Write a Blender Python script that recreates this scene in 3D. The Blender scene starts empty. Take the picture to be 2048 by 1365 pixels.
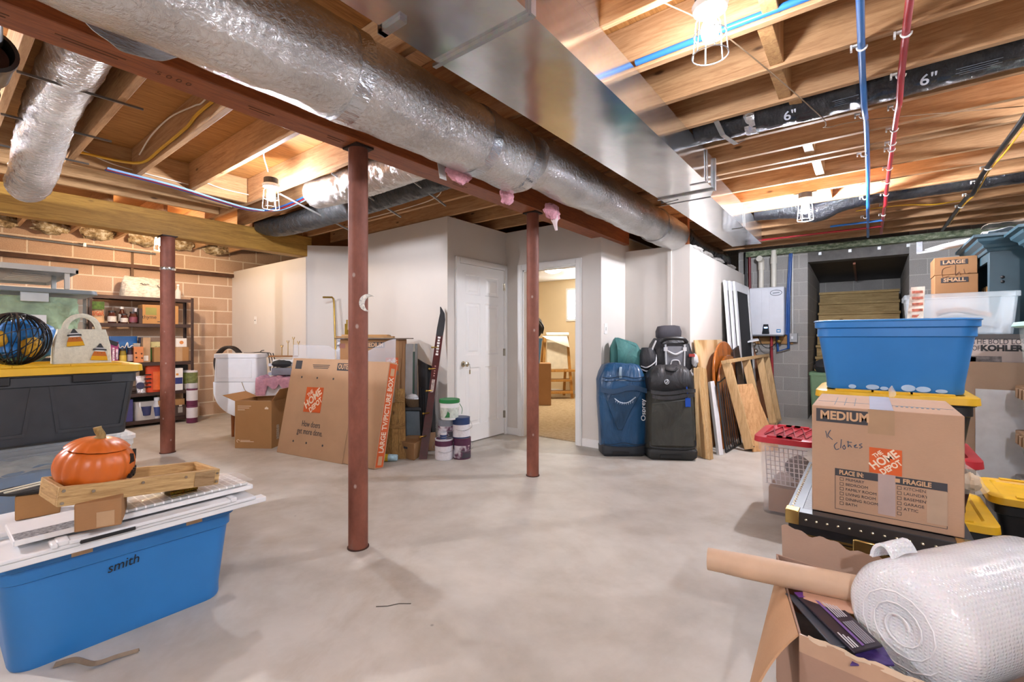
import bpy, bmesh, math, random
from mathutils import Vector, Matrix, Euler, noise as mnoise
random.seed(7)
SC = bpy.context.scene
COL = SC.collection
PI = math.pi
R = math.radians
# ------------------------------------------------------------ camera model
F_PX, CX, HY, CAM_H = 920.0, 1024.0, 676.0, 1.2
TH = math.atan2(1736 - CX, F_PX)
FW = Vector((-math.sin(TH), math.cos(TH), 0)); RT = Vector((math.cos(TH), math.sin(TH), 0))
def ray(px, py): return FW + RT * ((px - CX) / F_PX) + Vector((0, 0, (HY - py) / F_PX))
def Dp(px, py, d): return Vector((0, 0, CAM_H)) + ray(px, py) * d
def Zp(px, py, z=0.0):
    r = ray(px, py); return Dp(px, py, (z - CAM_H) / r.z)
def Xp(px, py, x):
    r = ray(px, py); return Dp(px, py, x / r.x)
def Yp(px, py, y):
    r = ray(px, py); return Dp(px, py, y / r.y)
# ------------------------------------------------------------ materials
MATS = {}
def hexc(h):
    h = h.lstrip("#"); h = h if len(h) == 6 else "".join(q * 2 for q in h); c = [int(h[i:i + 2], 16) / 255 for i in (0, 2, 4)]
    return tuple(((x / 12.92) if x <= .04045 else ((x + .055) / 1.055) ** 2.4) for x in c) + (1,)
class NT:
    def __init__(s, name):
        s.m = bpy.data.materials.new(name); s.m.use_nodes = True
        s.t = s.m.node_tree; s.b = s.t.nodes['Principled BSDF']; s.c = s.t.nodes.new('ShaderNodeTexCoord')
    def n(s, typ, **kw):
        x = s.t.nodes.new(typ)
        for k, v in kw.items():
            if k in x.inputs: x.inputs[k].default_value = v
            else: setattr(x, k, v)
        return x
    def l(s, a, b): s.t.links.new(a, b)
    def mapping(s, scale=(1, 1, 1), rot=(0, 0, 0), src='Object'):
        mp = s.n('ShaderNodeMapping'); mp.inputs['Scale'].default_value = scale; mp.inputs['Rotation'].default_value = rot
        s.l(s.c.outputs[src], mp.inputs['Vector']); return mp.outputs['Vector']
    def noise(s, vec, scale=5, detail=3, rough=.55, dist=0):
        x = s.n('ShaderNodeTexNoise'); x.inputs['Scale'].default_value = scale; x.inputs['Detail'].default_value = detail
        x.inputs['Roughness'].default_value = rough; x.inputs['Distortion'].default_value = dist
        s.l(vec, x.inputs['Vector']); return x.outputs['Fac']
    def ramp(s, fac, stops, interp='LINEAR'):
        r = s.n('ShaderNodeValToRGB'); e = r.color_ramp.elements; r.color_ramp.interpolation = interp
        while len(e) < len(stops): e.new(.5)
        for q, (p, c) in zip(e, stops): q.position = p; q.color = c
        s.l(fac, r.inputs['Fac']); return r.outputs['Color']
    def mix(s, fac, a, b, typ='MIX'):
        x = s.n('ShaderNodeMix', data_type='RGBA', blend_type=typ)
        for i, v in ((0, fac), (6, a), (7, b)):
            if hasattr(v, 'is_linked') or hasattr(v, 'links'): s.l(v, x.inputs[i])
            else: x.inputs[i].default_value = v
        return x.outputs[2]
    def bump(s, h, strength=.2, dist=.01):
        b = s.n('ShaderNodeBump'); b.inputs['Strength'].default_value = strength; b.inputs['Distance'].default_value = dist
        s.l(h, b.inputs['Height']); s.l(b.outputs['Normal'], s.b.inputs['Normal']); return b
    def col(s, v):
        if isinstance(v, tuple): s.b.inputs['Base Color'].default_value = v
        else: s.l(v, s.b.inputs['Base Color'])
    def set(s, **kw):
        for k, v in kw.items(): s.b.inputs[k.replace('_', ' ')].default_value = v
def mk(name, fn):
    if name not in MATS: MATS[name] = fn(name).m
    return MATS[name]
def plain(hx, rough=.5, metal=0, var=.06, scale=9, bump=0, bscale=60, coat=0, trans=0, alpha=1, sheen=0, spec=.5):
    key = 'paint_%s_%s_%s_%s_%s_%s_%s' % (hx, rough, metal, var, bump, trans, alpha)
    def f(nm):
        t = NT(nm); c = hexc(hx)
        if var > 0:
            v = t.mapping((1, 1, 1)); n = t.noise(v, scale, 4)
            d = tuple(max(0, x * (1 - var * 2)) for x in c[:3]) + (1,); u = tuple(min(1, x * (1 + var)) for x in c[:3]) + (1,)
            t.col(t.ramp(n, [(.3, d), (.7, u)]))
        else: t.col(c)
        t.set(Roughness=rough, Metallic=metal)
        t.b.inputs['Specular IOR Level'].default_value = spec
        if coat: t.b.inputs['Coat Weight'].default_value = coat
        if sheen: t.b.inputs['Sheen Weight'].default_value = sheen
        if trans: t.b.inputs['Transmission Weight'].default_value = trans; t.b.inputs['IOR'].default_value = 1.15
        if alpha < 1: t.b.inputs['Alpha'].default_value = alpha
        if bump: t.bump(t.noise(t.mapping(), bscale, 4), bump, .01)
        return t
    return mk(key, f)
def wood(light, dark, axis=0, scale=1.0, rough=.6, contrast=1.0, key='wood', knots=True):
    nm = '%s_%s_%s_%d_%s' % (key, light, dark, axis, scale)
    def f(n_):
        t = NT(n_); s = [14 * scale] * 3; s[axis] = 1.1 * scale
        info = t.n('ShaderNodeObjectInfo'); add = t.n('ShaderNodeVectorMath', operation='ADD'); sc = t.n('ShaderNodeVectorMath', operation='SCALE')
        cx = t.n('ShaderNodeCombineXYZ'); t.l(info.outputs['Random'], cx.inputs[0]); t.l(info.outputs['Random'], cx.inputs[1]); t.l(info.outputs['Random'], cx.inputs[2])
        t.l(cx.outputs[0], sc.inputs[0]); sc.inputs['Scale'].default_value = 37.0
        t.l(t.c.outputs['Object'], add.inputs[0]); t.l(sc.outputs[0], add.inputs[1])
        mp = t.n('ShaderNodeMapping'); mp.inputs['Scale'].default_value = s; t.l(add.outputs[0], mp.inputs['Vector'])
        a = t.noise(mp.outputs['Vector'], 3.2, 5, .6, 1.2)
        mp2 = t.n('ShaderNodeMapping'); mp2.inputs['Scale'].default_value = [x * 4 for x in s]; t.l(add.outputs[0], mp2.inputs['Vector'])
        b = t.noise(mp2.outputs['Vector'], 6, 3, .6)
        l, d = hexc(light), hexc(dark)
        c1 = t.ramp(a, [(.32, d), (.62, l)])
        c2 = t.mix(.25 * contrast, c1, t.ramp(b, [(.35, d), (.6, l)]), 'MIX')
        # board to board variation
        hs = t.n('ShaderNodeHueSaturation'); mr = t.n('ShaderNodeMapRange'); mr.inputs['To Min'].default_value = .86; mr.inputs['To Max'].default_value = 1.1
        t.l(info.outputs['Random'], mr.inputs['Value']); t.l(mr.outputs[0], hs.inputs['Value']); t.l(c2, hs.inputs['Color'])
        cc = hs.outputs['Color']
        if knots:
            vo = t.n('ShaderNodeTexVoronoi'); vo.inputs['Scale'].default_value = 1.0
            mp3 = t.n('ShaderNodeMapping'); q = [7.0] * 3; q[axis] = 2.6; mp3.inputs['Scale'].default_value = q; t.l(add.outputs[0], mp3.inputs['Vector']); t.l(mp3.outputs['Vector'], vo.inputs['Vector'])
            kd = tuple(x * .35 for x in d[:3]) + (1,)
            k = t.ramp(vo.outputs['Distance'], [(.045, (1, 1, 1, 1)), (.1, (0, 0, 0, 1))])
            cc = t.mix(k, cc, kd)
        t.col(cc); t.set(Roughness=rough); t.bump(b, .12, .004); return t
    return mk(nm, f)
def foil(tint='#d8d6d2', rough=.28, scale=22, strength=.9, stretch=(1, 1, 1), scrim=0, key='foil'):
    def f(nm):
        t = NT(nm); v = t.mapping(stretch); a = t.noise(v, scale, 5, .65, .6); b = t.noise(t.mapping(), 3, 2)
        c = hexc(tint); d = tuple(x * .72 for x in c[:3]) + (1,)
        t.col(t.ramp(b, [(.35, d), (.65, c)])); t.set(Metallic=.92, Roughness=rough)
        h = a
        if scrim:
            w = t.n('ShaderNodeTexBrick'); w.inputs['Scale'].default_value = scrim; t.l(t.mapping((1, 1, 1), (0, 0, 0), 'UV'), w.inputs['Vector'])
            m = t.n('ShaderNodeMath', operation='MULTIPLY_ADD'); m.inputs[1].default_value = .12; t.l(w.outputs['Fac'], m.inputs[0]); t.l(a, m.inputs[2]); h = m.outputs[0]
        t.bump(h, strength, .02); return t
    return mk('%s_%s_%s_%s' % (key, tint, rough, scale), f)
def galv(nm='galvanised_sheet', rough=.15, tint='#dedfdf'):
    def f(n_):
        t = NT(n_); v = t.n('ShaderNodeTexVoronoi'); v.inputs['Scale'].default_value = 60; t.l(t.mapping(), v.inputs['Vector'])
        a = t.noise(t.mapping((1, .4, 1)), 5, 4); c = hexc(tint); d = tuple(x * .8 for x in c[:3]) + (1,)
        t.col(t.mix(.10, t.ramp(a, [(.3, d), (.7, c)]), v.outputs['Color'], 'SOFT_LIGHT'))
        t.set(Metallic=.95, Roughness=rough); t.bump(t.noise(t.mapping((1, 1, 1)), 2.2, 2), .12, .05); return t
    return mk(nm, f)
def card(hx='#b98f66', nm=None):
    def f(n_):
        t = NT(n_); c = hexc(hx); d = tuple(x * .86 for x in c[:3]) + (1,)
        a = t.noise(t.mapping(), 4, 4); b = t.noise(t.mapping((1, 1, 9)), 90, 2)
        t.col(t.mix(.25, t.ramp(a, [(.3, d), (.7, c)]), t.ramp(b, [(.4, d), (.6, c)])))
        t.set(Roughness=.8); t.b.inputs['Specular IOR Level'].default_value = .25; t.bump(b, .05, .002); return t
    return mk('cardboard_' + hx, f)
def clearp(tint='#eef4f6', rough=.12, mixv=.35, nm='clear_plastic'):
    """translucent moulded plastic: transparent mixed with a milky glossy surface"""
    def f(n_):
        t = NT(n_); t.b.inputs['Base Color'].default_value = hexc(tint); t.set(Roughness=rough)
        tr = t.n('ShaderNodeBsdfTransparent'); mx = t.n('ShaderNodeMixShader'); mx.inputs[0].default_value = mixv
        out = [n for n in t.t.nodes if n.type == 'OUTPUT_MATERIAL'][0]
        t.l(tr.outputs[0], mx.inputs[1]); t.l(t.b.outputs[0], mx.inputs[2]); t.l(mx.outputs[0], out.inputs['Surface']); return t
    return mk('%s_%s_%s_%s' % (nm, tint, rough, mixv), f)
def emit(nm, hx, s):
    def f(n_):
        t = NT(n_); t.b.inputs['Base Color'].default_value = hexc(hx); t.b.inputs['Emission Color'].default_value = hexc(hx); t.b.inputs['Emission Strength'].default_value = s; return t
    return mk(nm, f)
# ------------------------------------------------------------ mesh builder
class MB:
    def __init__(s): s.v = []; s.f = []; s.mi = []; s.sm = []
    def add(s, vs, fs, m=0, M=None, smooth=False):
        o = len(s.v)
        for p in vs:
            p = Vector(p); s.v.append(M @ p if M is not None else p)
        for f in fs: s.f.append(tuple(i + o for i in f)); s.mi.append(m); s.sm.append(smooth)
        return s
    def bx(s, x0, x1, y0, y1, z0, z1, m=0, M=None):
        vs = [(x, y, z) for z in (z0, z1) for y in (y0, y1) for x in (x0, x1)]
        return s.add(vs, [(0, 2, 3, 1), (4, 5, 7, 6), (0, 1, 5, 4), (2, 6, 7, 3), (0, 4, 6, 2), (1, 3, 7, 5)], m, M)
    def box(s, c, d, m=0, rot=None):
        M = Matrix.Translation(c)
        if rot is not None: M = M @ (Euler(rot).to_matrix().to_4x4() if not isinstance(rot, Matrix) else rot)
        return s.bx(-d[0] / 2, d[0] / 2, -d[1] / 2, d[1] / 2, -d[2] / 2, d[2] / 2, m, M)
    def bar(s, p0, p1, w, h, m=0, up=(0, 0, 1)):
        p0, p1 = Vector(p0), Vector(p1); d = p1 - p0; L = d.length; z = d.normalized()
        up = Vector(up)
        if abs(z.dot(up)) > .99: up = Vector((0, 1, 0))
        x = up.cross(z).normalized(); y = z.cross(x)
        M = Matrix.Translation(p0) @ Matrix((x, y, z)).transposed().to_4x4()
        return s.bx(-w / 2, w / 2, -h / 2, h / 2, 0, L, m, M)
    def loft(s, rings, m=0, c0=True, c1=True, smooth=True, closed=False):
        n = len(rings[0]); vs = [p for r in rings for p in r]; fs = []
        K = len(rings)
        for i in range(K if closed else K - 1):
            a, b = i * n, ((i + 1) % K) * n
            for j in range(n): k = (j + 1) % n; fs.append((a + j, a + k, b + k, b + j))
        s.add(vs, fs, m, None, smooth)
        if not closed:
            if c0: s.add(rings[0], [tuple(reversed(range(n)))], m)
            if c1: s.add(rings[-1], [tuple(range(n))], m)
        return s
    def cyl(s, p0, p1, r0, r1=None, n=16, m=0, caps=True):
        return s.tube([p0, p1], [r0, r0 if r1 is None else r1], n, m, caps)
    def tube(s, pts, r, n=8, m=0, caps=True, closed=False, squash=None):
        pts = [Vector(p) for p in pts]; K = len(pts)
        rs = r if isinstance(r, (list, tuple)) else [r] * K
        rings = []; px = None
        for i in range(K):
            if closed: t = pts[(i + 1) % K] - pts[i - 1]
            else: t = pts[min(i + 1, K - 1)] - pts[max(i - 1, 0)]
            t = t.normalized() if t.length > 1e-9 else Vector((0, 0, 1))
            if px is None:
                a = Vector((0, 0, 1)) if abs(t.z) < .9 else Vector((1, 0, 0)); px = a.cross(t).normalized()
            px = (px - t * px.dot(t)).normalized(); py = t.cross(px)
            ring = []
            for j in range(n):
                a = 2 * PI * j / n; u, w = math.cos(a), math.sin(a)
                if squash: u *= squash[0]; w *= squash[1]
                ring.append(pts[i] + (px * u + py * w) * rs[i])
            rings.append(ring)
        return s.loft(rings, m, caps, caps, True, closed)
    def lathe(s, prof, n=24, m=0, M=None, caps=True):
        rings = []
        for r, z in prof:
            ring = [Vector((r * math.cos(2 * PI * j / n), r * math.sin(2 * PI * j / n), z)) for j in range(n)]
            rings.append([M @ p for p in ring] if M is not None else ring)
        return s.loft(rings, m, caps, caps)
    def prism(s, poly, z0, z1, m=0, M=None):
        n = len(poly); vs = [(x, y, z0) for x, y in poly] + [(x, y, z1) for x, y in poly]
        fs = [tuple(reversed(range(n))), tuple(range(n, 2 * n))] + [(i, (i + 1) % n, n + (i + 1) % n, n + i) for i in range(n)]
        return s.add(vs, fs, m, M)
    def quad(s, a, b, c, d, m=0): return s.add([a, b, c, d], [(0, 1, 2, 3)], m)
    def sheet(s, fn, nu, nv, m=0, th=0.0, smooth=True):
        """parametric sheet fn(u,v)->point; th gives it thickness along its normals"""
        P = [[Vector(fn(i / nu, j / nv)) for j in range(nv + 1)] for i in range(nu + 1)]
        vs = [p for r in P for p in r]; w = nv + 1; fs = [(i * w + j, (i + 1) * w + j, (i + 1) * w + j + 1, i * w + j + 1) for i in range(nu) for j in range(nv)]
        if th:
            N = []
            for i in range(nu + 1):
                for j in range(nv + 1):
                    a = P[min(i + 1, nu)][j] - P[max(i - 1, 0)][j]; b = P[i][min(j + 1, nv)] - P[i][max(j - 1, 0)]
                    q = a.cross(b); N.append(q.normalized() if q.length > 1e-12 else Vector((0, 0, 1)))
            k = len(vs); vs2 = [v - n * th for v, n in zip(vs, N)]
            fs2 = [tuple(reversed([x + k for x in f])) for f in fs]
            B = [(i * w) for i in range(nu + 1)]; T = [(i * w + nv) for i in range(nu + 1)]
            L = list(range(w)); Rr = [nu * w + j for j in range(w)]; side = []
            for e, fl in ((B, 0), (T, 1), (L, 1), (Rr, 0)):
                for a, b in zip(e, e[1:]):
                    q = (a, a + k, b + k, b); side.append(q if not fl else tuple(reversed(q)))
            return s.add(vs + vs2, fs + fs2 + side, m, None, smooth)
        return s.add(vs, fs, m, None, smooth)
    def rrect(s, hx, hy, r, n=4):
        pts = []
        for cx, cy, a0 in ((hx - r, hy - r, 0), (-hx + r, hy - r, 90), (-hx + r, -hy + r, 180), (hx - r, -hy + r, 270)):
            for i in range(n + 1):
                a = R(a0 + 90 * i / n); pts.append((cx + r * math.cos(a), cy + r * math.sin(a)))
        return pts
    def rtub(s, levels, m=0, r=.04, n=4, cap0=True, cap1=True, M=None, c=(0, 0)):
        """loft of rounded rectangles; levels = (hx, hy, z[, r])"""
        rings = []
        for L in levels:
            rr = L[3] if len(L) > 3 else r
            ring = [Vector((x + c[0], y + c[1], L[2])) for x, y in s.rrect(L[0], L[1], rr, n)]
            rings.append([M @ p for p in ring] if M is not None else ring)
        return s.loft(rings, m, cap0, cap1)
    def build(s, name, mats, parent=None, bevel=0, loc=None, rot=None, sharp=35, subsurf=0, smooth=None, bseg=2):
        if not isinstance(mats, (list, tuple)): mats = [mats]
        me = bpy.data.meshes.new(name); me.from_pydata([tuple(v) for v in s.v], [], s.f)
        for q in mats: me.materials.append(q)
        me.polygons.foreach_set('material_index', s.mi)
        sm = s.sm if smooth is None else [smooth] * len(s.f)
        if bevel and smooth is None: sm = [False] * len(s.f)
        me.polygons.foreach_set('use_smooth', sm); me.update()
        try: me.set_sharp_from_angle(angle=R(sharp))
        except Exception: pass
        o = bpy.data.objects.new(name, me); COL.objects.link(o)
        if parent is not None: o.parent = parent
        if loc is not None: o.location = loc
        if rot is not None: o.rotation_euler = rot
        if bevel:
            b = o.modifiers.new('bevel', 'BEVEL'); b.width = bevel; b.segments = bseg; b.limit_method = 'ANGLE'; b.angle_limit = R(40)
        if subsurf:
            b = o.modifiers.new('sub', 'SUBSURF'); b.levels = subsurf; b.render_levels = subsurf
        return o
def tag(o, label, cat, group=None, kind=None):
    o['label'] = label; o['category'] = cat
    if group: o['group'] = group
    if kind: o['kind'] = kind
    return o
def thing(name, label, cat, loc=(0, 0, 0), rz=0, group=None, rot=None):
    o = bpy.data.objects.new(name, None); COL.objects.link(o); o.location = loc
    o.rotation_euler = rot if rot is not None else (0, 0, rz); o.empty_display_size = .05
    return tag(o, label, cat, group)
def struct(o): o['kind'] = 'structure'; return o
def dup(root, loc, rz=None, label=None, rot=None):
    r = root.copy(); COL.objects.link(r); r.location = loc
    if rz is not None: r.rotation_euler = (0, 0, rz)
    if rot is not None: r.rotation_euler = rot
    if label: r['label'] = label
    for ch in list(root.children):
        c = ch.copy(); COL.objects.link(c); c.parent = r
        for g in ch.children:
            d = g.copy(); COL.objects.link(d); d.parent = c
    return r
FONT_W = {}
def text(parent, body, pos, right, up, size, mat, name='lettering', width=None, align='CENTER', shear=0, bold=0, extrude=.0004):
    cu = bpy.data.curves.new(name, 'FONT'); cu.body = body; cu.size = size; cu.align_x = align; cu.align_y = 'CENTER'; cu.shear = shear
    cu.extrude = extrude; cu.offset = bold; cu.resolution_u = 3; cu.materials.append(mat)
    o = bpy.data.objects.new(name, cu); COL.objects.link(o); bpy.context.view_layer.update()
    me = bpy.data.meshes.new_from_object(o.evaluated_get(bpy.context.evaluated_depsgraph_get())); me.name = name
    bpy.data.objects.remove(o); bpy.data.curves.remove(cu); o = bpy.data.objects.new(name, me); COL.objects.link(o)
    if not me.materials: me.materials.append(mat)
    x = Vector(right).normalized(); y = Vector(up); y = (y - x * y.dot(x)).normalized(); z = x.cross(y)
    sx = 1.0
    if width:
        n = max(1, max(len(q) for q in body.split('\n'))); 
        xs = [v.co.x for v in me.vertices]; dx = max(xs) - min(xs) if xs else 0
        if dx > 1e-6: sx = width / dx
    M = Matrix((x * sx, y, z)).transposed().to_4x4(); M.translation = Vector(pos)
    if parent is not None: o.parent = parent
    o.matrix_local = M
    return o
def plate(parent, name, pos, right, up, w, h, mat, th=.001):
    x = Vector(right).normalized(); y = Vector(up); y = (y - x * y.dot(x)).normalized(); z = x.cross(y)
    M = Matrix((x, y, z)).transposed().to_4x4(); M.translation = Vector(pos)
    b = MB(); b.bx(-w / 2, w / 2, -h / 2, h / 2, 0, th, 0, M); return b.build(name, mat, parent)
def wob(p, a=.01, f=6.0, seed=0):
    p = Vector(p); q = p * f + Vector((seed * 13.1, seed * 7.7, seed * 3.3)); return p + mnoise.noise_vector(q) * a
def bez(p0, p1, p2, p3, n=12):
    p0, p1, p2, p3 = map(Vector, (p0, p1, p2, p3)); out = []
    for i in range(n + 1):
        t = i / n; u = 1 - t; out.append(p0 * u ** 3 + p1 * 3 * u * u * t + p2 * 3 * u * t * t + p3 * t ** 3)
    return out
def cr(pts, k=6):
    """smooth path through points"""
    P = [Vector(p) for p in pts]; P = [P[0] * 2 - P[1]] + P + [P[-1] * 2 - P[-2]]; out = []
    for i in range(1, len(P) - 2):
        for j in range(k):
            t = j / k; a, b, c, d = P[i - 1:i + 3]
            out.append(.5 * ((2 * b) + (c - a) * t + (2 * a - 5 * b + 4 * c - d) * t * t + (3 * b - a - 3 * c + d) * t ** 3))
    out.append(P[-2]); return out
# ============================================================ setting
def block_mat(nm, c1, c2, mortar, swap, rough=.9, msize=.006, stain=None):
    def f(n_):
        t = NT(n_); sep = t.n('ShaderNodeSeparateXYZ'); t.l(t.c.outputs['Object'], sep.inputs[0]); cmb = t.n('ShaderNodeCombineXYZ')
        t.l(sep.outputs[1 if swap else 0], cmb.inputs[0]); t.l(sep.outputs[2], cmb.inputs[1])
        b = t.n('ShaderNodeTexBrick'); b.inputs['Scale'].default_value = 1; b.inputs['Brick Width'].default_value = .405; b.inputs['Row Height'].default_value = .2025
        b.inputs['Mortar Size'].default_value = msize; b.inputs['Mortar Smooth'].default_value = .3; b.inputs['Color1'].default_value = hexc(c1); b.inputs['Color2'].default_value = hexc(c2); b.inputs['Mortar'].default_value = hexc(mortar)
        b.inputs['Bias'].default_value = 0
        t.l(cmb.outputs[0], b.inputs['Vector'])
        a = t.noise(t.mapping(), 2.3, 5, .6); g = t.noise(t.mapping(), 130, 3)
        c = t.mix(.35, b.outputs['Color'], t.ramp(a, [(.3, (.35, .35, .35, 1)), (.7, (.75, .75, .75, 1))]), 'SOFT_LIGHT')
        c = t.mix(.22, c, t.ramp(g, [(.35, (.2, .2, .2, 1)), (.65, (.8, .8, .8, 1))]), 'OVERLAY')
        t.col(c); t.set(Roughness=rough); t.b.inputs['Specular IOR Level'].default_value = .2
        inv = t.n('ShaderNodeMath', operation='MULTIPLY_ADD'); inv.inputs[1].default_value = -1; inv.inputs[2].default_value = 1; t.l(b.outputs['Fac'], inv.inputs[0])
        ad = t.n('ShaderNodeMath', operation='MULTIPLY_ADD'); ad.inputs[1].default_value = .25; t.l(g, ad.inputs[0]); t.l(inv.outputs[0], ad.inputs[2])
        t.bump(ad.outputs[0], .5, .006); return t
    return mk(nm, f)
def floor_mat(n_):
    t = NT(n_); a = t.noise(t.mapping(), 1.1, 6, .62, .8); b = t.noise(t.mapping(), 4.5, 5, .6); g = t.noise(t.mapping(), 160, 2)
    c = t.ramp(a, [(.28, hexc('#a39d93')), (.5, hexc('#bab5ab')), (.72, hexc('#c9c4bb'))])
    c = t.mix(.3, c, t.ramp(b, [(.35, hexc('#aaa296')), (.6, hexc('#cdc9c1'))]))
    st = t.noise(t.mapping((1, 1, 1)), .62, 7, .7, .4)
    c = t.mix(t.ramp(st, [(.55, (0, 0, 0, 1)), (.72, (.7, .7, .7, 1))]), c, hexc('#9c8c76'))
    sp = t.n('ShaderNodeTexVoronoi'); sp.inputs['Scale'].default_value = 3.1; t.l(t.mapping((1, 1, 1), (0, 0, .7)), sp.inputs['Vector'])
    c = t.mix(t.ramp(sp.outputs['Distance'], [(.012, (.6, .6, .6, 1)), (.03, (0, 0, 0, 1))]), c, hexc('#77706a'))
    t.col(c); t.set(Roughness=.55); t.b.inputs['Specular IOR Level'].default_value = .35; t.bump(g, .12, .002); return t
M_FLOOR = mk('painted_concrete', floor_mat)
M_BRICK = block_mat('tan_blocks', '#b99a80', '#c3a388', '#e0cfb8', True, .9, .010)
M_GREY = block_mat('grey_blocks', '#94928e', '#a19f9b', '#b4b2ad', False, stain=1)
M_GREYS = block_mat('grey_blocks_side', '#92908c', '#9c9a96', '#adaba6', True)
M_WALL = plain('#d5cfc7', .75, var=.02, scale=1.5, bump=.03, bscale=200)
M_WHITE = plain('#e9e8e5', .45, var=.015, scale=3)
M_BEIGE = plain('#e6d3b1', .8, var=.02, scale=2)
def carpet_mat(n_):
    t = NT(n_); a = t.noise(t.mapping(), 180, 3, .7); b = t.noise(t.mapping(), 22, 4)
    t.col(t.mix(.4, t.ramp(a, [(.3, hexc('#8f7657')), (.6, hexc('#cdb795'))]), t.ramp(b, [(.4, hexc('#a88f6c')), (.6, hexc('#cfba98'))])))
    t.set(Roughness=1); t.bump(a, .6, .01); return t
M_CARPET = mk('carpet_pile', carpet_mat)
def ply_mat(n_):
    t = NT(n_); a = t.noise(t.mapping((18, 1.3, 1)), 3, 5, .6, 1.5); t.col(t.ramp(a, [(.3, hexc('#94602c')), (.65, hexc('#c08a4c'))])); t.set(Roughness=.7); return t
M_PLY = mk('subfloor_plywood', ply_mat)
XW, XE, YN, YS = -8.1, 1.85, 8.0, -2.6
ZJ, ZS = 2.53, 2.77
def sbox(name, x0, x1, y0, y1, z0, z1, mat):
    return struct(MB().bx(x0, x1, y0, y1, z0, z1).build(name, mat))
sbox('floor', XW - .2, XE + .2, YS - .2, 10.2, -.15, 0, M_FLOOR)
sbox('ceiling', XW - .2, XE + .2, YS - .2, 8.95, ZS, ZS + .05, M_PLY)
b = MB(); b.bx(XW - .25, XW, YS, 8.9, 0, 2.2); struct(b.build('wall_west', M_BRICK))
b = MB(); b.bx(XW - .25, XW + .06, YS, 8.9, 2.2, ZS); struct(b.build('wall_west_upper', M_BRICK))
b = MB(); b.bx(XW, XW + .075, YS, 3.1, 2.165, 2.2); b.bx(XW + .06, XW + .075, YS, 3.1, 2.2, 2.215)
tag(b.build('steel_angle', plain('#5d4031', .7, .2, .2)), 'rusty steel ledger running along the tan block wall under its top courses', 'steel ledger')
sbox('wall_south', XW - .2, XE + .2, YS - .15, YS, 0, ZS, M_GREY)
sbox('wall_east', XE, XE + .2, YS, YN, 0, ZS, M_GREYS)
# north wall with the stair opening
SX0, SX1, SZ = -.70, .43, 2.31
b = MB(); b.bx(-1.63, SX0, YN, YN + .22, 0, ZS); b.bx(SX1, XE, YN, YN + .22, 0, ZS)
struct(b.build('wall_north', M_GREY))
sbox('trim_1', SX0, SX1, YN, YN + .22, SZ, ZS, plain('#6e6c69', .85, var=.12, bump=.2))
b = MB(); b.bx(SX0 - .2, SX0, YN + .22, 10.1, 0, 2.4); b.bx(SX1, SX1 + .2, YN + .22, 10.1, 0, 2.4)
struct(b.build('wall_stairwell_sides', M_GREYS))
sbox('wall_stairwell_back', SX0 - .2, SX1 + .2, 10.1, 10.25, 0, 2.9, M_GREY)
b = MB(); b.add([(SX0 + .001, YN + .222, 2.32), (SX1 - .001, YN + .222, 2.32), (SX1 - .001, 10.09, 2.20), (SX0 + .001, 10.09, 2.20), (SX0 + .001, YN + .222, 2.36), (SX1 - .001, YN + .222, 2.36), (SX1 - .001, 10.09, 2.24), (SX0 + .001, 10.09, 2.24)], [(0, 3, 2, 1), (4, 5, 6, 7), (0, 1, 5, 4), (1, 2, 6, 5), (2, 3, 7, 6), (3, 0, 4, 7)])
hatch = tag(b.build('bulkhead_hatch', plain('#2a2020', .55, .3, .3, bump=.3)), 'dark steel bulkhead hatch closing the stairwell overhead', 'hatch')
hr = MB(); hr.bar((-.16, YN + .4, 2.3), (-.16, 9.9, 2.2), .03, .05); hr.build('rib', plain('#7a4a35', .5, .4, .2), hatch)
# white drywall partitions (tops stop short of the joists)
def part_wall(name, x0, x1, y0, y1, z, z0=0): return sbox(name, x0, x1, y0, y1, z0, z, M_WALL)
part_wall('wall_partition_storage', XW, -5.80, 3.1, 3.2, 2.26)
part_wall('wall_partition_center', -5.42, -3.59, 3.5, 3.6, 2.515)
b = MB(); b.add([(-5.82, 3.1, 0), (-5.42, 3.5, 0), (-5.42, 3.6, 0), (-5.9, 3.2, 0), (-5.82, 3.1, 2.41), (-5.42, 3.5, 2.41), (-5.42, 3.6, 2.41), (-5.9, 3.2, 2.41)], [(0, 3, 2, 1), (4, 5, 6, 7), (0, 1, 5, 4), (1, 2, 6, 5), (2, 3, 7, 6), (3, 0, 4, 7)]); struct(b.build('wall_partition_diagonal', M_WALL))
DX = -3.59
# door wall x = DX with a door opening from y 3.70 to 4.52 (hinge side hard by the corner)
DY0, DY1, DZ = 3.675, 4.475, 2.035
b = MB(); b.bx(DX - .1, DX, 3.6, DY0, 0, 2.515); b.bx(DX - .1, DX, DY0, DY1, DZ, 2.515); b.bx(DX - .1, DX, DY1, 4.62, 0, 2.515); struct(b.build('wall_partition_closet', M_WALL))
OY, OX0, OX1, OZ = 4.52, -3.33, -2.585, 2.02
b = MB(); b.bx(DX, OX0, OY, OY + .1, 0, 2.515); b.bx(OX0, OX1, OY, OY + .1, OZ, 2.515); b.bx(OX1, -2.28, OY, OY + .1, 0, 2.515)
struct(b.build('wall_partition_doorway', M_WALL))
part_wall('wall_partition_jog', -2.38, -2.28, OY + .1, 5.24, 2.30)
part_wall('wall_partition_luggage', -2.28, -1.53, 5.14, 5.24, 2.22)
part_wall('wall_partition_utility', -1.63, -1.53, 5.24, 7.99, 2.19)
sbox('trim_2', -1.53 - .24, -1.53 - .2, 5.125, 5.14, 0, 2.2, M_WALL)
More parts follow.
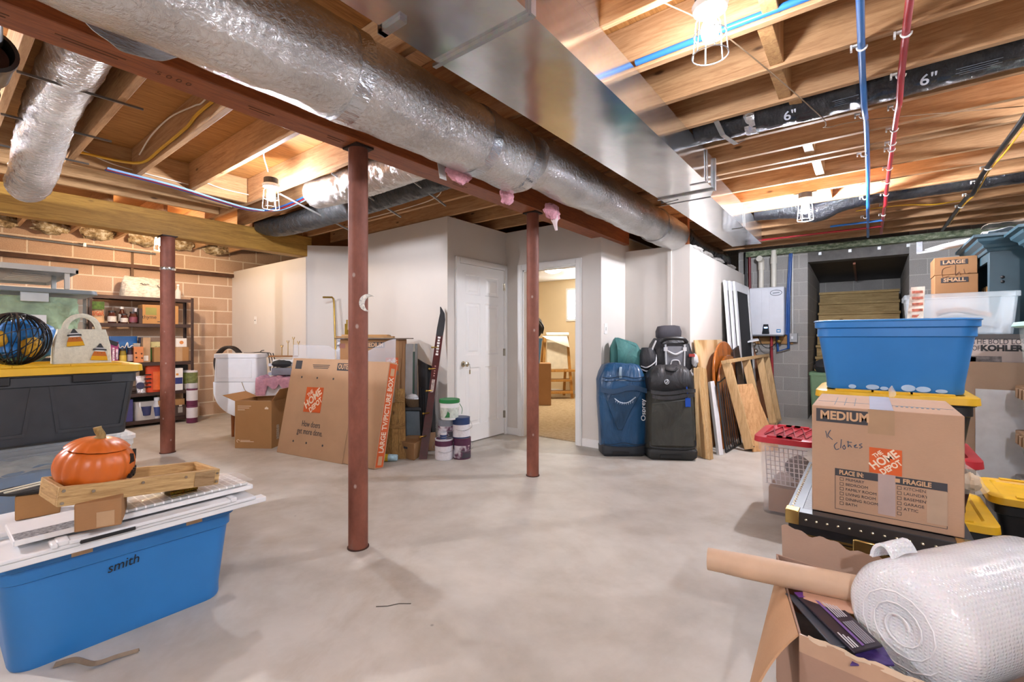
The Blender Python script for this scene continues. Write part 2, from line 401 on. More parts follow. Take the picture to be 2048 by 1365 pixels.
# finished room behind the doorway
sbox('floor_carpet', -6.9, -2.39, OY + .1, 8.5, 0, .012, M_CARPET)
sbox('wall_room_back', -6.9, -2.386, 8.5, 8.6, 0, 2.44, M_BEIGE)
sbox('wall_north_void', XW, -1.6, 8.75, 8.9, 0, ZS, M_GREY)  # unseen wall added to stop world light leaking into the joist void
sbox('wall_room_left', -7.0, -6.9, OY + .1, 8.5, 0, 2.44, M_BEIGE)
sbox('wall_room_right', -2.385, -2.383, OY + .1, 8.5, 0, 2.44, M_BEIGE)
sbox('ceiling_room', -6.9, -2.386, OY + .1, 8.5, 2.44, 2.46, M_WHITE)
sbox('wall_room_front', -6.9, DX - .1, OY + .0, OY + .1, 0, 2.44, M_BEIGE)
# baseboards
def base(name, x0, x1, y0, y1): sbox(name, x0, x1, y0, y1, 0, .085, M_WHITE)
base('baseboard_center', -5.8, DX, 3.488, 3.5)
base('baseboard_closet', DX, DX + .012, 3.5, DY0 - .07)
base('baseboard_doorway', DX + .012, OX0 - .075, OY - .012, OY); base('baseboard_doorway_right', OX1 + .075, -2.28, OY - .012, OY)
base('baseboard_jog', -2.28, -2.268, OY - .012, 5.14); base('baseboard_luggage', -2.268, -1.53, 5.128, 5.14)
base('baseboard_room', -6.9, -2.39, 8.488, 8.5)
# casings
def casing_y(name, x0, x1, z, y):
    b = MB(); w = .07
    for a, c in ((x0 - w, x0), (x1, x1 + w)): b.bx(a, c, y - .018, y, 0, z + w); b.bx(a + .012, c - .012, y - .024, y - .018, 0, z + w - .012)
    b.bx(x0, x1, y - .018, y, z, z + w); b.bx(x0, x1, y - .024, y - .018, z + .012, z + w - .012)
    b.bx(x0, x0 + .015, y, y + .1, 0, z); b.bx(x1 - .015, x1, y, y + .1, 0, z); b.bx(x0, x1, y, y + .1, z - .015, z)
    return struct(b.build(name, M_WHITE))
casing_y('trim_doorway', OX0, OX1, OZ, OY)
b = MB(); w = .065
for a, c in ((DY0 - w, DY0), (DY1, 4.52)): b.bx(DX, DX + .018, a, c, 0, DZ + w); b.bx(DX + .018, DX + .024, a + .01, c - .01, 0, DZ + w - .01)
b.bx(DX, DX + .018, DY0, DY1, DZ, DZ + w); b.bx(DX + .018, DX + .024, DY0, DY1, DZ + .01, DZ + w - .01)
struct(b.build('trim_closet_door', M_WHITE))
# six panel door
dr = MB(); dr.bx(DX - .045, DX - .012, DY0 + .003, DY1 - .003, .012, DZ - .003)
door = struct(dr.build('door_1', M_WHITE))
W = DY1 - DY0
def panel(y0, y1, z0, z1):
    x = DX - .012; o = MB(); e = .03; vs = []
    for k, (i, h) in enumerate(((0, .0005), (.012, -.009), (.03, -.009), (.05, .002))):
        vs.append([(x + h, y0 + i, z0 + i), (x + h, y1 - i, z0 + i), (x + h, y1 - i, z1 - i), (x + h, y0 + i, z1 - i)])
    # raised field drawn as stepped moulding proud of the slab
    vs = [[(p[0] + .012, p[1], p[2]) for p in r] for r in vs]
    o.loft([[Vector(p) for p in r] for r in vs], 0, False, True, False)
    return o
pm = MB()
for (a, c) in ((.11, .36), (.44, .69)):
    for z0, z1 in ((.20, .86), (1.0, 1.6), (1.69, 1.92)):
        o = panel(DY0 + a, DY0 + c, z0, z1); pm.add(o.v, o.f)
# stiles and rails stand proud of the sunk panels
st = MB(); x0, x1 = DX - .012, DX
def fr(y0, y1, z0, z1): st.bx(x0, x1, y0, y1, z0, z1)
for y0, y1 in ((DY0 + .003, DY0 + .11), (DY0 + .36, DY0 + .44), (DY0 + .69, DY1 - .003)): fr(y0, y1, .012, DZ - .003)
for z0, z1 in ((.012, .20), (.86, 1.0), (1.6, 1.69), (1.92, DZ - .003)):
    for y0, y1 in ((DY0 + .11, DY0 + .36), (DY0 + .44, DY0 + .69)): fr(y0, y1, z0, z1)
st.build('door_frame', M_WHITE, door); pm.build('door_panels', M_WHITE, door)
M_CHROME = plain('#c9c3b6', .22, 1, .1); M_BRASS = plain('#b9964a', .3, 1, .1)
kb = MB(); Mk = Matrix.Translation((DX, DY0 + .065, .905)) @ Matrix.Rotation(PI / 2, 4, 'Y')
kb.lathe([(.033, 0), (.033, .006), (.012, .01), (.012, .035), (.022, .042), (.03, .055), (.028, .068), (.012, .075)], 20, 0, Mk)
knob = kb.build('knob', M_CHROME, door)
ky = MB(); ky.box((DX + .09, DY0 + .065, .905), (.03, .004, .008)); ky.tube([(DX + .1, DY0 + .065, .9), (DX + .1, DY0 + .075, .87), (DX + .098, DY0 + .07, .84)], .0025, 6); ky.box((DX + .098, DY0 + .072, .82), (.004, .018, .045)); ky.build('keys', M_CHROME, knob)
for z in (.25, 1.02, 1.83):
    h = MB(); h.cyl((DX + .012, DY1 + .004, z - .045), (DX + .012, DY1 + .004, z + .045), .008, n=8); h.bx(DX, DX + .003, DY1 - .018, DY1 + .004, z - .045, z + .045); h.build('hinge', M_CHROME, door)
for z in (.3, 1.05, 1.8):
    h = MB(); h.bx(OX1 - .019, OX1 - .015, OY + .03, OY + .07, z - .045, z + .045); struct(h.build('trim_hinge', M_BRASS))
# window glow in the finished room
wn = MB(); wn.bx(-5.1, -4.4, 8.47, 8.499, 1.55, 2.25); win = struct(wn.build('window_1', M_WHITE))
MB().bx(-5.05, -4.45, 8.465, 8.47, 1.6, 2.2).build('glass', emit('daylight_pane', '#ffffff', 5), win)
# lights switch plates
def swplate(p, nx, label, name='light_switch'):
    r = thing(name, label, 'switch', p); b = MB(); 
    if nx: b.bx(0, .006, -.035, .035, -.058, .058); b2 = MB().bx(.006, .012, -.008, .008, -.018, .018)
    else: b.bx(-.035, .035, -.006, 0, -.058, .058); b2 = MB().bx(-.008, .008, -.012, -.006, -.018, .018)
    b.build('cover_plate', M_WHITE, r, .002); b2.build('toggle', plain('#cfcdc8', .4), r)
swplate(Xp(1211, 658, -2.28), True, 'white light switch on the drywall jog above the blue roller bag')
r = thing('cable_outlet', 'small white wall plate with a dark socket on the left drywall above the white bin', 'outlet', Yp(511, 641, 3.1))
MB().bx(-.035, .035, -.006, 0, -.058, .058).build('cover_plate', M_WHITE, r, .002); MB().cyl((0, -.012, 0), (0, -.006, 0), .008).build('jack', plain('#444433', .4), r)
# ============================================================ stairs
WT = wood('#b3935f', '#7c6138', 0, 1.0, .8, key='tread')
M_TR = wood('#c4aa76', '#8c7346', 0, .9, .8, key='weathered')
r = thing('wooden_stairs', 'weathered plank stairs climbing inside the block stairwell', 'stairs', (0, 0, 0))
n = 11
for i in range(n):
    z = .18 * (i + 1); y = 8.32 + i * .125
    MB().bx(SX0 + .03, SX1 - .03, y - .035, y + .14, z - .04, z).build('tread', M_TR, r, .004)
    MB().bx(SX0 + .04, SX1 - .04, y, y + .025, z - .176, z - .042).build('riser', M_TR, r, .003)
# ============================================================ joists, beams, posts
JW = [wood('#c79c6e', '#9a6c42', 0, .8, .65, key='joist'), wood('#cda478', '#a4764a', 0, .8, .65, key='joist')]
M_LAM = wood('#a3592c', '#703616', 1, 1.2, .5, key='laminated', knots=False)
M_YEL = wood('#b98d3c', '#8a6220', 1, .7, .6, key='treated')
ordn = ['first', 'second', 'third', 'fourth', 'fifth', 'sixth', 'seventh', 'eighth', 'ninth', 'tenth', 'eleventh', 'twelfth', 'thirteenth', 'fourteenth', 'fifteenth', 'sixteenth', 'seventeenth', 'eighteenth', 'nineteenth', 'twentieth', 'twenty-first']
RJ = [.20, .61, 1.01, 1.415, 1.82, 2.22, 2.62, 3.01, 3.41, 3.76, 4.03, 4.15, 4.60, 5.0, 5.42, 5.86, 6.3, 6.75, 7.2, 7.6]
vis = [y for y in RJ if y > 1.6]
for i, y in enumerate(RJ):
    if y < 1.3: continue
    lb = 'bare ceiling joist over the right side, %s one counting away from the viewer' % ordn[i - 3]
    o = MB().bx(-2.215, XE - .002, y - .038, y, ZJ, ZS - .001).build('floor_joist', JW[i % 2], None, .003)
    tag(o, lb, 'joist', 'ceiling joists over the right side')
LJ = [.32, .72, 1.125, 1.53, 2.03, 2.37, 2.77, 3.17, 3.57, 3.97, 4.37]
for i, y in enumerate(LJ):
    x0 = -4.83 if y < 2 else -5.95
    o = MB().bx(x0, -2.405, y - .038, y, ZJ, ZS - .001).build('floor_joist', JW[(i + 1) % 2], None, .003)
    tag(o, 'bare ceiling joist left of the red-brown beam, %s one counting away from the viewer' % ordn[i], 'joist', 'ceiling joists left of the beam')
for k, (y0, y1) in enumerate(((-2.5, 1.985),)):
    for j, x in enumerate((-4.87, -5.22, -5.56)):
        o = MB().bx(x, x + .038, y0, y1, ZJ - (0, .0, 0)[j], ZS - .001).build('rim_joist', wood('#c9a272', '#9b6f43', 1, .8, .65, key='rim'), None, .003)
        tag(o, 'ceiling %s running alongside the yellow beam' % ('header the left joists hang from', 'joist next behind the header, parallel to it,', 'joist nearest the yellow beam')[j], 'joist', 'joists running along the yellow beam')
for i, y in enumerate((.3, .75, 1.2, 1.65, 2.1, 2.55, 3.0)):
    o = MB().bx(XW + .061, -5.97, y - .038, y, ZJ, ZS - .001).build('floor_joist', JW[i % 2], None, .003)
    tag(o, 'joist stub between the tan block wall and the yellow beam, %s from the viewer' % ordn[i], 'joist', 'joists over the shelving aisle')
# blocking pieces between right-hand joists
BL = wood('#d0a46c', '#a9774a', 2, .9, .7, key='block')
blk = [(1530, 45, 2.02, 'before the blue cross pipe'), (1543, 105, 2.42, 'just past the blue cross pipe'), (1562, 160, 2.82, 'before the black flexible duct with the white six'), (1597, 268, 3.22, 'just past the black flexible duct'), (1618, 335, 3.9, 'between doubled joists before the far caged lamp'), (1637, 365, 4.38, 'beside the far caged lamp'), (1655, 405, 5.2, 'just beyond the far caged lamp')]
for px, py, y, tx in blk:
    p = Zp(px, py, 2.57); x = Yp(px, py, y).x; i = max(k for k, q in enumerate(RJ) if q < y); y0, y1 = RJ[i], RJ[i + 1] - .038
    o = MB().bx(x - .03, x + .03, y0 + .002, y1 - .002, ZJ + .012, ZS - .03).build('joist_blocking', BL, None, .003)
    tag(o, 'short wood block between joists, %s' % tx, 'blocking', 'blocking pieces between the right-hand joists')
tag(MB().bx(-2.40, -2.22, YS + .01, 5.12, 2.29, ZJ - .001).build('main_beam', M_LAM, None, .004), 'long red-brown laminated beam resting on the two middle posts', 'beam')
tag(MB().bx(-5.95, -5.80, YS + .01, 3.18, 2.262, 2.522).build('timber_beam', M_YEL, None, .004), 'yellowish pressure-treated timber beam on the left post and drywall end', 'beam')
# printing on the laminated beam
M_INK = plain('#5e3620', .8)
mb = bpy.data.objects['main_beam']
for y, s_ in ((.66, '5 0 0 0'),): text(mb, s_, (-2.31, y, 2.2895), (0, 1, 0), (1, 0, 0), .045, M_INK)
for y0, L_ in ((.12, .07), (.30, .20), (.95, .12), (1.35, .10), (2.3, .14)):
    for k in range(2): plate(mb, 'stamp', (-2.30 - .022 * k, y0 + L_ / 2, 2.2899), (0, 1, 0), (1, 0, 0), L_ * (1 - .2 * k), .008, M_INK, .0006)
# studs and plates showing above the centre partition
M_STUD = wood('#c9a066', '#97693a', 2, .9, .7, key='stud')
st_ = tag(MB().bx(-5.40, DX - .01, 3.605, 3.64, 2.46, ZJ - .002).build('top_plate', wood('#c9a066', '#97693a', 0, .9, .7, key='stud')), 'wood plate above the white centre partition', 'wall plate')
for x in (-5.3, -4.9, -4.5, -4.1, -3.75):
    o = MB().bx(x - .019, x + .019, 3.66, 3.75, 2.3, ZJ - .002).build('stud', M_STUD, st_)
o = MB().bx(-1.66, -1.56, 5.15, 5.23, 2.222, ZJ - .002).build('post_block', wood('#a8673a', '#7c4423', 2, .9, .6, key='fir')); tag(o, 'reddish wood post stub above the utility partition corner beside the round duct', 'post')
# steel posts
def rust_mat(n_):
    t = NT(n_); a = t.noise(t.mapping((1, 1, .5)), 7, 6, .65); b = t.noise(t.mapping(), 45, 3); c = t.ramp(a, [(.3, hexc('#6b3a2a')), (.6, hexc('#8a5240')), (.75, hexc('#7b6a62'))])
    v = t.n('ShaderNodeTexVoronoi'); v.inputs['Scale'].default_value = 9; t.l(t.mapping((1, 1, .7)), v.inputs['Vector'])
    c = t.mix(t.ramp(v.outputs['Distance'], [(.05, (.7, .7, .7, 1)), (.1, (0, 0, 0, 1))]), c, hexc('#b9a79c'))
    t.col(c); t.set(Roughness=.6, Metallic=.1); t.bump(b, .15, .003); return t
M_RUST = mk('rust_red_paint', rust_mat)
def post(x, y, zt, r, label):
    p = thing('steel_post', label, 'post', (x, y, 0))
    MB().cyl((0, 0, .006), (0, 0, zt - .012), r, n=32).build('pipe_column', M_RUST, p)
    MB().bx(-r * 1.25, r * 1.25, -r * 1.05, r * 1.05, zt - .012, zt - .0005).build('cap_plate', plain('#3a2c26', .6, .4), p)
    MB().cyl((0, 0, 0), (0, 0, .006), r * 1.12, n=24).build('base_plate', plain('#4b3128', .7, .3), p)
    return p
post1 = post(-2.31, 1.545, 2.29, .054, 'rust-red steel post nearest the viewer, before the big flat carton')
post(-2.31, 3.28, 2.29, .053, 'rust-red steel post standing before the doorway to the carpeted room')
p3 = post(-5.79, 1.60, 2.262, .064, 'rust-red steel post under the yellow beam, before the shelving')
b = MB(); b.tube([(.068 * math.cos(a), .068 * math.sin(a), 1.92) for a in [R(k) for k in range(0, 360, 15)]], .004, 4, closed=True, squash=(1, 4)); b.build('strap_band', galv(), p3)
# ============================================================ ducts
M_GALV = galv(); M_GALV2 = galv('galvanised_strap', .32, '#b5b7b8')
r = thing('rectangular_duct', 'big shiny rectangular sheet-metal trunk duct under the right-hand joists', 'duct', (0, 0, 0))
def hexbox(mb, a, b, m=0):
    """a, b = (x0,x1,z0,z1,y) cross-sections"""
    v = []
    for x0, x1, z0, z1, y in (a, b): v += [(x0, y, z0), (x1, y, z0), (x1, y, z1), (x0, y, z1)]
    mb.add(v, [(0, 3, 2, 1), (4, 5, 6, 7), (0, 1, 5, 4), (1, 2, 6, 5), (2, 3, 7, 6), (3, 0, 4, 7)], m)
m = MB(); hexbox(m, (-1.36, -.905, 2.30, 2.526, -1.4), (-1.36, -.905, 2.30, 2.526, 1.27)); m.build('trunk', M_GALV, r)
m = MB(); hexbox(m, (-1.36, -.905, 2.30, 2.526, 1.27), (-1.315, -.905, 2.305, 2.526, 3.62)); m.build('trunk', M_GALV, r)
m = MB(); hexbox(m, (-1.315, -.905, 2.305, 2.526, 3.62), (-1.31, -.975, 2.305, 2.526, 3.80)); hexbox(m, (-1.31, -.975, 2.305, 2.526, 3.80), (-1.30, -.985, 2.305, 2.526, 6.05)); m.build('reduced_trunk', M_GALV, r)
for q in ((-1.38, -.9, 1.262, 1.282, 2.286, 2.30), (-.905, -.892, 1.258, 1.286, 2.29, 2.526), (-1.37, -.97, 3.80, 3.806, 2.300, 2.305), (-1.325, -.90, 3.6, 3.62, 2.293, 2.305), (-.905, -.89, 3.59, 3.625, 2.29, 2.5255)): MB().bx(*q).build('drive_cleat', M_GALV2, r)
m = MB(); m.bx(-1.36, -.905, 1.425, 1.775, 2.527, 2.765); m.build('riser_collar', M_GALV, r)
m = MB(); m.bx(-1.38, -1.26, 1.005, 1.035, 2.286, 2.30); m.bx(-1.385, -1.36, 1.005, 1.035, 2.286, 2.36); m.build('hanger_bracket', M_GALV2, r)
for y, x in ((3.40, -.898), (5.05, -.975)):
    m = MB(); m.bar((x, y, 2.527), (x, y + .02, 2.31), .03, .0025, 0, (1, 0, 0)); m.bar((x + .004, y + .02, 2.302), (x - .12, y + .02, 2.302), .02, .003); m.build('hanger_strap', M_GALV2, r)
m = MB(); m.bar((-1.31, 3.75, 2.303), (-1.2, 3.72, 2.303), .012, .002); m.bar((-1.335, 3.75, 2.303), (-1.335, 3.75, 2.52), .025, .002); m.build('hanger_strap', M_GALV2, r)
# round foil-wrapped duct
M_FOIL = foil('#e2e2e2', .17, 46, .5); M_FOILB = foil('#cfd2d6', .2, 14, .8, (1, .3, 1), key='foil_creased')
def round_foil(c, Rr, y0, y1, ny, a=.012, end_round=0, start_round=0, seed=0, n=56):
    m = MB(); rings = []
    for i in range(ny + 1):
        y = y0 + (y1 - y0) * i / ny; rr = Rr
        if end_round and y > y1 - end_round: q = (y - (y1 - end_round)) / end_round; rr = Rr * (1 - .22 * q * q)
        if start_round and y < y0 + start_round: q = 1 - (y - y0) / start_round; rr = Rr * (1 - .12 * q * q)
        ring = []
        for j in range(n):
            t = 2 * PI * j / n; p = Vector((c[0] + math.cos(t) * rr, y, c[1] + math.sin(t) * rr))
            k = mnoise.noise(Vector((p.x * 5, p.y * 2.6 + seed, p.z * 5))) * a + mnoise.noise(Vector((p.x * 16, p.y * 11 + seed, p.z * 16))) * a * .45
            sag = -.02 if math.sin(t) < -.3 else 0
            ring.append(p + Vector((math.cos(t), 0, math.sin(t))) * (min(k, a * .3) if math.sin(t) > .8 else k))
        rings.append(ring)
    return m.loft(rings, 0, True, True)
r = thing('round_duct', 'large round duct wrapped in wrinkled silver foil beside the red-brown beam', 'duct', (0, 0, 0))
round_foil((-1.785, 2.33), .19, -1.2, 1.12, 60, seed=4).build('foil_wrap', M_FOIL, r, sharp=180)
round_foil((-1.785, 2.33), .188, 1.12, 2.47, 60, end_round=.12).build('foil_wrap', M_FOIL, r, sharp=180)
round_foil((-1.70, 2.335), .162, 2.40, 5.125, 90, seed=9, start_round=.1).build('reduced_section', M_FOIL, r, sharp=180)
for y, rr, c in ((1.12, .196, (-1.785, 2.33)), (2.33, .196, (-1.785, 2.33)), (1.95, .194, (-1.785, 2.33)), (4.55, .167, (-1.70, 2.335))):
    round_foil(c, rr, y - .035, y + .035, 4, .008, seed=y).build('tape_band', M_FOILB, r, sharp=180)
# torn facing and hanging insulation
def tear(y0, y1, x, z, w, drop, th=.004):
    def f(u, v): return wob((x + .03 * math.sin(u * PI) * v, y0 + (y1 - y0) * u, z - drop * math.sin(u * PI) ** .6 * v), .012, 18, y0)
    return MB().sheet(f, 14, 6, 0, th)
def f_t(u, v):
    y = .30 + .30 * u; s = math.sin(u * PI) ** .7; return wob((-1.99 - .03 * s + .01 * v, y, 2.255 - .075 * s * v - .005), .008, 20, 5)
MB().sheet(f_t, 18, 5, 0, .003).build('torn_facing', M_FOILB, r)
M_PINK = plain('#d79aa6', .95, 0, .12, 40, .8, 90)
def blob(c, s, seed, a=.35, n=18, k=12):
    m = MB(); rings = []
    for i in range(1, k):
        t = PI * i / k; ring = []
        for j in range(n):
            q = 2 * PI * j / n; d = Vector((math.sin(t) * math.cos(q), math.sin(t) * math.sin(q), math.cos(t)))
            w = 1 + a * mnoise.noise(d * 2.2 + Vector((seed * 5.1, 0, 0))) + a * .4 * mnoise.noise(d * 6 + Vector((seed, 3, 0)))
            ring.append(Vector((c[0] + d.x * s[0] * w, c[1] + d.y * s[1] * w, c[2] + d.z * s[2] * w)))
        rings.append(ring)
    return m.loft(rings, 0, True, True)
for i, (y, z, s) in enumerate(((1.93, 2.155, (.03, .1, .05)), (2.38, 2.14, (.03, .065, .06)), (2.93, 2.15, (.035, .1, .06)))):
    p = blob((-1.885, y, z), s, i + 2).build('insulation_tuft', M_PINK, r)
MB().tube(cr([(-1.885, 2.96, 2.13), (-1.885, 2.97, 2.08), (-1.882, 2.985, 2.02)], 4), [.028] * 4 + [.02, .016, .014, .012, .01][:5], 8).build('insulation_tuft', plain('#e8d5d6', .9, 0, .1), r)
MB().sheet(lambda u, v: (-1.93 + .02 * v, 1.80 + .055 * u, 2.20 - .10 * v), 3, 5, 0, .002).build('torn_facing', plain('#b9b6b0', .6), r)
# flexible ducts
def flex(path, rad, m, rib=.05, pitch=.03, n=28, seed=0, wr=.12):
    P = cr(path, 30); L = sum((b - a).length for a, b in zip(P, P[1:])); K = max(40, int(L / (pitch / 3)))
    # resample
    S = [0]
    for a, b in zip(P, P[1:]): S.append(S[-1] + (b - a).length)
    pts = []; j = 0
    for i in range(K + 1):
        s = L * i / K
        while j < len(S) - 2 and S[j + 1] < s: j += 1
        t = (s - S[j]) / max(1e-9, S[j + 1] - S[j]); pts.append(P[j].lerp(P[j + 1], t))
    rs = [rad * (1 + rib * math.sin(2 * PI * (L * i / K) / pitch)) for i in range(K + 1)]
    t0 = len(m.v); m.tube(pts, rs, n)
    for q in range(t0, len(m.v)):
        p = m.v[q]; k = mnoise.noise(Vector((p.x * 14 + seed, p.y * 20, p.z * 20))); near = min(pts, key=lambda a: (a - p).length_squared) if False else None
        m.v[q] = p + Vector((0, k, k * .7)) * rad * wr
    return m
M_SFLEX = foil('#efedea', .19, 40, 1.0, (2.6, .6, .6), key='foil_flex')
def blk_mat(n_):
    t = NT(n_); a = t.noise(t.mapping((2.2, 1, 1)), 26, 5, .65, .8); t.col(hexc('#15161a')); t.set(Roughness=.18); t.b.inputs['Coat Weight'].default_value = .4; t.bump(a, .9, .02); return t
M_BFLEX = mk('black_poly_sleeve', blk_mat)
r = thing('flexible_duct', 'crinkled silver flexible duct drooping at upper left beside the black drain pipe', 'duct')
flex([(-2.42, .5, 2.64), (-3.2, .5, 2.64), (-3.9, .5, 2.60), (-4.35, .5, 2.49), (-4.68, .51, 2.40), (-5.0, .52, 2.385), (-5.2, .52, 2.385)], .122, MB(), .035, .03, seed=2).build('foil_sleeve', M_SFLEX, r, sharp=180)
MB().lathe([(.122, 0), (.115, .02), (.08, .035), (.01, .04)], 28, 0, Matrix.Translation((-5.195, .52, 2.385)) @ Matrix.Rotation(-PI / 2, 4, 'Y')).build('end_fold', M_SFLEX, r, sharp=180)
for i, x in enumerate((-2.75, -3.34, -4.05, -4.72)):
    o = MB().bar((x, .30, 2.523 if i < 3 else 2.53 - .03), (x + .02, .80, 2.523 if i < 3 else 2.53 - .03), .008, .012).build('support_rod', plain('#7d7c79', .4, .7))
    if i == 3: o.location.z = .026
    tag(o, 'thin metal rod carrying the drooping silver flexible duct, %s along it from the beam' % ordn[i], 'rod', 'support rods under the silver duct')
r = thing('flexible_duct', 'short crinkled silver flexible duct behind the tall middle post', 'duct')
flex([(-2.41, 2.18, 2.46), (-2.9, 2.17, 2.45), (-3.45, 2.16, 2.45), (-3.85, 2.15, 2.47)], .125, MB(), .04, .045, seed=7).build('foil_sleeve', M_SFLEX, r, sharp=180)
MB().lathe([(.126, 0), (.11, .03), (.06, .05), (.01, .055)], 28, 0, Matrix.Translation((-3.845, 2.15, 2.47)) @ Matrix.Rotation(-PI / 2, 4, 'Y')).build('end_fold', M_SFLEX, r, sharp=180)
def grey_mat(n_):
    t = NT(n_); a = t.noise(t.mapping((2.2, 1, 1)), 26, 5, .65, .8); t.col(hexc('#4d4f50')); t.set(Roughness=.25, Metallic=.5); t.bump(a, .9, .02); return t
r = thing('flexible_duct', 'long dark grey flexible duct running over the centre partition behind the middle post', 'duct')
flex([(-2.41, 2.55, 2.50), (-3.3, 2.54, 2.47), (-4.4, 2.54, 2.46), (-5.3, 2.55, 2.48), (-5.75, 2.55, 2.56)], .115, MB(), .02, .05, seed=4).build('sleeve', mk('grey_poly_sleeve', grey_mat), r, sharp=180)
for i, x in enumerate((-2.75, -3.35, -4.2)):
    o = MB().bar((x, 2.0, 2.5), (x - .12, 2.78, 2.335), .01, .014).build('support_rod', plain('#a9a8a4', .4, .5)); tag(o, 'metal rod slung under the ducts behind the middle post, %s from the beam' % ordn[i], 'rod', 'support rods behind the middle post')
M_PRINT = plain('#c8ccd4', .5, 0, 0)
r = thing('flexible_duct', 'black flexible duct with printed sixes hanging between right-hand joists', 'duct')
flex([(-.90, 3.19, 2.615), (-.5, 3.19, 2.60), (-.1, 3.19, 2.595), (.4, 3.19, 2.605), (1.2, 3.19, 2.605), (1.84, 3.19, 2.605)], .118, MB(), .006, .06, seed=3, wr=.13).build('sleeve', M_BFLEX, r, sharp=180)
round_c = flex([(-.60, 3.19, 2.602), (-.54, 3.19, 2.60)], .123, MB(), .01, .05, seed=1); round_c.build('tape_collar', M_FOILB, r, sharp=180)
def on_flex(s, x, size, a=-52, rr=.134, y=3.19, z=2.60, par=None, w=None):
    A = R(a); p = (x, y + math.cos(A + PI) * rr * 1, z + math.sin(A) * rr); nrm = Vector((0, -math.cos(A), math.sin(A))); up = Vector((0, -nrm.z, nrm.y)) if False else Vector((0, nrm.z * -1, nrm.y)); up = -up if up.z < 0 else up
    return text(par, s, p, (1, 0, 0), up, size, M_PRINT, bold=.001, width=w)
for x, a in ((-.36, -40), (.24, -38), (.72, -40)): on_flex('6"', x, .08, a - 14, .126, par=r)
for x in (-.12, .42, .95):
    for k in range(4): A = R(-46 - 5 * k); plate(r, 'printed_line', (x, 3.19 - math.cos(A) * .125, 2.60 + math.sin(A) * .125), (1, 0, 0), (0, -math.sin(A), math.cos(A)), .16 - .03 * (k % 2), .005, plain('#7f858e', .5, 0, 0), .0008)
m = MB(); m.bar((-.735, 2.99, 2.5275), (-.72, 3.09, 2.472), .03, .003); m.bar((-.72, 3.09, 2.472), (-.685, 3.29, 2.472), .03, .003); m.bar((-.685, 3.29, 2.472), (-.665, 3.40, 2.5275), .03, .003); tag(m.build('hanger_strap', M_GALV2), 'flat metal strap slung under the black duct with printed sixes, near the rectangular duct', 'strap')
r = thing('flexible_duct', 'black flexible duct crossing the far joists beyond the far caged bulb', 'duct')
flex([(-.97, 5.62, 2.60), (-.62, 5.62, 2.57), (-.42, 5.62, 2.50), (-.22, 5.62, 2.57), (.1, 5.62, 2.605), (1.0, 5.62, 2.605), (1.84, 5.62, 2.605)], .115, MB(), .01, .06, seed=6, wr=.1).build('sleeve', M_BFLEX, r, sharp=180)
r = thing('flexible_duct', 'black flexible ducts slumped on the utility partition top under the rectangular duct', 'duct')
flex([(-1.74, 5.45, 2.42), (-1.72, 5.9, 2.35), (-1.70, 6.4, 2.33), (-1.68, 6.9, 2.33), (-1.75, 7.5, 2.36)], .115, MB(), .03, .05, seed=8).build('sleeve', M_BFLEX, r, sharp=180)
r = thing('insulation_batt', 'torn white insulation along the utility partition top', 'insulation', (0, 0, 0))
for i, y in enumerate((5.5, 5.95, 6.5, 7.2)): blob((-1.57, y, 2.225), (.05, .22, .028), i).build('batt', plain('#cfccc6', .95, 0, .15, 30, .7), r)
# drain pipe, upper left
M_ABS = plain('#2a2624', .32, 0, .2, coat=.2)
r = thing('drain_pipe', 'black plastic drain pipe with coupling at the upper left corner', 'pipe')
MB().cyl((-6.6, .17, 2.36), (-2.8, .17, 2.335), .062, n=28).build('pipe', plain('#4c332b', .35, 0, .2), r)
m = MB(); m.lathe([(.062, 0), (.078, .005), (.08, .2), (.086, .205), (.086, .235), (.072, .24), (.07, .1)], 32, 0, Matrix.Translation((-2.97, .17, 2.337)) @ Matrix.Rotation(PI / 2, 4, 'Y')); m.build('coupling', M_ABS, r)
m = MB(); m.tube(cr([(-2.74, .15, 2.38), (-2.6, .14, 2.42), (-2.5, .14, 2.52), (-2.5, .14, 2.7)], 6), .06, 20); m.build('elbow', M_ABS, r)
for x in (-3.25, -3.45): MB().cyl((x, .17, 2.339), (x + .03, .17, 2.3385), .069, n=28).build('ring', M_ABS, r)
# rigid pipes on the right
M_BLUE = plain('#2f6fb5', .3, 0, .04, coat=.2); M_RED = plain('#a8232c', .3, 0, .05, coat=.2); M_CLIP = plain('#d7d6cf', .45)
def clip(m, x, y, z, r, ax='y'):
    if ax == 'y': m.tube([(x + math.cos(R(q)) * (r + .004), y, z + math.sin(R(q)) * (r + .004)) for q in range(180, 361, 20)], .0045, 6); m.bx(x - r - .028, x - r + .0, y - .008, y + .008, z + .006, z + .014); m.bx(x - r - .028, x - r - .02, y - .012, y + .012, z - .01, z + .014)
    else: m.tube([(x, y + math.cos(R(q)) * (r + .004), z + math.sin(R(q)) * (r + .004)) for q in range(180, 361, 20)], .0045, 6)
def pipe_run(name, label, pts, r, mat, cl):
    o = thing(name, label, 'pipe'); MB().tube(cr(pts, 4), r, 14).build('pipe', mat, o)
    for x, y, z in cl:
        m = MB(); clip(m, x, y, z, r); m.build('clip', M_CLIP, o)
    return o
zc = ZJ - .018
bp = [(-.02, 0, zc), (-.02, 1.0, zc), (-.024, 2.2, zc), (-.022, 2.85, zc), (-.018, 3.02, zc - .028), (-.015, 3.19, zc - .062), (-.012, 3.36, zc - .028), (-.008, 3.6, zc), (.0, 4.6, zc), (0, 5.4, zc - .012), (.0, 5.62, zc - .055), (-.002, 5.86, zc - .01), (0, 7.55, zc)]
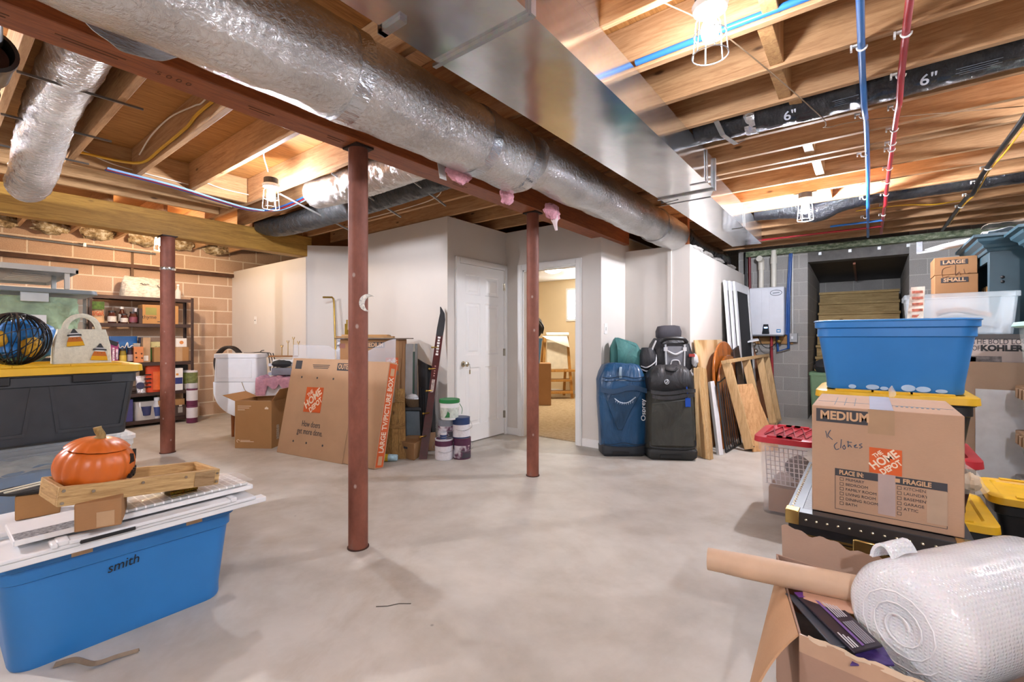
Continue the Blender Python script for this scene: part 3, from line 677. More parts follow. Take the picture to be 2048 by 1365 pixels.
pipe_run('blue_pipe', 'blue plastic pipe running away across the joists beside the red one', bp, .0145, M_BLUE, [(-.022, y, zc) for y in (2.6, 3.40, 4.13, 4.99, 5.42, 6.28)])
rp = [(.128, 0, zc), (.128, 2.2, zc), (.13, 2.85, zc), (.13, 3.02, zc - .028), (.131, 3.19, zc - .062), (.132, 3.36, zc - .028), (.132, 3.7, zc - .004), (.132, 4.2, zc), (.13, 5.35, zc), (.13, 5.62, zc - .055), (.13, 5.9, zc), (.13, 6.3, zc), (.13, 7.4, zc)]
pipe_run('red_pipe', 'red plastic pipe running away across the joists beside the blue one', rp, .0145, M_RED, [(.13, y, zc) for y in (2.6, 3.0, 3.40, 3.75, 4.01, 4.14, 4.59, 4.98, 5.40, 5.84, 6.28)])
o = thing('blue_pipe', 'blue plastic pipe along a joist near the top, behind the nearest caged bulb', 'pipe'); MB().tube([(-.9, 2.155, 2.548), (-.5, 2.157, 2.55), (1.84, 2.157, 2.55)], .0145, 14).build('pipe', M_BLUE, o)
m = MB(); clip(m, -.56, 2.157, 2.55, .0145, 'x'); m.build('clip', M_CLIP, o)
o = pipe_run('black_pipe', 'black steel gas pipe slanting away across the right-hand joists', [(.73, 1.0, zc - .01), (.73, 2.8, zc - .01), (.73, 3.19, zc - .07), (.73, 3.6, zc - .01), (.73, 4.2, zc - .01), (.72, 5.2, zc - .01), (.72, 5.62, zc - .06), (.72, 6.0, zc - .01), (.71, 7.6, zc - .01)], .016, plain('#191817', .4, .5), [(.725, y, zc - .01) for y in (5.0, 5.42, 5.85, 6.3)])
m = MB(); m.tube(cr([(.76, 1.2, zc - .012), (.765, 3.0, zc - .014), (.757, 4.0, zc - .02), (.75, 4.6, zc - .03), (.745, 5.1, zc - .014), (.75, 5.7, zc - .04), (.735, 6.3, zc - .02), (.735, 7.3, zc - .012)], 6), .0055, 8); tag(m.build('yellow_cable', plain('#d3a21c', .4)), 'yellow tracer cable following the black gas pipe', 'cable')
m = MB(); m.tube(cr([(.70, 6.1, zc), (.5, 5.98, zc - .03), (.3, 5.95, zc - .005), (.1, 5.93, zc), (-.1, 5.94, zc)], 6), .0055, 8); tag(m.build('yellow_cable', plain('#d3a21c', .4)), 'yellow cable looping across far joists to the black gas pipe', 'cable')
for z_, y_, mt, lb in ((2.506, 6.9, M_RED, 'red pipe crossing under far joists above the water heater'), (2.505, 6.55, M_BLUE, 'blue pipe crossing under far joists beyond the black duct')):
    tag(MB().cyl((-1.2 if mt is M_RED else -.35, y_, z_), (.13, y_, z_), .0125, n=12).build('red_pipe' if mt is M_RED else 'blue_pipe', mt), lb, 'pipe')
# green foam sill along the north wall
def sill_mat(n_):
    t = NT(n_); a = t.noise(t.mapping((1, 1, 2)), 14, 5, .7); t.col(t.ramp(a, [(.35, hexc('#3c4a36')), (.5, hexc('#6d7a5c')), (.65, hexc('#a7ab95'))])); t.set(Roughness=.6); t.bump(a, .8, .02); return t
o = struct(MB().bx(-1.5, XE, 7.86, 7.998, 2.45, ZJ).build('trim_3', mk('sill_foam', sill_mat)))
for i, x in enumerate((-.55, -.2, .12, .42)):
    o = MB().bx(x - .018, x + .018, 7.993, 7.999, 2.40, 2.44).build('wall_tab', M_GALV2); tag(o, 'small bright metal tab on the lintel over the stairwell, %s from the water heater' % ordn[i], 'tab', 'metal tabs on the lintel')
tag(MB().bx(.5, .56, 7.985, 7.999, 2.30, 2.47).build('wall_strap', M_GALV2), 'bright metal strap on the block wall right of the stairwell', 'strap')
# wires
M_ROM = plain('#e3dccb', .5); M_YC = plain('#d0a01e', .45)
def wire(pts, r, mat, name, label, cat='cable'): return tag(MB().tube(cr(pts, 8), r, 7).build(name, mat), label, cat)
wire([(-2.42, 1.075, 2.63), (-2.9, 1.075, 2.61), (-3.3, 1.07, 2.60), (-3.5, 1.07, 2.57), (-4.0, 1.07, 2.56), (-4.4, 1.06, 2.55), (-4.55, .95, 2.56), (-4.7, .75, 2.60), (-4.8, .73, 2.62)], .010, M_YC, 'yellow_cable', 'thick yellow cable stapled along a joist left of the beam')
wire([(-2.42, 1.07, 2.70), (-2.8, 1.06, 2.68), (-3.2, 1.065, 2.64), (-3.35, 1.065, 2.66), (-3.8, 1.065, 2.72), (-4.2, 1.06, 2.70), (-4.5, 1.06, 2.63)], .005, M_ROM, 'white_cable', 'thin white cable looping beside the thick yellow cable')
wire([(-4.80, .75, 2.66), (-4.8, .95, 2.60), (-4.80, 1.2, 2.58), (-4.80, 1.48, 2.57)], .005, M_ROM, 'white_cable', 'white cable drooping along the header below the left joists')
wire([(-4.80, 1.57, 2.63), (-4.79, 1.75, 2.60), (-4.79, 1.98, 2.60)], .005, M_ROM, 'white_cable', 'white cables on the header left of the caged bulb')
wire([(-2.42, 1.60, 2.68), (-2.75, 1.6, 2.68), (-2.95, 1.58, 2.64), (-3.2, 1.56, 2.66), (-3.6, 1.6, 2.62), (-3.85, 1.74, 2.55)], .005, M_ROM, 'white_cable', 'white cable feeding the caged bulb left of the beam')
for k, (dx, mt, nm) in enumerate(((0, M_RED, 'red'), (.03, plain('#8fb3dc', .35), 'pale blue'), (-.03, plain('#274f8a', .35), 'dark blue'))):
    wire([(-4.70 + dx, .9, 2.518), (-4.76 + dx, 1.36, 2.512), (-4.9 + dx, 1.8, 2.505), (-4.92 + dx, 2.05, 2.495), (-4.75 + dx, 2.2 + dx, 2.49), (-4.3, 2.22 + dx * .8, 2.5), (-3.9, 2.2 + dx * .8, 2.52)], .009, mt, 'flexible_pipe', '%s flexible water pipe sweeping under the header below the caged bulb' % nm, 'pipe')
wire([(-2.85, 2.9, 2.66), (-3.05, 2.92, 2.62), (-3.2, 3.0, 2.54), (-3.6, 3.04, 2.522), (-4.6, 3.05, 2.522)], .005, M_ROM, 'white_cable', 'white cable hanging between joists above the centre partition')
wire([(-.66, 1.76, 2.528), (-.49, 2.18, 2.524), (-.213, 3.19, 2.475), (-.205, 3.38, 2.48), (-.0, 3.44, 2.49), (.7, 3.86, 2.522)], .0028, plain('#8d7357', .8), 'string', 'thin brown string strung under the right-hand joists', 'string')
o = thing('electrical_conduit', 'grey metal conduit along the top of the tan block wall', 'conduit'); MB().cyl((-7.97, -1, 2.40), (-7.97, 2.06, 2.385), .013, n=10).build('pipe', plain('#8d9296', .35, .7), o)
for y in (.4, 1.3): MB().bx(-8.035, -7.955, y, y + .03, 2.372, 2.42).build('strap', M_GALV2, o)
def batt_mat(n_):
    t = NT(n_); a = t.noise(t.mapping(), 12, 6, .7); t.col(t.ramp(a, [(.35, hexc('#6c5638')), (.5, hexc('#a8926c')), (.62, hexc('#d6cdb6'))])); t.set(Roughness=.9); t.bump(a, 1, .04); return t
o = thing('insulation_batt', 'crumpled foil-faced insulation stuffed above the tan block wall', 'insulation')
for i, y in enumerate((.1, .55, 1.0, 1.42, 1.9, 2.33, 2.8)): blob((-7.9, y, 2.56), (.09, .17, .09), i + 3, .4, 20, 14).build('batt', mk('foil_batt', batt_mat), o)
o = thing('flexible_duct', 'dark brownish flexible duct crossing behind the yellow beam near the warm bulb', 'duct')
flex([(-6.1, .9, 2.46), (-6.25, 1.3, 2.44), (-6.3, 1.9, 2.45), (-6.3, 2.5, 2.43), (-6.3, 3.05, 2.45)], .07, MB(), .05, .03, seed=5).build('sleeve', plain('#4a3d33', .5, .1, .2), o, sharp=180)
m = MB(); m.bx(-8.035, -8.03, 1.80, 1.83, 1.98, 2.39); tag(m.build('wall_strap', plain('#6b5138', .7)), 'rusty flat strap hanging on the tan block wall above the wrapped bundle', 'strap')
# ============================================================ generic containers
M_TAPE = plain('#b79672', .35, 0, .05); M_CARD = card('#bb9979'); M_CARD2 = card('#b08456'); M_CARD3 = card('#a67c55'); M_INKD = plain('#3c3b3f', .7, 0, .05); M_INKL = plain('#c59f7a', .8, 0, .02); M_ORG = plain('#cf5a20', .7, 0, .05); M_CREAM = plain('#e7d3ba', .8, 0, .02)
M_BLK = plain('#1d1e20', .45, 0, .15); M_TBLUE = plain('#2a78bd', .38, 0, .05, 3); M_YLID = plain('#e0b021', .42, 0, .05); M_DGREY = plain('#34373b', .5, 0, .1)
def tote(name, label, loc, rz, L, Wd, Ht, mat, lid=None, taper=.86, r=.05, group=None, ribs=0, lip=.03, wall=.006, open_top=False, cat='storage tote'):
    o = thing(name, label, cat, loc, rz, group); hx, hy = L / 2 - .02, Wd / 2 - .02; t = taper
    m = MB(); lv = [(hx * t, hy * t, 0, r), (hx * t + .004, hy * t + .004, .012, r)]
    for k in range(1, 8): q = k / 8; lv.append((hx * (t + (1 - t) * q), hy * (t + (1 - t) * q), .012 + (Ht - .10) * q, r))
    z = Ht - .09; lv += [(hx, hy, z, r), (hx + .008, hy + .008, z + .006, r), (hx + .008, hy + .008, Ht - .04, r), (hx + .02, hy + .02, Ht - .034, r), (hx + .02, hy + .02, Ht - .002, r), (hx + .012, hy + .012, Ht, r)]
    lv += [(hx - .002, hy - .002, Ht - .004, r), (hx * t - .004, hy * t - .004, .016, r)]
    m.rtub(lv, 0, r, 5); m.build('tub', mat, o)
    if lid:
        m = MB(); a, b = L / 2 + .012, Wd / 2 + .012
        m.rtub([(a, b, Ht - .028, .06), (a + .003, b + .003, Ht - .026, .06), (a, b, Ht + .008, .06), (a - .012, b - .012, Ht + .014, .06), (a - .05, b - .05, Ht + .014, .04), (a - .06, b - .06, Ht + .004, .04)], 0, .06, 5)
        lo = m.build('lid', lid, o)
        K = 3
        for i in range(K):
            x = -a + .1 + (2 * a - .2) * (i + .5) / K
            for y0, y1 in ((-b + .012, -b + .05), (b - .05, b - .012)): MB().bx(x - .1 * a / .4, x + .1 * a / .4, y0, y1, Ht + .01, Ht + .022).build('lid_rib', lid, lo)
    return o
def carton(name, label, loc, rz, sx, sy, sz, mat=None, tape=True, seam=True, cat='cardboard box', group=None, rot=None, tape_w=.05):
    o = thing(name, label, cat, loc, rz, group, rot); mat = mat or M_CARD
    MB().bx(-sx / 2, sx / 2, -sy / 2, sy / 2, 0, sz).build('box_body', mat, o, .004)
    if tape:
        m = MB(); w = tape_w; m.bx(-w / 2, w / 2, -sy / 2 - .0012, sy / 2 + .0012, sz, sz + .0012); m.bx(-w / 2, w / 2, -sy / 2 - .0012, -sy / 2, sz * .72, sz + .0012); m.bx(-w / 2, w / 2, sy / 2, sy / 2 + .0012, sz * .72, sz + .0012); m.build('packing_tape', M_TAPE, o)
    return o
def card_logo(par, c, right, up, w, mat_txt=None):
    """slanted block letters on an orange square, as stencilled on the carton"""
    x = Vector(right).normalized(); y = Vector(up); y = (y - x * y.dot(x)).normalized(); n = x.cross(y); c = Vector(c)
    pl = plate(par, 'orange_square', c, x, y, w, w, M_ORG, .0008); k = mat_txt or M_CREAM
    a = R(40); d = x * math.cos(a) + y * math.sin(a); u = -x * math.sin(a) + y * math.cos(a); f = c + n * .0012
    text(par, 'THE', f + u * w * .34 - d * w * .02, d, u, w * .22, k, width=w * .34, bold=.006 * w); text(par, 'HOME', f + u * w * .06, d, u, w * .42, k, width=w * 1.02, bold=.012 * w); text(par, 'DEPOT', f - u * w * .27, d, u, w * .3, k, width=w * .78, bold=.01 * w)
    return pl
# ============================================================ left foreground
TZ = .415
t = tote('storage_tote', 'big blue plastic tote with a handwritten name, in the left foreground under white boards', (-2.605, .535, 0), PI / 2, .78, .52, TZ, M_TBLUE, None, .91, .07)
fx = (0, -1, 0)   # local -y is the side facing the room
text(t, 'smith', (-.03, -.2425, .293), (1, 0, .08), (-.06, 0, 1), .052, plain('#15161a', .7), shear=.25, width=.10)
for x, s_ in ((-.155, -.2505), (.21, -.2505)):
    m = MB(); m.bx(x - .03, x + .03, -.262, -.245, TZ - .033, TZ + .003); m.build('tape_patch', M_TAPE, t)
b0 = TZ + .004
WH = plain('#e4e6e8', .35, 0, .02)
f = thing('slatted_base', 'white wooden frame with two rails poking past the right end of the blue tote', 'frame', (0, 0, 0))
for x, y1 in ((-2.30, 1.02), (-2.62, 1.06)):
    m = MB(); m.bx(x - .028, x + .028, .16, y1, b0, b0 + .024); m.build('rail', WH, f, .004)
for y in (.2, .5, .8): MB().bx(-2.59, -2.33, y - .03, y + .03, b0, b0 + .018).build('crosspiece', WH, f, .003)
p = thing('white_board', 'white moulded shutter board lying along the front edge of the blue tote', 'board', (0, 0, 0)); z1 = b0 + .025
MB().bx(-2.42, -2.265, .15, .97, z1, z1 + .015).build('board', WH, p, .004)
m = MB(); m.bx(-2.318, -2.255, .33, .86, z1 + .015, z1 + .030); m.bx(-2.318, -2.262, .30, .335, z1 + .015, z1 + .035); m.bx(-2.316, -2.25, .285, .302, z1 + .015, z1 + .032); m.bx(-2.316, -2.258, .86, .885, z1 + .015, z1 + .034); m.build('moulding', WH, p, .004)
m = MB(); m.bx(-2.268, -2.2525, .36, .52, z1 + .008, z1 + .022); m.build('black_clip', M_BLK, p, .003)
z2 = z1 + .036
p = thing('white_board', 'white shelf board with a grey printed label, under the small carton', 'board', (0, 0, 0))
MB().bx(-2.56, -2.32, .20, .98, z2, z2 + .020).build('board', WH, p, .004)
MB().bx(-2.40, -2.325, .205, .40, z2 + .020, z2 + .0215).build('label', plain('#9b9ea3', .5, 0, .4, 90), p)
MB().bx(-2.3205, -2.3195, .205, .97, z2 + .002, z2 + .018).build('edge_strip', plain('#f0f0ef', .3), p)
z3 = z2 + .0225
def tile_mat(n_):
    t = NT(n_); b = t.n('ShaderNodeTexBrick'); b.inputs['Scale'].default_value = 1; b.inputs['Brick Width'].default_value = .05; b.inputs['Row Height'].default_value = .03; b.inputs['Mortar Size'].default_value = .003; b.inputs['Color1'].default_value = hexc('#b6babb'); b.inputs['Color2'].default_value = hexc('#d4d4cf'); b.inputs['Mortar'].default_value = hexc('#f1f2f2')
    t.l(t.c.outputs['Object'], b.inputs['Vector']); t.col(b.outputs['Color']); t.set(Roughness=.12); t.b.inputs['Coat Weight'].default_value = .6; a = t.noise(t.mapping(), 30, 3); t.bump(a, .25, .01); return t
p = thing('tile_sheet', 'plastic-wrapped sheet of small pale tiles under the tray', 'tile sheet', (0, 0, 0))
MB().bx(-2.54, -2.33, .50, .96, z3, z3 + .012).build('tiles', mk('wrapped_tiles', tile_mat), p, .003)
m = MB(); m.sheet(lambda u, v: wob((-2.55 + .23 * u, .48 + .5 * v, z3 + .02), .008, 15, 3), 12, 20); m.build('plastic_wrap', clearp('#ffffff', .08, .18), p)
# small carton and tray
za = z3; A = Zp(148, 1067, za); B_ = Zp(243, 1050, za); Cc = Zp(100, 1055, za)
L = (B_ - A).length; Wd = .19; yw = math.atan2((B_ - A).y, (B_ - A).x); nx = Vector((math.sin(-yw) * -1, 0, 0)); inn = Vector((-math.sin(yw), math.cos(yw), 0))
SB_H = .10
o = carton('small_carton', 'small brown cardboard box under the left end of the wooden tray', A + (B_ - A) / 2 + inn * Wd / 2, yw, L, Wd, SB_H, M_CARD3, tape=False)
MB().bx(-.005, .045, -Wd / 2 - .001, -Wd / 2, .006, .06).build('packing_tape', M_TAPE, o)
text(o, 'QTY      1 PC', (-L / 2 - .0008, .01, .05), (0, -1, 0), (0, 0, 1), .014, M_INKD)
for i in range(2): MB().bx(-L / 2 - .0008, -L / 2, -.06, .07 - .02 * i, .068 + .014 * i, .074 + .014 * i).build('small_print', M_INKD, o)
zt = za + SB_H + .002; A = Zp(113, 1016, zt); B_ = Zp(437, 969, zt - .058); TL = (B_ - A).length; yw = math.atan2((B_ - A).y, (B_ - A).x); inn = Vector((-math.sin(yw), math.cos(yw), 0)); TW = .23; th_ = .068
M_TRAY = wood('#c9a873', '#8f6a3c', 0, 1.3, .7, key='pallet_tray'); M_TRAYY = wood('#c3a06a', '#84602f', 1, 1.3, .7, key='pallet_tray')
o = thing('wooden_tray', 'rough wooden tray box on the small carton, holding the pumpkin', 'tray', A + (B_ - A) / 2 + inn * TW / 2, 0, None, (0, -math.asin((B_.z - A.z) / TL), yw))
for y in (-TW / 2 + .009, TW / 2 - .009): MB().bx(-TL / 2, TL / 2, y - .009, y + .009, 0, th_).build('side_board', M_TRAY, o, .003)
for x in (-TL / 2 + .009, TL / 2 - .009): MB().bx(x - .009, x + .009, -TW / 2 + .0185, TW / 2 - .0185, 0, th_).build('end_board', M_TRAYY, o, .003)
MB().bx(-TL / 2 + .02, TL / 2 - .02, -TW / 2 + .02, TW / 2 - .02, 0, .01).build('bottom_board', M_TRAY, o, .002)
MB().bx(TL / 2 - .1, TL / 2 - .02, -TW / 2 - .003, -TW / 2, .004, th_ - .004).build('patch_board', wood('#a08560', '#6f5230', 0, 1.3, .75, key='pallet_tray'), o, .002)
for x, z in ((-TL / 2 + .012, .055), (-TL / 2 + .012, .012), (-.17, .042), (-.02, .05), (.13, .05), (TL / 2 - .012, .05), (TL / 2 - .012, .015)):
    MB().cyl((x, -TW / 2 - .0045, z), (x, -TW / 2, z), .0055, n=10).build('screw', M_CHROME, o)
tray = o
# pumpkin
M_PUMP = plain('#c8621c', .38, 0, .08, 4, coat=.15); M_STEM = wood('#a98d55', '#6d5527', 2, 2, .7, key='stem', knots=False)
bpy.context.view_layer.update(); pc = tray.matrix_basis @ Vector((-TL / 2 + .135, .0, 0)); pcl = Vector((pc.x, pc.y, pc.z + .118))
o = thing('plastic_pumpkin', 'orange hollow jack-o-lantern pumpkin with lid sitting in the wooden tray', 'pumpkin', pcl, 0, None, (Matrix.Rotation(R(9), 4, FW) @ Matrix.Rotation(R(92), 4, 'Z')).to_euler())
PR, PH = .122, .094
def pump(c, z0, z1, m, rr=PR, hh=PH):
    rings = []; N = 96
    for i in range(25):
        t = z0 + (z1 - z0) * i / 24; s = math.sin(t); cz = -math.cos(t); ring = []
        for j in range(N):
            a = 2 * PI * j / N; rib = 1 - .055 * (1 - abs(math.sin(a * 7))) ** 2.2 * s ** .5; q = rr * (s ** .75) * rib
            ring.append(Vector((q * math.cos(a), q * math.sin(a), hh * cz * (1 - .08 * (1 - s)))))
        rings.append(ring)
    return m.loft(rings, 0, True, True)
pump(0, .05, 2.38, MB()).build('shell', M_PUMP, o, sharp=180)
lo = MB(); rings = []
for i in range(13):
    t = 2.36 + (PI - .03 - 2.36) * i / 12; s = math.sin(t); ring = []
    for j in range(96):
        a = 2 * PI * j / 96; rib = 1 - .05 * (1 - abs(math.sin(a * 7))) ** 2.2; q = (PR + .006) * (s ** .75) * rib; ring.append(Vector((q * math.cos(a), q * math.sin(a), PH * .72 + .004 + (-PH * math.cos(t) - PH * .71) * 1.25)))
    rings.append(ring)
lid = lo.loft(rings, 0, True, True).build('lid', M_PUMP, o, sharp=180)
m = MB(); m.tube(cr([(0, 0, PH + .0), (.004, 0, PH + .02), (-.006, .004, PH + .04), (-.010, .006, PH + .052)], 5), [.026, .022, .019, .017, .0155, .015, .0145, .014, .0138, .0135, .0135, .013, .013, .013, .013, .0135][:16], 12); m.build('stem', M_STEM, lid)
for (a, z, s_) in ((-38, .035, .018), (-5, .035, .018)):
    q = R(a); c = Vector((math.cos(q), math.sin(q), 0)) * PR * .985; m = MB(); tan = Vector((-math.sin(q), math.cos(q), 0))
    m.add([c + tan * -s_ + Vector((0, 0, z - s_)), c + tan * s_ + Vector((0, 0, z - s_)), c + Vector((0, 0, z + s_)), c * .9 + tan * -s_ + Vector((0, 0, z - s_)), c * .9 + tan * s_ + Vector((0, 0, z - s_)), c * .9 + Vector((0, 0, z + s_))], [(0, 1, 2), (3, 5, 4), (0, 3, 4, 1), (1, 4, 5, 2), (2, 5, 3, 0)]); m.build('eye_cutout', plain('#20130a', .8), o)
m = MB(); q0 = [(-40 + 6 * i) for i in range(8)]
for i, a in enumerate(q0):
    q = R(a); c = Vector((math.cos(q), math.sin(q), 0)) * PR * .99; m.box(c + Vector((0, 0, -.03 + (.008 if i % 2 else -.004))), (.012, .014, .016), 0, (0, 0, q))
m.build('mouth_cutout', plain('#20130a', .8), o)
# glitter block under the tray
o = thing('gold_box', 'small glittery gold box under the right end of the wooden tray', 'box', Zp(370, 996, z3 + .001) + Vector((-.05, .0, .0)), R(92))
def glit(n_):
    t = NT(n_); v = t.n('ShaderNodeTexVoronoi'); v.inputs['Scale'].default_value = 260; t.l(t.mapping(), v.inputs['Vector']); t.col(t.mix(.5, hexc('#8a6a1c'), v.outputs['Color'], 'MULTIPLY')); t.set(Metallic=.8, Roughness=.35); t.bump(v.outputs['Distance'], .6, .004); return t
MB().bx(-.05, .05, -.04, .04, 0, .02).build('box_body', mk('gold_glitter', glit), o, .003); MB().bx(-.052, .052, -.042, .042, .021, .036).build('lid', mk('gold_glitter', glit), o, .003)
# dark oval tray with pale sticks at far left
o = thing('oval_tray', 'dark woven oval tray with pale papers behind the small carton', 'tray', (-2.735, .30, z1 + .022 + .098), R(75))
m = MB(); m.lathe([(.09, 0), (.115, .008), (.12, .016), (.113, .016), (.088, .004)], 32); ob = m.build('dish', plain('#26221e', .7, 0, .3, 40, .6), o); ob.scale = (1, .62, 1)
m = MB(); m.bar((-.08, -.05, .02), (.05, .02, .026), .012, .004); m.bar((-.10, -.02, .02), (.04, .03, .032), .01, .004); m.build('paper_strips', plain('#d3cfba', .7), o)
o = carton('small_carton', 'small brown carton under the dark oval tray at the far left', (-2.735, .31, z1 + .022), R(80), .13, .10, .096, M_CARD2, tape=False)
o = tag(MB().bx(-2.86, -2.585, .17, .92, z1 - .001, z1 + .020).build('white_board', WH, None, .004), 'plain white board at the rear of the blue tote, under the dark oval tray', 'board')
# peeled strip on the floor
P = [Zp(112, 1332, .004), Zp(150, 1322, .01), Zp(190, 1330, .016), Zp(235, 1316, .008), Zp(278, 1304, .003)]
m = MB(); m.sheet(lambda u, v: (lambda c, k: (c.x + .022 * (v - .5) * (1 - .75 * u), c.y - .02 * (v - .5) * (1 - .75 * u), max(.003, c.z + .012 * math.sin(v * PI))))(cr(P, 8)[min(len(cr(P, 8)) - 1, int(u * 32))], 0), 32, 4, 0, .0015)
tag(m.build('floor_strip', plain('#857563', .7, 0, .2)), 'curled brownish strip of tape lying on the floor before the blue tote', 'strip')
o = thing('floor_mark', 'short dark crack line on the floor in front of the nearest steel post', 'floor mark', (0, 0, 0))
m = MB(); q = [Zp(752, 1214, .001), Zp(775, 1213, .001), Zp(798, 1208, .001), Zp(822, 1208, .001)]
for a, c in zip(q, q[1:]): m.bar(a, c, .006, .001)
m.build('crack', plain('#5d574f', .9), o)
# ============================================================ left stack of totes
M_CLR = clearp('#dfe8ee', .15, .14); 
BX = -3.55
tote('storage_tote', 'dark tote with yellow lid at floor level under the clear tote, far left', (BX - .02, .38, 0), PI / 2, .80, .5, .26, M_BLK, M_YLID, .9)
o = tote('clear_tote', 'clear plastic tote with bluish contents beneath the black tote', (BX + .03, .36, .277), PI / 2, .74, .48, .385, M_CLR, None, .86)
MB().rtub([(.27, .16, .02, .03), (.3, .19, .15, .03), (.3, .19, .24, .03)], 0, .03, 3).build('blue_contents', plain('#2c5a80', .8, 0, .3, 8), o)
MB().sheet(lambda u, v: wob((-.28 + .56 * u, -.185 + .37 * v, .25), .03, 9, 4), 14, 10).build('papers', plain('#b7b19d', .8, 0, .2, 12), o)
o = tote('storage_tote', 'black tote with yellow lid stacked at left, carrying the bag and wire ball', (BX, .385, .664), PI / 2, .80, .52, .375, M_DGREY, M_YLID, .90)
for x in (-.19, .19):
    m = MB(); h = .31
    for k in (-1, 1): m.add([(x + k * .165, -.242, .29), (x + k * .15, -.242, .29), (x + k * .12, -.224, .045), (x + k * .135, -.224, .045), (x + k * .165, -.234, .29), (x + k * .15, -.234, .29), (x + k * .12, -.216, .045), (x + k * .135, -.216, .045)], [(0, 1, 2, 3), (4, 7, 6, 5), (0, 4, 5, 1), (1, 5, 6, 2), (2, 6, 7, 3), (3, 7, 4, 0)])
    m.bx(x - .13, x + .13, -.226, -.216, .04, .055); m.build('panel_rib', M_DGREY, o)
    MB().bx(x - .08, x + .08, -.262, -.24, .30, .345).build('latch', M_BLK, o, .006)
LZ = .664 + .375 + .023
# felt bag with candy pieces
M_FELT = plain('#d9d6c2', .95, 0, .06, 80, .25, 200)
by0, by1, bx = .44, .665, -3.42
o = thing('felt_bag', 'cream felt bag with candy-corn appliques standing on the yellow lid', 'bag', (bx, (by0 + by1) / 2, LZ), PI / 2)
m = MB(); W2 = .118
m.loft([[Vector((-W2, -.045, 0)), Vector((W2, -.045, 0)), Vector((W2, .045, 0)), Vector((-W2, .045, 0))], [Vector((-W2 * .97, -.04, .1)), Vector((W2 * .97, -.04, .1)), Vector((W2 * .97, .04, .1)), Vector((-W2 * .97, .04, .1))], [Vector((-W2 * .82, -.022, .185)), Vector((W2 * .82, -.022, .185)), Vector((W2 * .82, .022, .185)), Vector((-W2 * .82, .022, .185))]], 0, True, True, False)
m.build('bag_body', M_FELT, o, .004)
for y in (-.02, .018):
    hd = MB(); pts = [(-.075 + .005 + .07 * (1 - math.cos(PI * i / 12)) * 1.0, y, .175 + .085 * math.sin(PI * i / 12)) for i in range(13)]; hd.tube(pts, .011, 8, squash=(.3, 1)); hd.build('handle', M_FELT, o)
def candy(cx, cz, s, tilt, par):
    e = MB(); o_, M = [], Matrix.Translation((cx, -.0475 + cz * .06 * 0, cz)) @ Matrix.Rotation(R(90) - .12, 4, 'X') @ Matrix.Rotation(R(tilt), 4, 'Z')
    def tr(w0, w1, z0, z1, mat, nm, pp, d=.003): return MB().prism([(-w0, z0), (w0, z0), (w1, z1), (-w1, z1)], 0, d, 0, M).build(nm, mat, pp)
    b = tr(.034 * s, .030 * s, -.03 * s, -.008 * s, plain('#d9a51f', .9), 'candy_corn', par)
    tr(.030 * s, .022 * s, -.008 * s, .016 * s, plain('#b9682a', .9), 'candy_middle', b, .0031); tr(.022 * s, .014 * s, .016 * s, .026 * s, plain('#eceae2', .9), 'candy_tip', b, .0032)
    tr(.028 * s, .026 * s, .022 * s, .030 * s, M_BLK, 'hat_brim', b, .004); tr(.018 * s, .003 * s, .030 * s, .058 * s, M_BLK, 'hat_crown', b, .0041); tr(.0185 * s, .017 * s, .0305 * s, .036 * s, plain('#c9c9c9', .8), 'hat_band', b, .0045)
    for k in (-.008, .008): MB().lathe([(.0018 * s, .0031), (.0018 * s, .0036)], 8, 0, M @ Matrix.Translation((k * s, .008 * s, 0))).build('eye', M_BLK, b)
candy(-.035, .125, 1.05, 4, o); candy(.065, .045, 1.05, -4, o)
# wire ball with stuffing
o = thing('wire_ball', 'black wire cage ball holding blue and yellow bundles, on the yellow lid', 'decoration', (-3.37, .30, LZ + .132), 0)
m = MB(); RB = .128
for i in range(16):
    a = PI * i / 16; w = .0026 if i % 4 else .006
    m.tube([(RB * math.sin(t) * math.cos(a), RB * math.sin(t) * math.sin(a), RB * math.cos(t)) for t in [2 * PI * j / 36 for j in range(36)]], w, 5, closed=True)
random.seed(3)
for i in range(10):
    q = Euler((random.uniform(0, 6), random.uniform(0, 6), 0)).to_matrix(); m.tube([q @ Vector((RB * 1.02 * math.cos(t), RB * 1.02 * math.sin(t), 0)) for t in [2 * PI * j / 30 for j in range(30)]], .0022, 5, closed=True)
m.build('wire_cage', plain('#1b1a1c', .35, .3), o)
for k, (c, s_, mt) in enumerate((((.0, .0, .03), (.075, .085, .055), M_TBLUE), ((-.02, -.03, -.05), (.07, .08, .05), M_TBLUE), ((.04, .05, -.04), (.05, .045, .05), plain('#e0a92a', .7)), ((.05, -.06, .0), (.035, .03, .04), plain('#e0a92a', .7)))):
    blob(c, s_, k, .15).build('stuffing', mt, o)
o = thing('blue_pouch', 'blue cloth bundle behind the wire ball, before the clear tote of green paper', 'bundle', (-3.66, .36, LZ + .001)); blob((0, 0, .12), (.09, .14, .12), 5, .12, 20, 14).build('bundle', M_TBLUE, o)
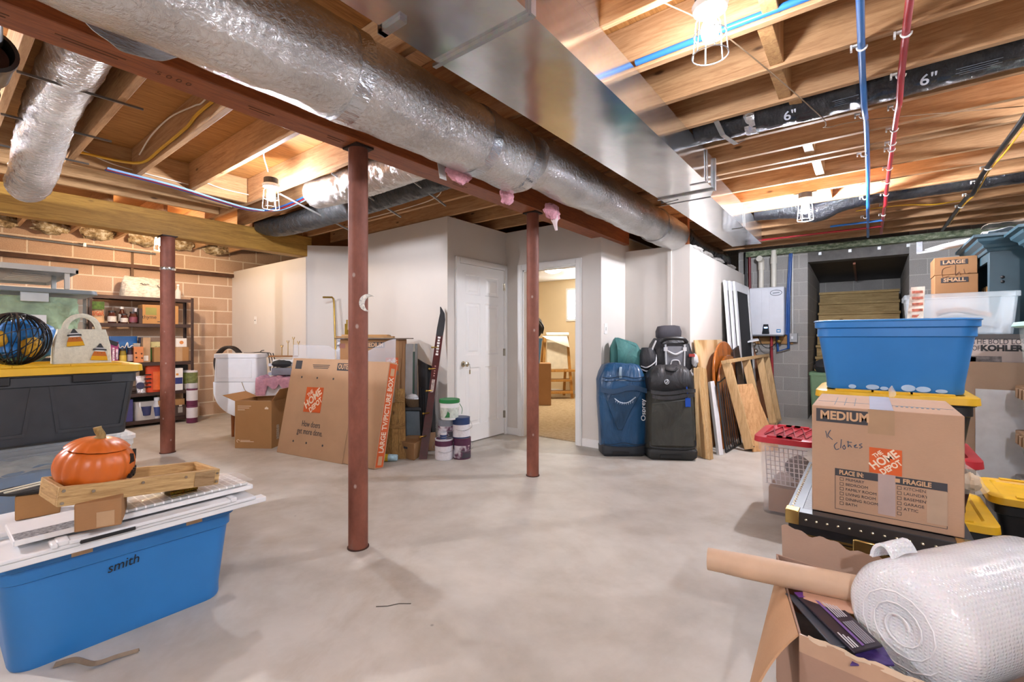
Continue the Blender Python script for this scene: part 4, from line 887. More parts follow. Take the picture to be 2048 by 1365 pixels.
# clear tote with green paper on hidden totes
gx, gy = -4.2, .37
for k in range(2): tote('storage_tote', 'grey tote hidden behind the black tote, %s of the pair' % ('lower', 'upper')[k], (gx, gy, .535 * k), PI / 2, .66, .46, .53, M_DGREY, None, .95)
o = tote('clear_tote', 'clear tote packed with pale green tissue paper at upper left, with dark lid', (gx, gy, 1.068), PI / 2, .66, .5, .42, clearp('#e8f2ee', .12, .08), None, .92)
m = MB(); random.seed(11)
def green_blob(u, v):
    a = 2 * PI * u; z = .015 + .37 * v; q = .9 + .1 * v; c = (math.copysign(abs(math.cos(a)) ** .45, math.cos(a)) * .275 * q, math.copysign(abs(math.sin(a)) ** .45, math.sin(a)) * .20 * q, z); return wob(wob(c, .03, 9, 2), .022, 24, 5) if 0 < v < 1 else Vector(c)
m.sheet(green_blob, 64, 24); m.build('tissue_paper', plain('#a4c49c', .85, 0, .28, 9, 1.0, 14), o, sharp=20)
m = MB(); m.rtub([(.345, .265, .405, .05), (.35, .27, .41, .05), (.345, .265, .432, .05)], 0, .05, 5); m.build('lid', plain('#7f8a8f', .4), o)
MB().bx(.0, .12, -.252, -.240, .35, .415).build('latch', plain('#c9d2d4', .3), o, .004)
MB().bx(.0, .11, -.2465, -.2445, .20, .27).build('label', plain('#e9eef0', .6), o); MB().tube(cr([(.02 + .008 * i, -.2472, .24 + .006 * (-1) ** i) for i in range(9)], 3), .0012, 4).build('handwriting', M_BLK, o)
# slotted plastic shelf on top
o = thing('plastic_shelf', 'white slotted plastic shelf standing upside on the dark lid at far left', 'shelf', (0, 0, 0)); zs = 1.62; PS = plain('#bfc0bb', .5)
x0, x1, y0, y1 = -4.98, -3.9, -.25, .615
m = MB(); m.bx(x0, x1, y0, y1, zs + .0, zs + .012)
m.build('deck', PS, o)
for k in range(2):
    for j in range(7): MB().bx(x0 + .10 + .13 * j, x0 + .14 + .13 * j, y0 + .42 + .2 * k, y0 + .57 + .2 * k, zs - .003, zs - .0005).build('slot', plain('#f2efe6', .6), o)
for q in ((x1 - .012, x1, y0, y1), (x0, x0 + .012, y0, y1), (x0, x1, y1 - .012, y1)): MB().bx(q[0], q[1], q[2], q[3], zs - .02, zs).build('edge', PS, o)
MB().bx(x1 - .045, x1 - .02, .555, .58, 1.5008, zs).build('leg', plain('#d3d3cd', .5), o, .003); MB().bx(-4.40, -4.375, .555, .58, 1.5008, zs).build('leg', plain('#d3d3cd', .5), o, .003); MB().bx(x1 - .045, x1 - .02, .1, .125, 1.5008, zs).build('leg', plain('#d3d3cd', .5), o, .003)
tote('white_tote', 'translucent white tote on the floor beyond the black tote, beside the shelving', (-5.2, .86, 0), PI / 2, .60, .42, .37, clearp('#f2f2f0', .3, .8, 'milky_plastic'), None, .88)
# ============================================================ shelving unit along the tan block wall
SXF, SXB = -7.70, -8.02; SY0, SY1 = 1.305, 2.44
M_SH = plain('#4a3832', .45, .3, .12)
o = thing('shelving_unit', 'dark brown metal shelving unit loaded with groceries against the tan block wall', 'shelving', (0, 0, 0))
SHZ = [.085, .455, .865, 1.39, 1.75]
for i, (x, y) in enumerate(((SXF, SY0), (SXF, SY1), (SXB, SY0), (SXB, SY1))):
    dx = -.035 if x == SXF else .035; dy = .035 if y == SY0 else -.035; m = MB(); m.bx(min(x, x + dx), max(x, x + dx), min(y, y + dy * .15), max(y, y + dy * .15), 0, 1.77); m.bx(min(x, x + dx * .15), max(x, x + dx * .15), min(y, y + dy), max(y, y + dy), 0, 1.77); m.build('upright', M_SH, o)
for z in SHZ:
    m = MB(); m.bx(SXB + .006, SXF - .006, SY0 + .006, SY1 - .006, z - .012, z); m.bx(SXF - .02, SXF - .004, SY0 + .037, SY1 - .037, z - .045, z - .001); m.bx(SXB + .004, SXB + .02, SY0 + .037, SY1 - .037, z - .045, z - .001); m.build('shelf', M_SH, o)
def sp(px, py, x): return Xp(px, py, x)
def sitem(px0, px1, py0, z, x):
    a = Xp(px0, py0, x); b = Xp(px1, py0, x); return a.y, b.y, max(.02, (a.z + b.z) / 2 - z)
FXF = SXF - .03
def sbox_item(name, label, px0, px1, py0, zi, mat, cat, dep=.12, back=0, group=None, bev=.003, lab=None):
    z = SHZ[zi] + .001; x = FXF - back; y0, y1, h = sitem(px0, px1, py0, z, x); o = thing(name, label, cat, (x - dep / 2, (y0 + y1) / 2, z), PI / 2, group)
    w = y1 - y0; MB().bx(-w / 2, w / 2, -dep / 2, dep / 2, 0, h).build('body', mat, o, bev); o['w'] = w; o['h'] = h; o['d'] = dep; return o
def sjar(name, label, px0, px1, py0, zi, mat, capm, labm, cat='jar', back=0, group=None, neck=.8):
    z = SHZ[zi] + .001; x = FXF - .05 - back; y0, y1, h = sitem(px0, px1, py0, z, x); r = (y1 - y0) / 2; o = thing(name, label, cat, (x, (y0 + y1) / 2, z), 0, group)
    MB().lathe([(r * .9, 0), (r, .006), (r, h * .62), (r * neck, h * .78), (r * neck, h * .86)], 20).build('glass', mat, o); MB().lathe([(r * neck + .002, h * .86), (r * neck + .002, h)], 20).build('cap', capm, o)
    if labm: MB().lathe([(r + .0012, h * .12), (r + .0012, h * .55)], 20, caps=False).build('label', labm, o)
    return o
def spouch(name, label, px0, px1, py0, zi, mat, back=0, dep=.09, cat='bag', seed=0, top=.25, gusset=True):
    z = SHZ[zi] + .001; x = FXF - back - dep / 2; y0, y1, h = sitem(px0, px1, py0, z, x); o = thing(name, label, cat, (x, (y0 + y1) / 2, z), PI / 2); w = (y1 - y0) / 2; m = MB(); rings = []
    for i in range(9):
        t = i / 8; d = dep / 2 * (1 - (1 - top) * t ** 1.5); ring = []
        for j in range(20):
            a = 2 * PI * j / 20; ring.append(wob((math.copysign(abs(math.cos(a)) ** .6, math.cos(a)) * w * (.96 + .04 * t), math.copysign(abs(math.sin(a)) ** .7, math.sin(a)) * d, h * t), .008 if 0 < i < 8 else 0, 25, seed))
        rings.append(ring)
    m.loft(rings, 0, True, True); m.build('pouch', mat, o, sharp=50); o['w'] = 2 * w; o['h'] = h; o['d'] = dep; return o
def front_text(o, s, size, z, mat, dx=0, width=None, bold=0, rot=0):
    up = (-math.sin(R(rot)), 0, math.cos(R(rot))); rt = (math.cos(R(rot)), 0, math.sin(R(rot))); return text(o, s, (dx, -o['d'] / 2 - .002, z), rt, up, size, mat, width=width, bold=bold)
def front_plate(o, nm, z0, z1, mat, x0=-.5, x1=.5): return MB().bx(o['w'] * x0, o['w'] * x1, -o['d'] / 2 - .0012, -o['d'] / 2, z0, z1).build(nm, mat, o)
WT_ = plain('#eceae6', .6, 0, .03)
# top of unit
def news(n_):
    t = NT(n_); a = t.noise(t.mapping((1, 1, 3)), 22, 4, .7); b = t.noise(t.mapping(), 7, 3); t.col(t.mix(.5, t.ramp(a, [(.42, hexc('#8f8a80')), (.55, hexc('#dcd5c6'))]), t.ramp(b, [(.4, hexc('#c9bfae')), (.6, hexc('#e6dfd0'))]))); t.set(Roughness=.9); t.bump(b, .4, .03); return t
a = Xp(240, 592, -7.86); c = Xp(328, 592, -7.86); o = thing('wrapped_bundle', 'lumpy bundle wrapped in newspaper on top of the shelving', 'bundle', (-7.86, (a.y + c.y) / 2, SHZ[4] + .002), PI / 2); w = (c.y - a.y) / 2
m = MB(); rings = []
for i in range(10):
    t = i / 9; ring = []
    for j in range(28):
        q = 2 * PI * j / 28; k = (1 - t ** 3.2) ** .5 if t < 1 else .25; k = max(k, .3); ring.append(wob((math.copysign(abs(math.cos(q)) ** .7, math.cos(q)) * w * (.75 + .25 * k), math.copysign(abs(math.sin(q)) ** .8, math.sin(q)) * .13 * k, .27 * t), .022 if i else .004, 12, 1))
    rings.append(ring)
m.loft(rings, 0, True, True).build('newspaper', mk('newsprint', news), o, sharp=25)
for i, q in enumerate(([(-.06, .175), (-.04, .18), (-.03, .165), (-.01, .178), (.0, .165), (.02, .175), (.04, .168)], [(.13, .17), (.15, .14), (.165, .15), (.17, .12), (.19, .125), (.2, .10)], [(.2, .215), (.21, .19), (.225, .2), (.215, .215)])): MB().tube(cr([(x, -.138 + .03 * (z > .18), z) for x, z in q], 4), .004, 5).build('pen_marks', M_INKD, o)
o = thing('glass_bottle', 'clear glass bottle on top of the shelving right of the left post', 'bottle', (-7.82, Xp(356, 590, -7.82).y, SHZ[4] + .001)); MB().lathe([(.032, 0), (.035, .01), (.035, .11), (.015, .15), (.013, .19)], 18).build('glass', clearp('#f3f4f2', .08, .4), o); MB().lathe([(.015, .19), (.015, .215)], 14).build('cap', WT_, o)
# shelf under the top
o = spouch('sugar_bag', 'green and tan sugar bag at the left end of the upper shelf', 176, 208, 603, 3, plain('#c9a47c', .6, 0, .1), dep=.12, seed=2); MB().bx(-o['w'] / 2 * .98, o['w'] / 2 * .9, -.063, -.058, o['h'] * .62, o['h'] * .98).build('green_panel', plain('#4c6a25', .6, 0, .35, 30), o)
text(o, 'SUGAR', (-.0, -.068, o['h'] * .42), (1, 0, 0), (0, 0, 1), .075, plain('#b4502d', .6), width=o['w'] * .8, bold=.002)
BG = plain('#4b2317', .15, 0, .1, coat=.5)
jl = plain('#d6cfc6', .6, 0, .12, 40)
sjar('jar', 'dark jam jar with pale label, nearest the sugar bag', 215, 233, 622, 3, BG, plain('#2b211d', .4), jl, group='jars on the upper shelf')
sjar('bottle', 'tall tapered dark syrup bottle among the jars', 236, 251, 614, 3, BG, plain('#d8d6d2', .4), jl, 'bottle', .06, neck=.45)
sjar('jar', 'small jar with white label in front of the syrup bottle', 241, 256, 628, 3, BG, plain('#2a211b', .4), jl, back=-.0, group='jars on the upper shelf')
sjar('jar', 'dark jar standing right of the small jar, before the white carton', 258, 275, 624, 3, BG, plain('#2b211d', .4), plain('#7b3c4c', .5, 0, .2), group='jars on the upper shelf')
sbox_item('thin_carton', 'thin white and blue carton behind the jars', 269, 278, 617, 3, plain('#c8c6cc', .5), 'carton', .1, .1)
sbox_item('dark_carton', 'dark brown carton between the jars and the printed tan box', 278, 285, 617, 3, plain('#40302a', .6), 'carton', .2)
o = sbox_item('printed_carton', 'tan printed herb box on the upper shelf behind the left post', 285, 357, 611, 3, card('#b98a57'), 'carton', .22)
front_text(o, 'thyme', .07, .09, M_BLK, -.13, .16); front_plate(o, 'small_print', .025, .035, M_INKD, -.1, .35); front_plate(o, 'leaf_print', .12, .22, plain('#8d8a4a', .7), -.42, -.12)
# middle shelf
o = spouch('magenta_bag', 'magenta bag with white vertical lettering on the middle shelf', 212, 237, 684, 2, plain('#b04a82', .45, 0, .1), dep=.10, seed=4)
for x in (-.035, .0, .035): plate(o, 'vertical_print', (x, -.058, .12), (1, 0, 0), (0, 0, 1), .022, .17 - abs(x), plain('#e3c9d8', .5, 0, .35, 60))
MB().box((0, -.03, o['h'] - .015), (.1, .04, .05), 0, (0, .4, 0)).build('dark_clip', M_BLK, o)
o = spouch('blue_pouch', 'bright blue pouch with white script standing behind the jars', 218, 275, 673, 2, plain('#1f67ad', .35, 0, .08), .14, .07, seed=6)
MB().tube(cr([(-.10, -.044, .2), (-.07, -.05, .26), (-.05, -.05, .2), (-.02, -.05, .22), (0, -.05, .2), (.03, -.05, .27), (.04, -.05, .2), (.08, -.05, .23), (.11, -.044, .22)], 6), .006, 6).build('white_script', WT_, o)
sjar('jar', 'yellow-labelled jar beside the magenta bag', 238, 253, 698, 2, plain('#8d7a28', .2), plain('#2c2a25', .4), plain('#d3b648', .5), neck=.9); 
sjar('jar', 'dark purple jar with pale label beside the yellow jar', 254, 266, 696, 2, plain('#3a2433', .2), plain('#2c2a25', .4), plain('#a59aa0', .5), neck=.85)
o = sbox_item('orange_carton', 'small orange card box with black ideograms on the middle shelf', 268, 287, 694, 2, plain('#d98a55', .6), 'carton', .08)
for dx, z in ((-.03, .13), (.03, .12), (-.025, .07), (.035, .06)):
    for a_ in (0, 60, 110): M_ = Matrix.Translation((dx, -.0412, z)) @ Matrix.Rotation(R(a_), 4, 'Y'); MB().bx(-.012, .012, 0, .001, -.0025, .0025, 0, M_).build('brush_stroke', M_BLK, o)
sbox_item('grey_carton', 'grey topped carton behind the orange card box', 267, 281, 687, 2, plain('#a8a49c', .6), 'carton', .05, .12)
o = sbox_item('beige_carton', 'tall beige carton on the middle shelf behind the orange box', 286, 301, 676, 2, plain('#bb9b78', .7), 'carton', .1, .05); front_plate(o, 'label', .02, .09, WT_, -.4, .2)
sbox_item('navy_carton', 'narrow navy and grey carton behind the beige one', 279, 286, 675, 2, plain('#343a58', .6), 'carton', .06, .16)
o = spouch('chip_bag', 'green and cream snack bag on the middle shelf left of the left post', 301, 335, 684, 2, plain('#c3bd86', .5, 0, .1), .10, .06, seed=8); text(o, 'CANTE', (.02, -.036, o['h'] * .7), (1, 0, 0), (0, 0, 1), .05, M_BLK, width=.16); MB().prism([(-.13, .02), (-.06, .02), (-.1, .2), (-.13, .2)], .032, .036, 0, Matrix.Rotation(PI / 2, 4, 'X')).build('leaf_print', plain('#3c6b2c', .6), o)
o = sbox_item('brown_carton', 'brown cardboard box on the middle shelf behind the left post', 308, 378, 695, 2, M_CARD2, 'cardboard box', .2); front_plate(o, 'packing_tape', .0, o['h'], M_TAPE, .12, .3)
a = Xp(352, 694, FXF - .08); o = thing('white_carton', 'white carton with an orange sun print on top of the brown box', 'carton', (FXF - .08, Xp(361, 694, FXF - .08).y, SHZ[2] + .002 + bpy.data.objects['brown_carton']['h']), PI / 2); MB().bx(-.065, .065, -.04, .04, 0, .125).build('body', WT_, o, .003); MB().lathe([(.025, 0), (.025, .001)], 20, 0, Matrix.Translation((.0, -.041, .065)) @ Matrix.Rotation(PI / 2, 4, 'X')).build('sun_print', plain('#e0924e', .6), o)
# second shelf from the floor
sbox_item('tan_carton', 'pale tan carton on the lower middle shelf, left end', 262, 279, 740, 1, plain('#b59b80', .7), 'carton', .1, .12)
o = spouch('silver_bag', 'crumpled silver bag with dark round print on the lower middle shelf', 270, 293, 752, 1, foil('#d2d2d4', .25, 20, .8, key='pouch_foil'), dep=.12, seed=5); MB().lathe([(.045, 0), (.045, .002)], 24, 0, Matrix.Translation((-.02, -.064, .1)) @ Matrix.Rotation(PI / 2, 4, 'X')).build('round_print', plain('#3a3b5a', .5), o)
o = thing('dark_shoe', 'dark slipper lying by the silver bag on the lower middle shelf', 'shoe', (FXF - .08, Xp(268, 775, FXF - .08).y, SHZ[1] + .001), PI / 2); blob((0, 0, .045), (.1, .05, .045), 3, .15).build('upper', plain('#3c2c26', .6), o); MB().bx(-.1, .1, -.045, .045, 0, .012).build('sole', M_BLK, o, .005)
o = spouch('orange_backpack', 'bright orange small backpack hanging on the lower middle shelf', 291, 321, 731, 1, plain('#d4491c', .6, 0, .1), -.01, .14, 'backpack', 3, .6)
m = MB()
for k in range(4): m.bx(-.115, -.04, -.078, -.07, .07 + .055 * k, .085 + .055 * k)
m.build('mesh_straps', M_BLK, o); MB().sheet(lambda u, v: (-.02 + .10 * u, -.075 - .025 * math.sin(u * PI), .03 + .25 * v), 6, 4, 0, .004).build('front_pocket', plain('#e0662a', .55, 0, .1), o)
sbox_item('pink_carton', 'pale pink carton beside the orange backpack', 321, 330, 754, 1, plain('#d9a99f', .6), 'carton', .08)
o = thing('black_bag', 'crumpled black and white bag above the pink carton', 'bag', (FXF - .17, Xp(326, 745, FXF - .17).y, SHZ[1] + .001)); blob((0, 0, .16), (.06, .07, .16), 8, .25).build('bag_body', M_BLK, o); blob((.05, .0, .26), (.02, .03, .05), 2, .3).build('white_patch', WT_, o)
o = sbox_item('white_carton', 'white carton with a blue panel right of the left post', 346, 366, 737, 1, WT_, 'carton', .1); front_plate(o, 'blue_panel', .09, .18, plain('#343f7c', .5), -.35, .45); front_plate(o, 'orange_emblem', .21, .24, plain('#e09a45', .5), -.2, .05)
def can(name, label, px0, px1, z, x, h, labm, botm, group=None, capm=None, ls=''):
    a, b = Xp(px0, 760, x).y, Xp(px1, 760, x).y; r = (b - a) / 2; o = thing(name, label, 'paint can', (x, (a + b) / 2, z), 0, group)
    MB().lathe([(r * .96, 0), (r, .004), (r, h - .012), (r * .98, h - .008), (r * .98, h), (r * .9, h), (r * .88, h - .006)], 28).build('can', botm, o); MB().lathe([(r + .001, h * .3), (r + .001, h * .9)], 28, caps=False).build('label', labm, o)
    if capm: MB().lathe([(r * .87, h - .006), (r * .87, h - .003)], 24).build('lid', capm, o)
    return o
PW = plain('#d9d7dc', .5, 0, .04); PP = plain('#6d2c4d', .5, 0, .1)
o = can('paint_can', 'white and green labelled can on the lower middle shelf, right end', 366, 389, SHZ[1] + .001, FXF - .10, .27, plain('#7c8a4a', .5, 0, .3, 20), PW); 
o = sbox_item('dark_carton', 'low dark carton at the back of the lower middle shelf', 350, 376, 730, 1, M_BLK, 'carton', .08, .2)
# bottom shelf
o = sbox_item('violet_carton', 'blue-violet carton at the left end of the bottom shelf', 251, 266, 800, 0, plain('#48467e', .5), 'carton', .14, .02)
o = spouch('clear_bag', 'clear plastic bag of cups with a blue label on the bottom shelf', 266, 313, 803, 0, clearp('#e6e0da', .1, .55), dep=.2, seed=9, top=.4); MB().lathe([(.05, 0), (.058, .12)], 20, 0, Matrix.Translation((0, -.06, .06))).build('blue_cup', plain('#39406c', .4), o); blob((0, .02, .13), (.12, .06, .1), 2, .2).build('cups', plain('#c9c3ba', .6), o)
sbox_item('dark_sheet', 'dark green board standing at the back of the bottom shelf', 262, 315, 785, 0, plain('#3d4540', .7), 'board', .02, .27)
o = sjar('spray_can', 'white and blue spray can beside the clear bag', 306, 321, 795, 0, plain('#d5d6da', .4), plain('#e8e8ea', .4), plain('#3b4a80', .4), 'can', neck=.7)
o = sbox_item('brown_machine', 'brown and grey box-shaped appliance on the bottom shelf behind the left post', 321, 372, 812, 0, plain('#4b3b34', .5), 'appliance', .22); front_plate(o, 'grey_panel', .05, .13, plain('#a29b92', .4), .18, .36); front_plate(o, 'pale_label', .14, .16, plain('#d6d0c0', .5), .22, .34)
zt_ = SHZ[0] + .002 + o['h']
o = thing('tan_carton', 'flat tan carton lying on the brown appliance', 'carton', (FXF - .11, Xp(338, 800, FXF - .11).y, zt_), PI / 2); MB().bx(-.15, .16, -.1, .1, 0, .085).build('body', M_CARD2, o, .003)
for k in range(2): can('paint_can', 'white and purple paint can on the floor right of the shelving, %s of the stack' % ('bottom', 'top')[k], 373, 395, .002 + .242 * k, -7.56, .24, PW, PP, 'paint cans by the shelving')
can('paint_can', 'white and green printed paint can topping the stack right of the shelving', 374, 395, .002 + .484, -7.56, .25, plain('#77804a', .5, 0, .3, 20), PW, 'paint cans by the shelving')
o = thing('cable_reel', 'dark round cable reel leaning at the foot of the shelving behind the white tote', 'reel', (-7.45, 1.50, .115), 0, None, (R(80), 0, R(60))); 
for z in (-.04, .04): MB().lathe([(.11, z - .004), (.113, z), (.11, z + .004)], 28).build('flange', M_BLK, o)
MB().lathe([(.07, -.036), (.07, .036)], 24).build('hub', plain('#7b7a7a', .5), o)
# ============================================================ middle: things against the white partition
def cf(px, d, z=0.0): # point on the sight line of column px at depth d, height z
    p = Dp(px, HY, d); p.z = z; return p
def zz(py, d): return CAM_H + (HY - py) / F_PX * d
def slabq(pts, th, m=0, mb=None):
    """solid board through four corner points, given thickness behind them"""
    mb = mb or MB(); P = [Vector(p) for p in pts]; n = (P[1] - P[0]).cross(P[3] - P[0]).normalized(); Q = [p - n * th for p in P]
    mb.add(P + Q, [(0, 1, 2, 3), (7, 6, 5, 4), (0, 4, 5, 1), (1, 5, 6, 2), (2, 6, 7, 3), (3, 7, 4, 0)], m); return mb
# --- table
o = thing('drop_leaf_table', 'white drop-leaf table with orange-brown legs behind the open carton', 'table', cf(508, 5.5), TH); tz = zz(764, 5.5); tw = .49
m = MB(); m.bx(-tw, tw, 0.0, .44, tz - .025, tz); m.build('table_top', WH, o, .006)
m = MB(); poly = [(-tw, 0), (tw, 0)] + [(tw * math.cos(R(a)) * (1 if abs(a - 90) < 60 else 1), -.44 * math.sin(R(a)) ** .75) for a in range(8, 173, 8)]
m.prism([(x, y) for x, y in poly], -.02, 0, 0, Matrix.Translation((0, -.002, tz - .004)) @ Matrix.Rotation(PI / 2 - .06, 4, 'X')); m.build('drop_leaf', WH, o, .004)
M_OAK = wood('#b5692c', '#7d4016', 2, .9, .45, key='oak')
for x, y in ((-.30, .08), (.36, .08), (-.30, .38), (.36, .38)): MB().tube([(x, y, 0), (x, y, .2), (x, y, .45), (x, y, tz - .026)], [.016, .02, .024, .026], 12).build('leg', M_OAK, o)
m = MB(); m.tube(cr([(-.14, -.012, tz - .004), (-.1, -.012, tz - .1), (-.02, -.013, tz - .16), (.06, -.012, tz - .1), (.12, -.01, tz - .004)], 6), .0025, 5); ch = m.build('chain', M_BRASS, o)
# --- bin on the table
def zloc(o_, px, py, d): # local x,z of a pixel at depth d for an object with rz=TH
    p = Dp(px, py, d); q = o_.matrix_basis.inverted() @ p; return q.x, q.z
o = thing('white_bin', 'white plastic bin standing on the drop-leaf table', 'bin', cf(483, 5.62, tz + .001), TH)
m = MB(); m.rtub([(.26, .13, 0, .03), (.262, .132, .01, .03), (.25, .125, .28, .03), (.262, .137, .285, .03), (.262, .137, .33, .03), (.25, .125, .335, .03)], 0, .03, 4); m.build('bin_body', plain('#e3e5e8', .4, 0, .02), o); MB().bx(-.22, .2, -.134, -.128, .045, .27).build('front_panel', plain('#dfe1e4', .4, 0, .02), o, .004)
o = thing('rubber_hose', 'coil of dark rubber hose looped behind the white bin', 'hose', cf(455, 5.75, tz + .21), TH)
for k in range(3): MB().tube([(.16 * math.cos(R(a)) + .01 * k, .02 * k, .20 * math.sin(R(a)) - .0) for a in range(0, 360, 10)], .016, 8, closed=True).build('coil', plain('#2b211c', .5, 0, .1), o)
bz = tz + .001
o = thing('grey_tray', 'flat grey box on the table right of the white bin', 'box', cf(571, 5.55, bz + .075), TH); MB().bx(-.17, .17, -.0, .12, 0, .085).build('box_body', plain('#77777f', .6, 0, .08), o, .004)
o = thing('pink_blanket', 'pink knitted blanket draped over the table edge beside the white bin', 'blanket', cf(548, 5.47, 0), TH)
M_PNK = plain('#d3a0b2', .95, 0, .1, 30, .8, 120)
def blanket(u, v):
    x = -.20 + .40 * u; fold = .012 * math.sin(u * 26) + .01 * math.sin(u * 11 + 2); edge = -.06 - (.24 * max(0, 1 - u * 2.6) + .06 * abs(math.sin(u * 9)))
    if v < .5: return wob((x, .18 * (1 - v * 2) + .0, bz + .035 + fold + .02 * (1 - v * 2)), .008, 12, 3)
    q = (v - .5) * 2; return wob((x, -.025 - .008 * math.sin(u * 18), bz + .035 + fold * (1 - q) + edge * q), .008, 12, 3)
MB().sheet(blanket, 40, 20, 0, .008).build('blanket_cloth', M_PNK, o, sharp=60)
# pile behind: hangers, papers, board, hooks
o = thing('paper_stack', 'pile of white and blue-grey papers on the table behind the grey box', 'papers', cf(572, 5.75, bz), TH)
for i, (w, z, c) in enumerate(((.17, .01, '#dadbdc'), (.15, .06, '#a9b1bd'), (.16, .11, '#e6e6e6'), (.15, .17, '#c9cdd3'), (.14, .22, '#e9e8e5'))): MB().box((.02 * (-1) ** i, 0, z + .02), (w * 2, .2, .035), 0, (0, 0, .1 * (-1) ** i)).build('papers', plain(c, .7, 0, .06, 20), o, .003)
o = thing('black_bag', 'black cloth bag lying on the table before the papers', 'bag', cf(563, 5.58, bz + .16), TH); blob((0, 0, .05), (.12, .05, .045), 4, .25).build('bag_cloth', plain('#26272a', .8, 0, .2), o)
o = thing('wall_board', 'small wood board with standing brass hooks on top of the papers', 'board', cf(573, 5.75, bz + .285), TH); MB().bx(-.20, .12, -.06, .06, 0, .018).build('board', wood('#a9733d', '#6d4420', 0, 1.2, .6, key='plank'), o, .003)
for px, py in ((564, 692), (576, 683), (587, 676), (597, 684)):
    p = Dp(px, py, 5.75); q = o.matrix_basis.inverted() @ p; m = MB(); m.cyl((q.x, 0, .018), (q.x, 0, q.z - .02), .004, n=8); 
    for s in (-1, 1): m.tube([(q.x, 0, q.z - .02), (q.x + s * .010, 0, q.z - .012), (q.x + s * .013, 0, q.z + .01)], .004, 6)
    m.build('hook', M_BRASS, o)
o = thing('clothes_hanger', 'black plastic clothes hangers hung over the white bin edge', 'hanger', cf(520, 5.72, bz + .335), TH); m = MB(); m.tube([(-.12, 0, .0), (.0, 0, .01), (.12, 0, -.0)], .007, 6); m.tube([(.0, 0, .01), (.02, .0, .03), (.05, 0, .035)], .005, 6); m.bx(-.2, -.08, -.01, .01, -.006, .006); m.build('hanger', M_BLK, o)
for k in range(3): MB().tube(cr([(.1 + .03 * k, 0, .0), (.12 + .035 * k, 0, -.1), (.13 + .05 * k, 0, -.22)], 5), .006, 6).build('hanger_arm', plain('#2f2720', .5), o)
# open carton
A, B_ = Zp(470, 897), Zp(543, 898); L = (B_ - A).length; yw = math.atan2((B_ - A).y, (B_ - A).x); inn = Vector((-math.sin(yw), math.cos(yw), 0)); Dp_ = .40; bh = .515
o = thing('open_carton', 'brown cardboard box with open flaps standing before the drop-leaf table', 'cardboard box', (A + B_) / 2 + inn * Dp_ / 2, yw)
m = MB(); t_ = .005; hx, hy = L / 2, Dp_ / 2
m.bx(-hx, hx, -hy, -hy + t_, 0, bh); m.bx(-hx, hx, hy - t_, hy, 0, bh); m.bx(-hx, -hx + t_, -hy + t_, hy - t_, 0, bh); m.bx(hx - t_, hx, -hy + t_, hy - t_, 0, bh); m.bx(-hx + t_, hx - t_, -hy + t_, hy - t_, 0, t_); m.build('box_body', M_CARD2, o)
slabq([(-hx, -hy, bh), (-hx, hy, bh), (-hx - .14, hy, bh + .06), (-hx - .14, -hy, bh + .06)], .004).build('flap', M_CARD2, o)
slabq([(hx, hy, bh), (hx, -hy, bh), (hx + .09, -hy, bh + .13), (hx + .09, hy, bh + .13)], .004).build('flap', M_CARD2, o)
slabq([(-hx + .01, hy, bh), (hx - .01, hy, bh), (hx - .01, hy - .02, bh + .02), (-hx + .01, hy - .1, bh + .005)], .004).build('flap', M_CARD, o)
slabq([(hx - .01, -hy, bh), (-hx + .01, -hy, bh), (-hx + .01, -hy + .10, bh - .06), (hx - .01, -hy + .12, bh - .05)], .004).build('flap', M_CARD, o)
for i, w in enumerate((.15, .13, .08)): MB().bx(-hx + .03, -hx + .03 + w, -hy - .001, -hy, bh - .06 - .02 * i, bh - .054 - .02 * i).build('lettering', M_CREAM, o)
for i, w in enumerate((.15, .11)): MB().bx(-hx + .06, -hx + .06 + w, -hy - .001, -hy, .07 + .012 * i, .076 + .012 * i).build('lettering', M_CREAM, o)
m = MB(); m.prism([(hx - .075, bh - .09), (hx - .035, bh - .09), (hx - .035, bh - .075), (hx - .055, bh - .06), (hx - .075, bh - .075)], .0, .001, 0, Matrix.Translation((0, -hy, 0)) @ Matrix.Rotation(PI / 2, 4, 'X')); m.build('emblem', M_CREAM, o)
m = MB(); m.tube([(-hx + .035 + .014 * math.cos(R(a)), -hy - .001, .08 + .014 * math.sin(R(a))) for a in range(0, 300, 30)], .0025, 4); m.build('recycling_mark', M_CREAM, o)
plate(o, 'barcode', (hx + .0002, -hy + .12, .16), (0, 1, 0), (0, 0, 1), .05, .16, plain('#cbb79c', .7, 0, .4, 120))
# ---------------- big flat carton
A, B_ = Zp(553, 905), Zp(747, 941); L = (B_ - A).length; yw = math.atan2((B_ - A).y, (B_ - A).x)
o = thing('flat_carton', 'big flat cardboard picture carton with a large orange logo leaning behind the nearest post', 'cardboard box', A, 0, None, (R(-11.5), 0, yw)); TH_ = .13; hh = 1.0; sm = L * .705
MB().bx(0, sm, 0, TH_, 0, hh).build('outer_sleeve', M_CARD, o, .004); MB().bx(sm + .001, L, .007, TH_ - .006, .006, hh - .008).build('inner_sleeve', M_CARD, o, .004)
card_logo(o, (.43, -.0015, .575), (1, 0, .02), (0, 0, 1), .255)
text(o, 'How doers', (.455, -.0016, .325), (1, 0, 0), (0, 0, 1), .085, M_INKD, width=.27); text(o, 'get more done.', (.455, -.0016, .25), (1, 0, 0), (0, 0, 1), .085, M_INKD, width=.38)
plate(o, 'dark_label', (.80, -.0005, .925), (1, 0, 0), (0, 0, 1), .20, .075, M_INKD); text(o, 'OUTER', (.80, -.0025, .925), (1, 0, 0), (0, 0, 1), .07, M_INKL, width=.17, bold=.002)
plate(o, 'grey_square', (.11, -.0005, .93), (1, 0, 0), (0, 0, 1), .10, .09, M_INKD); 
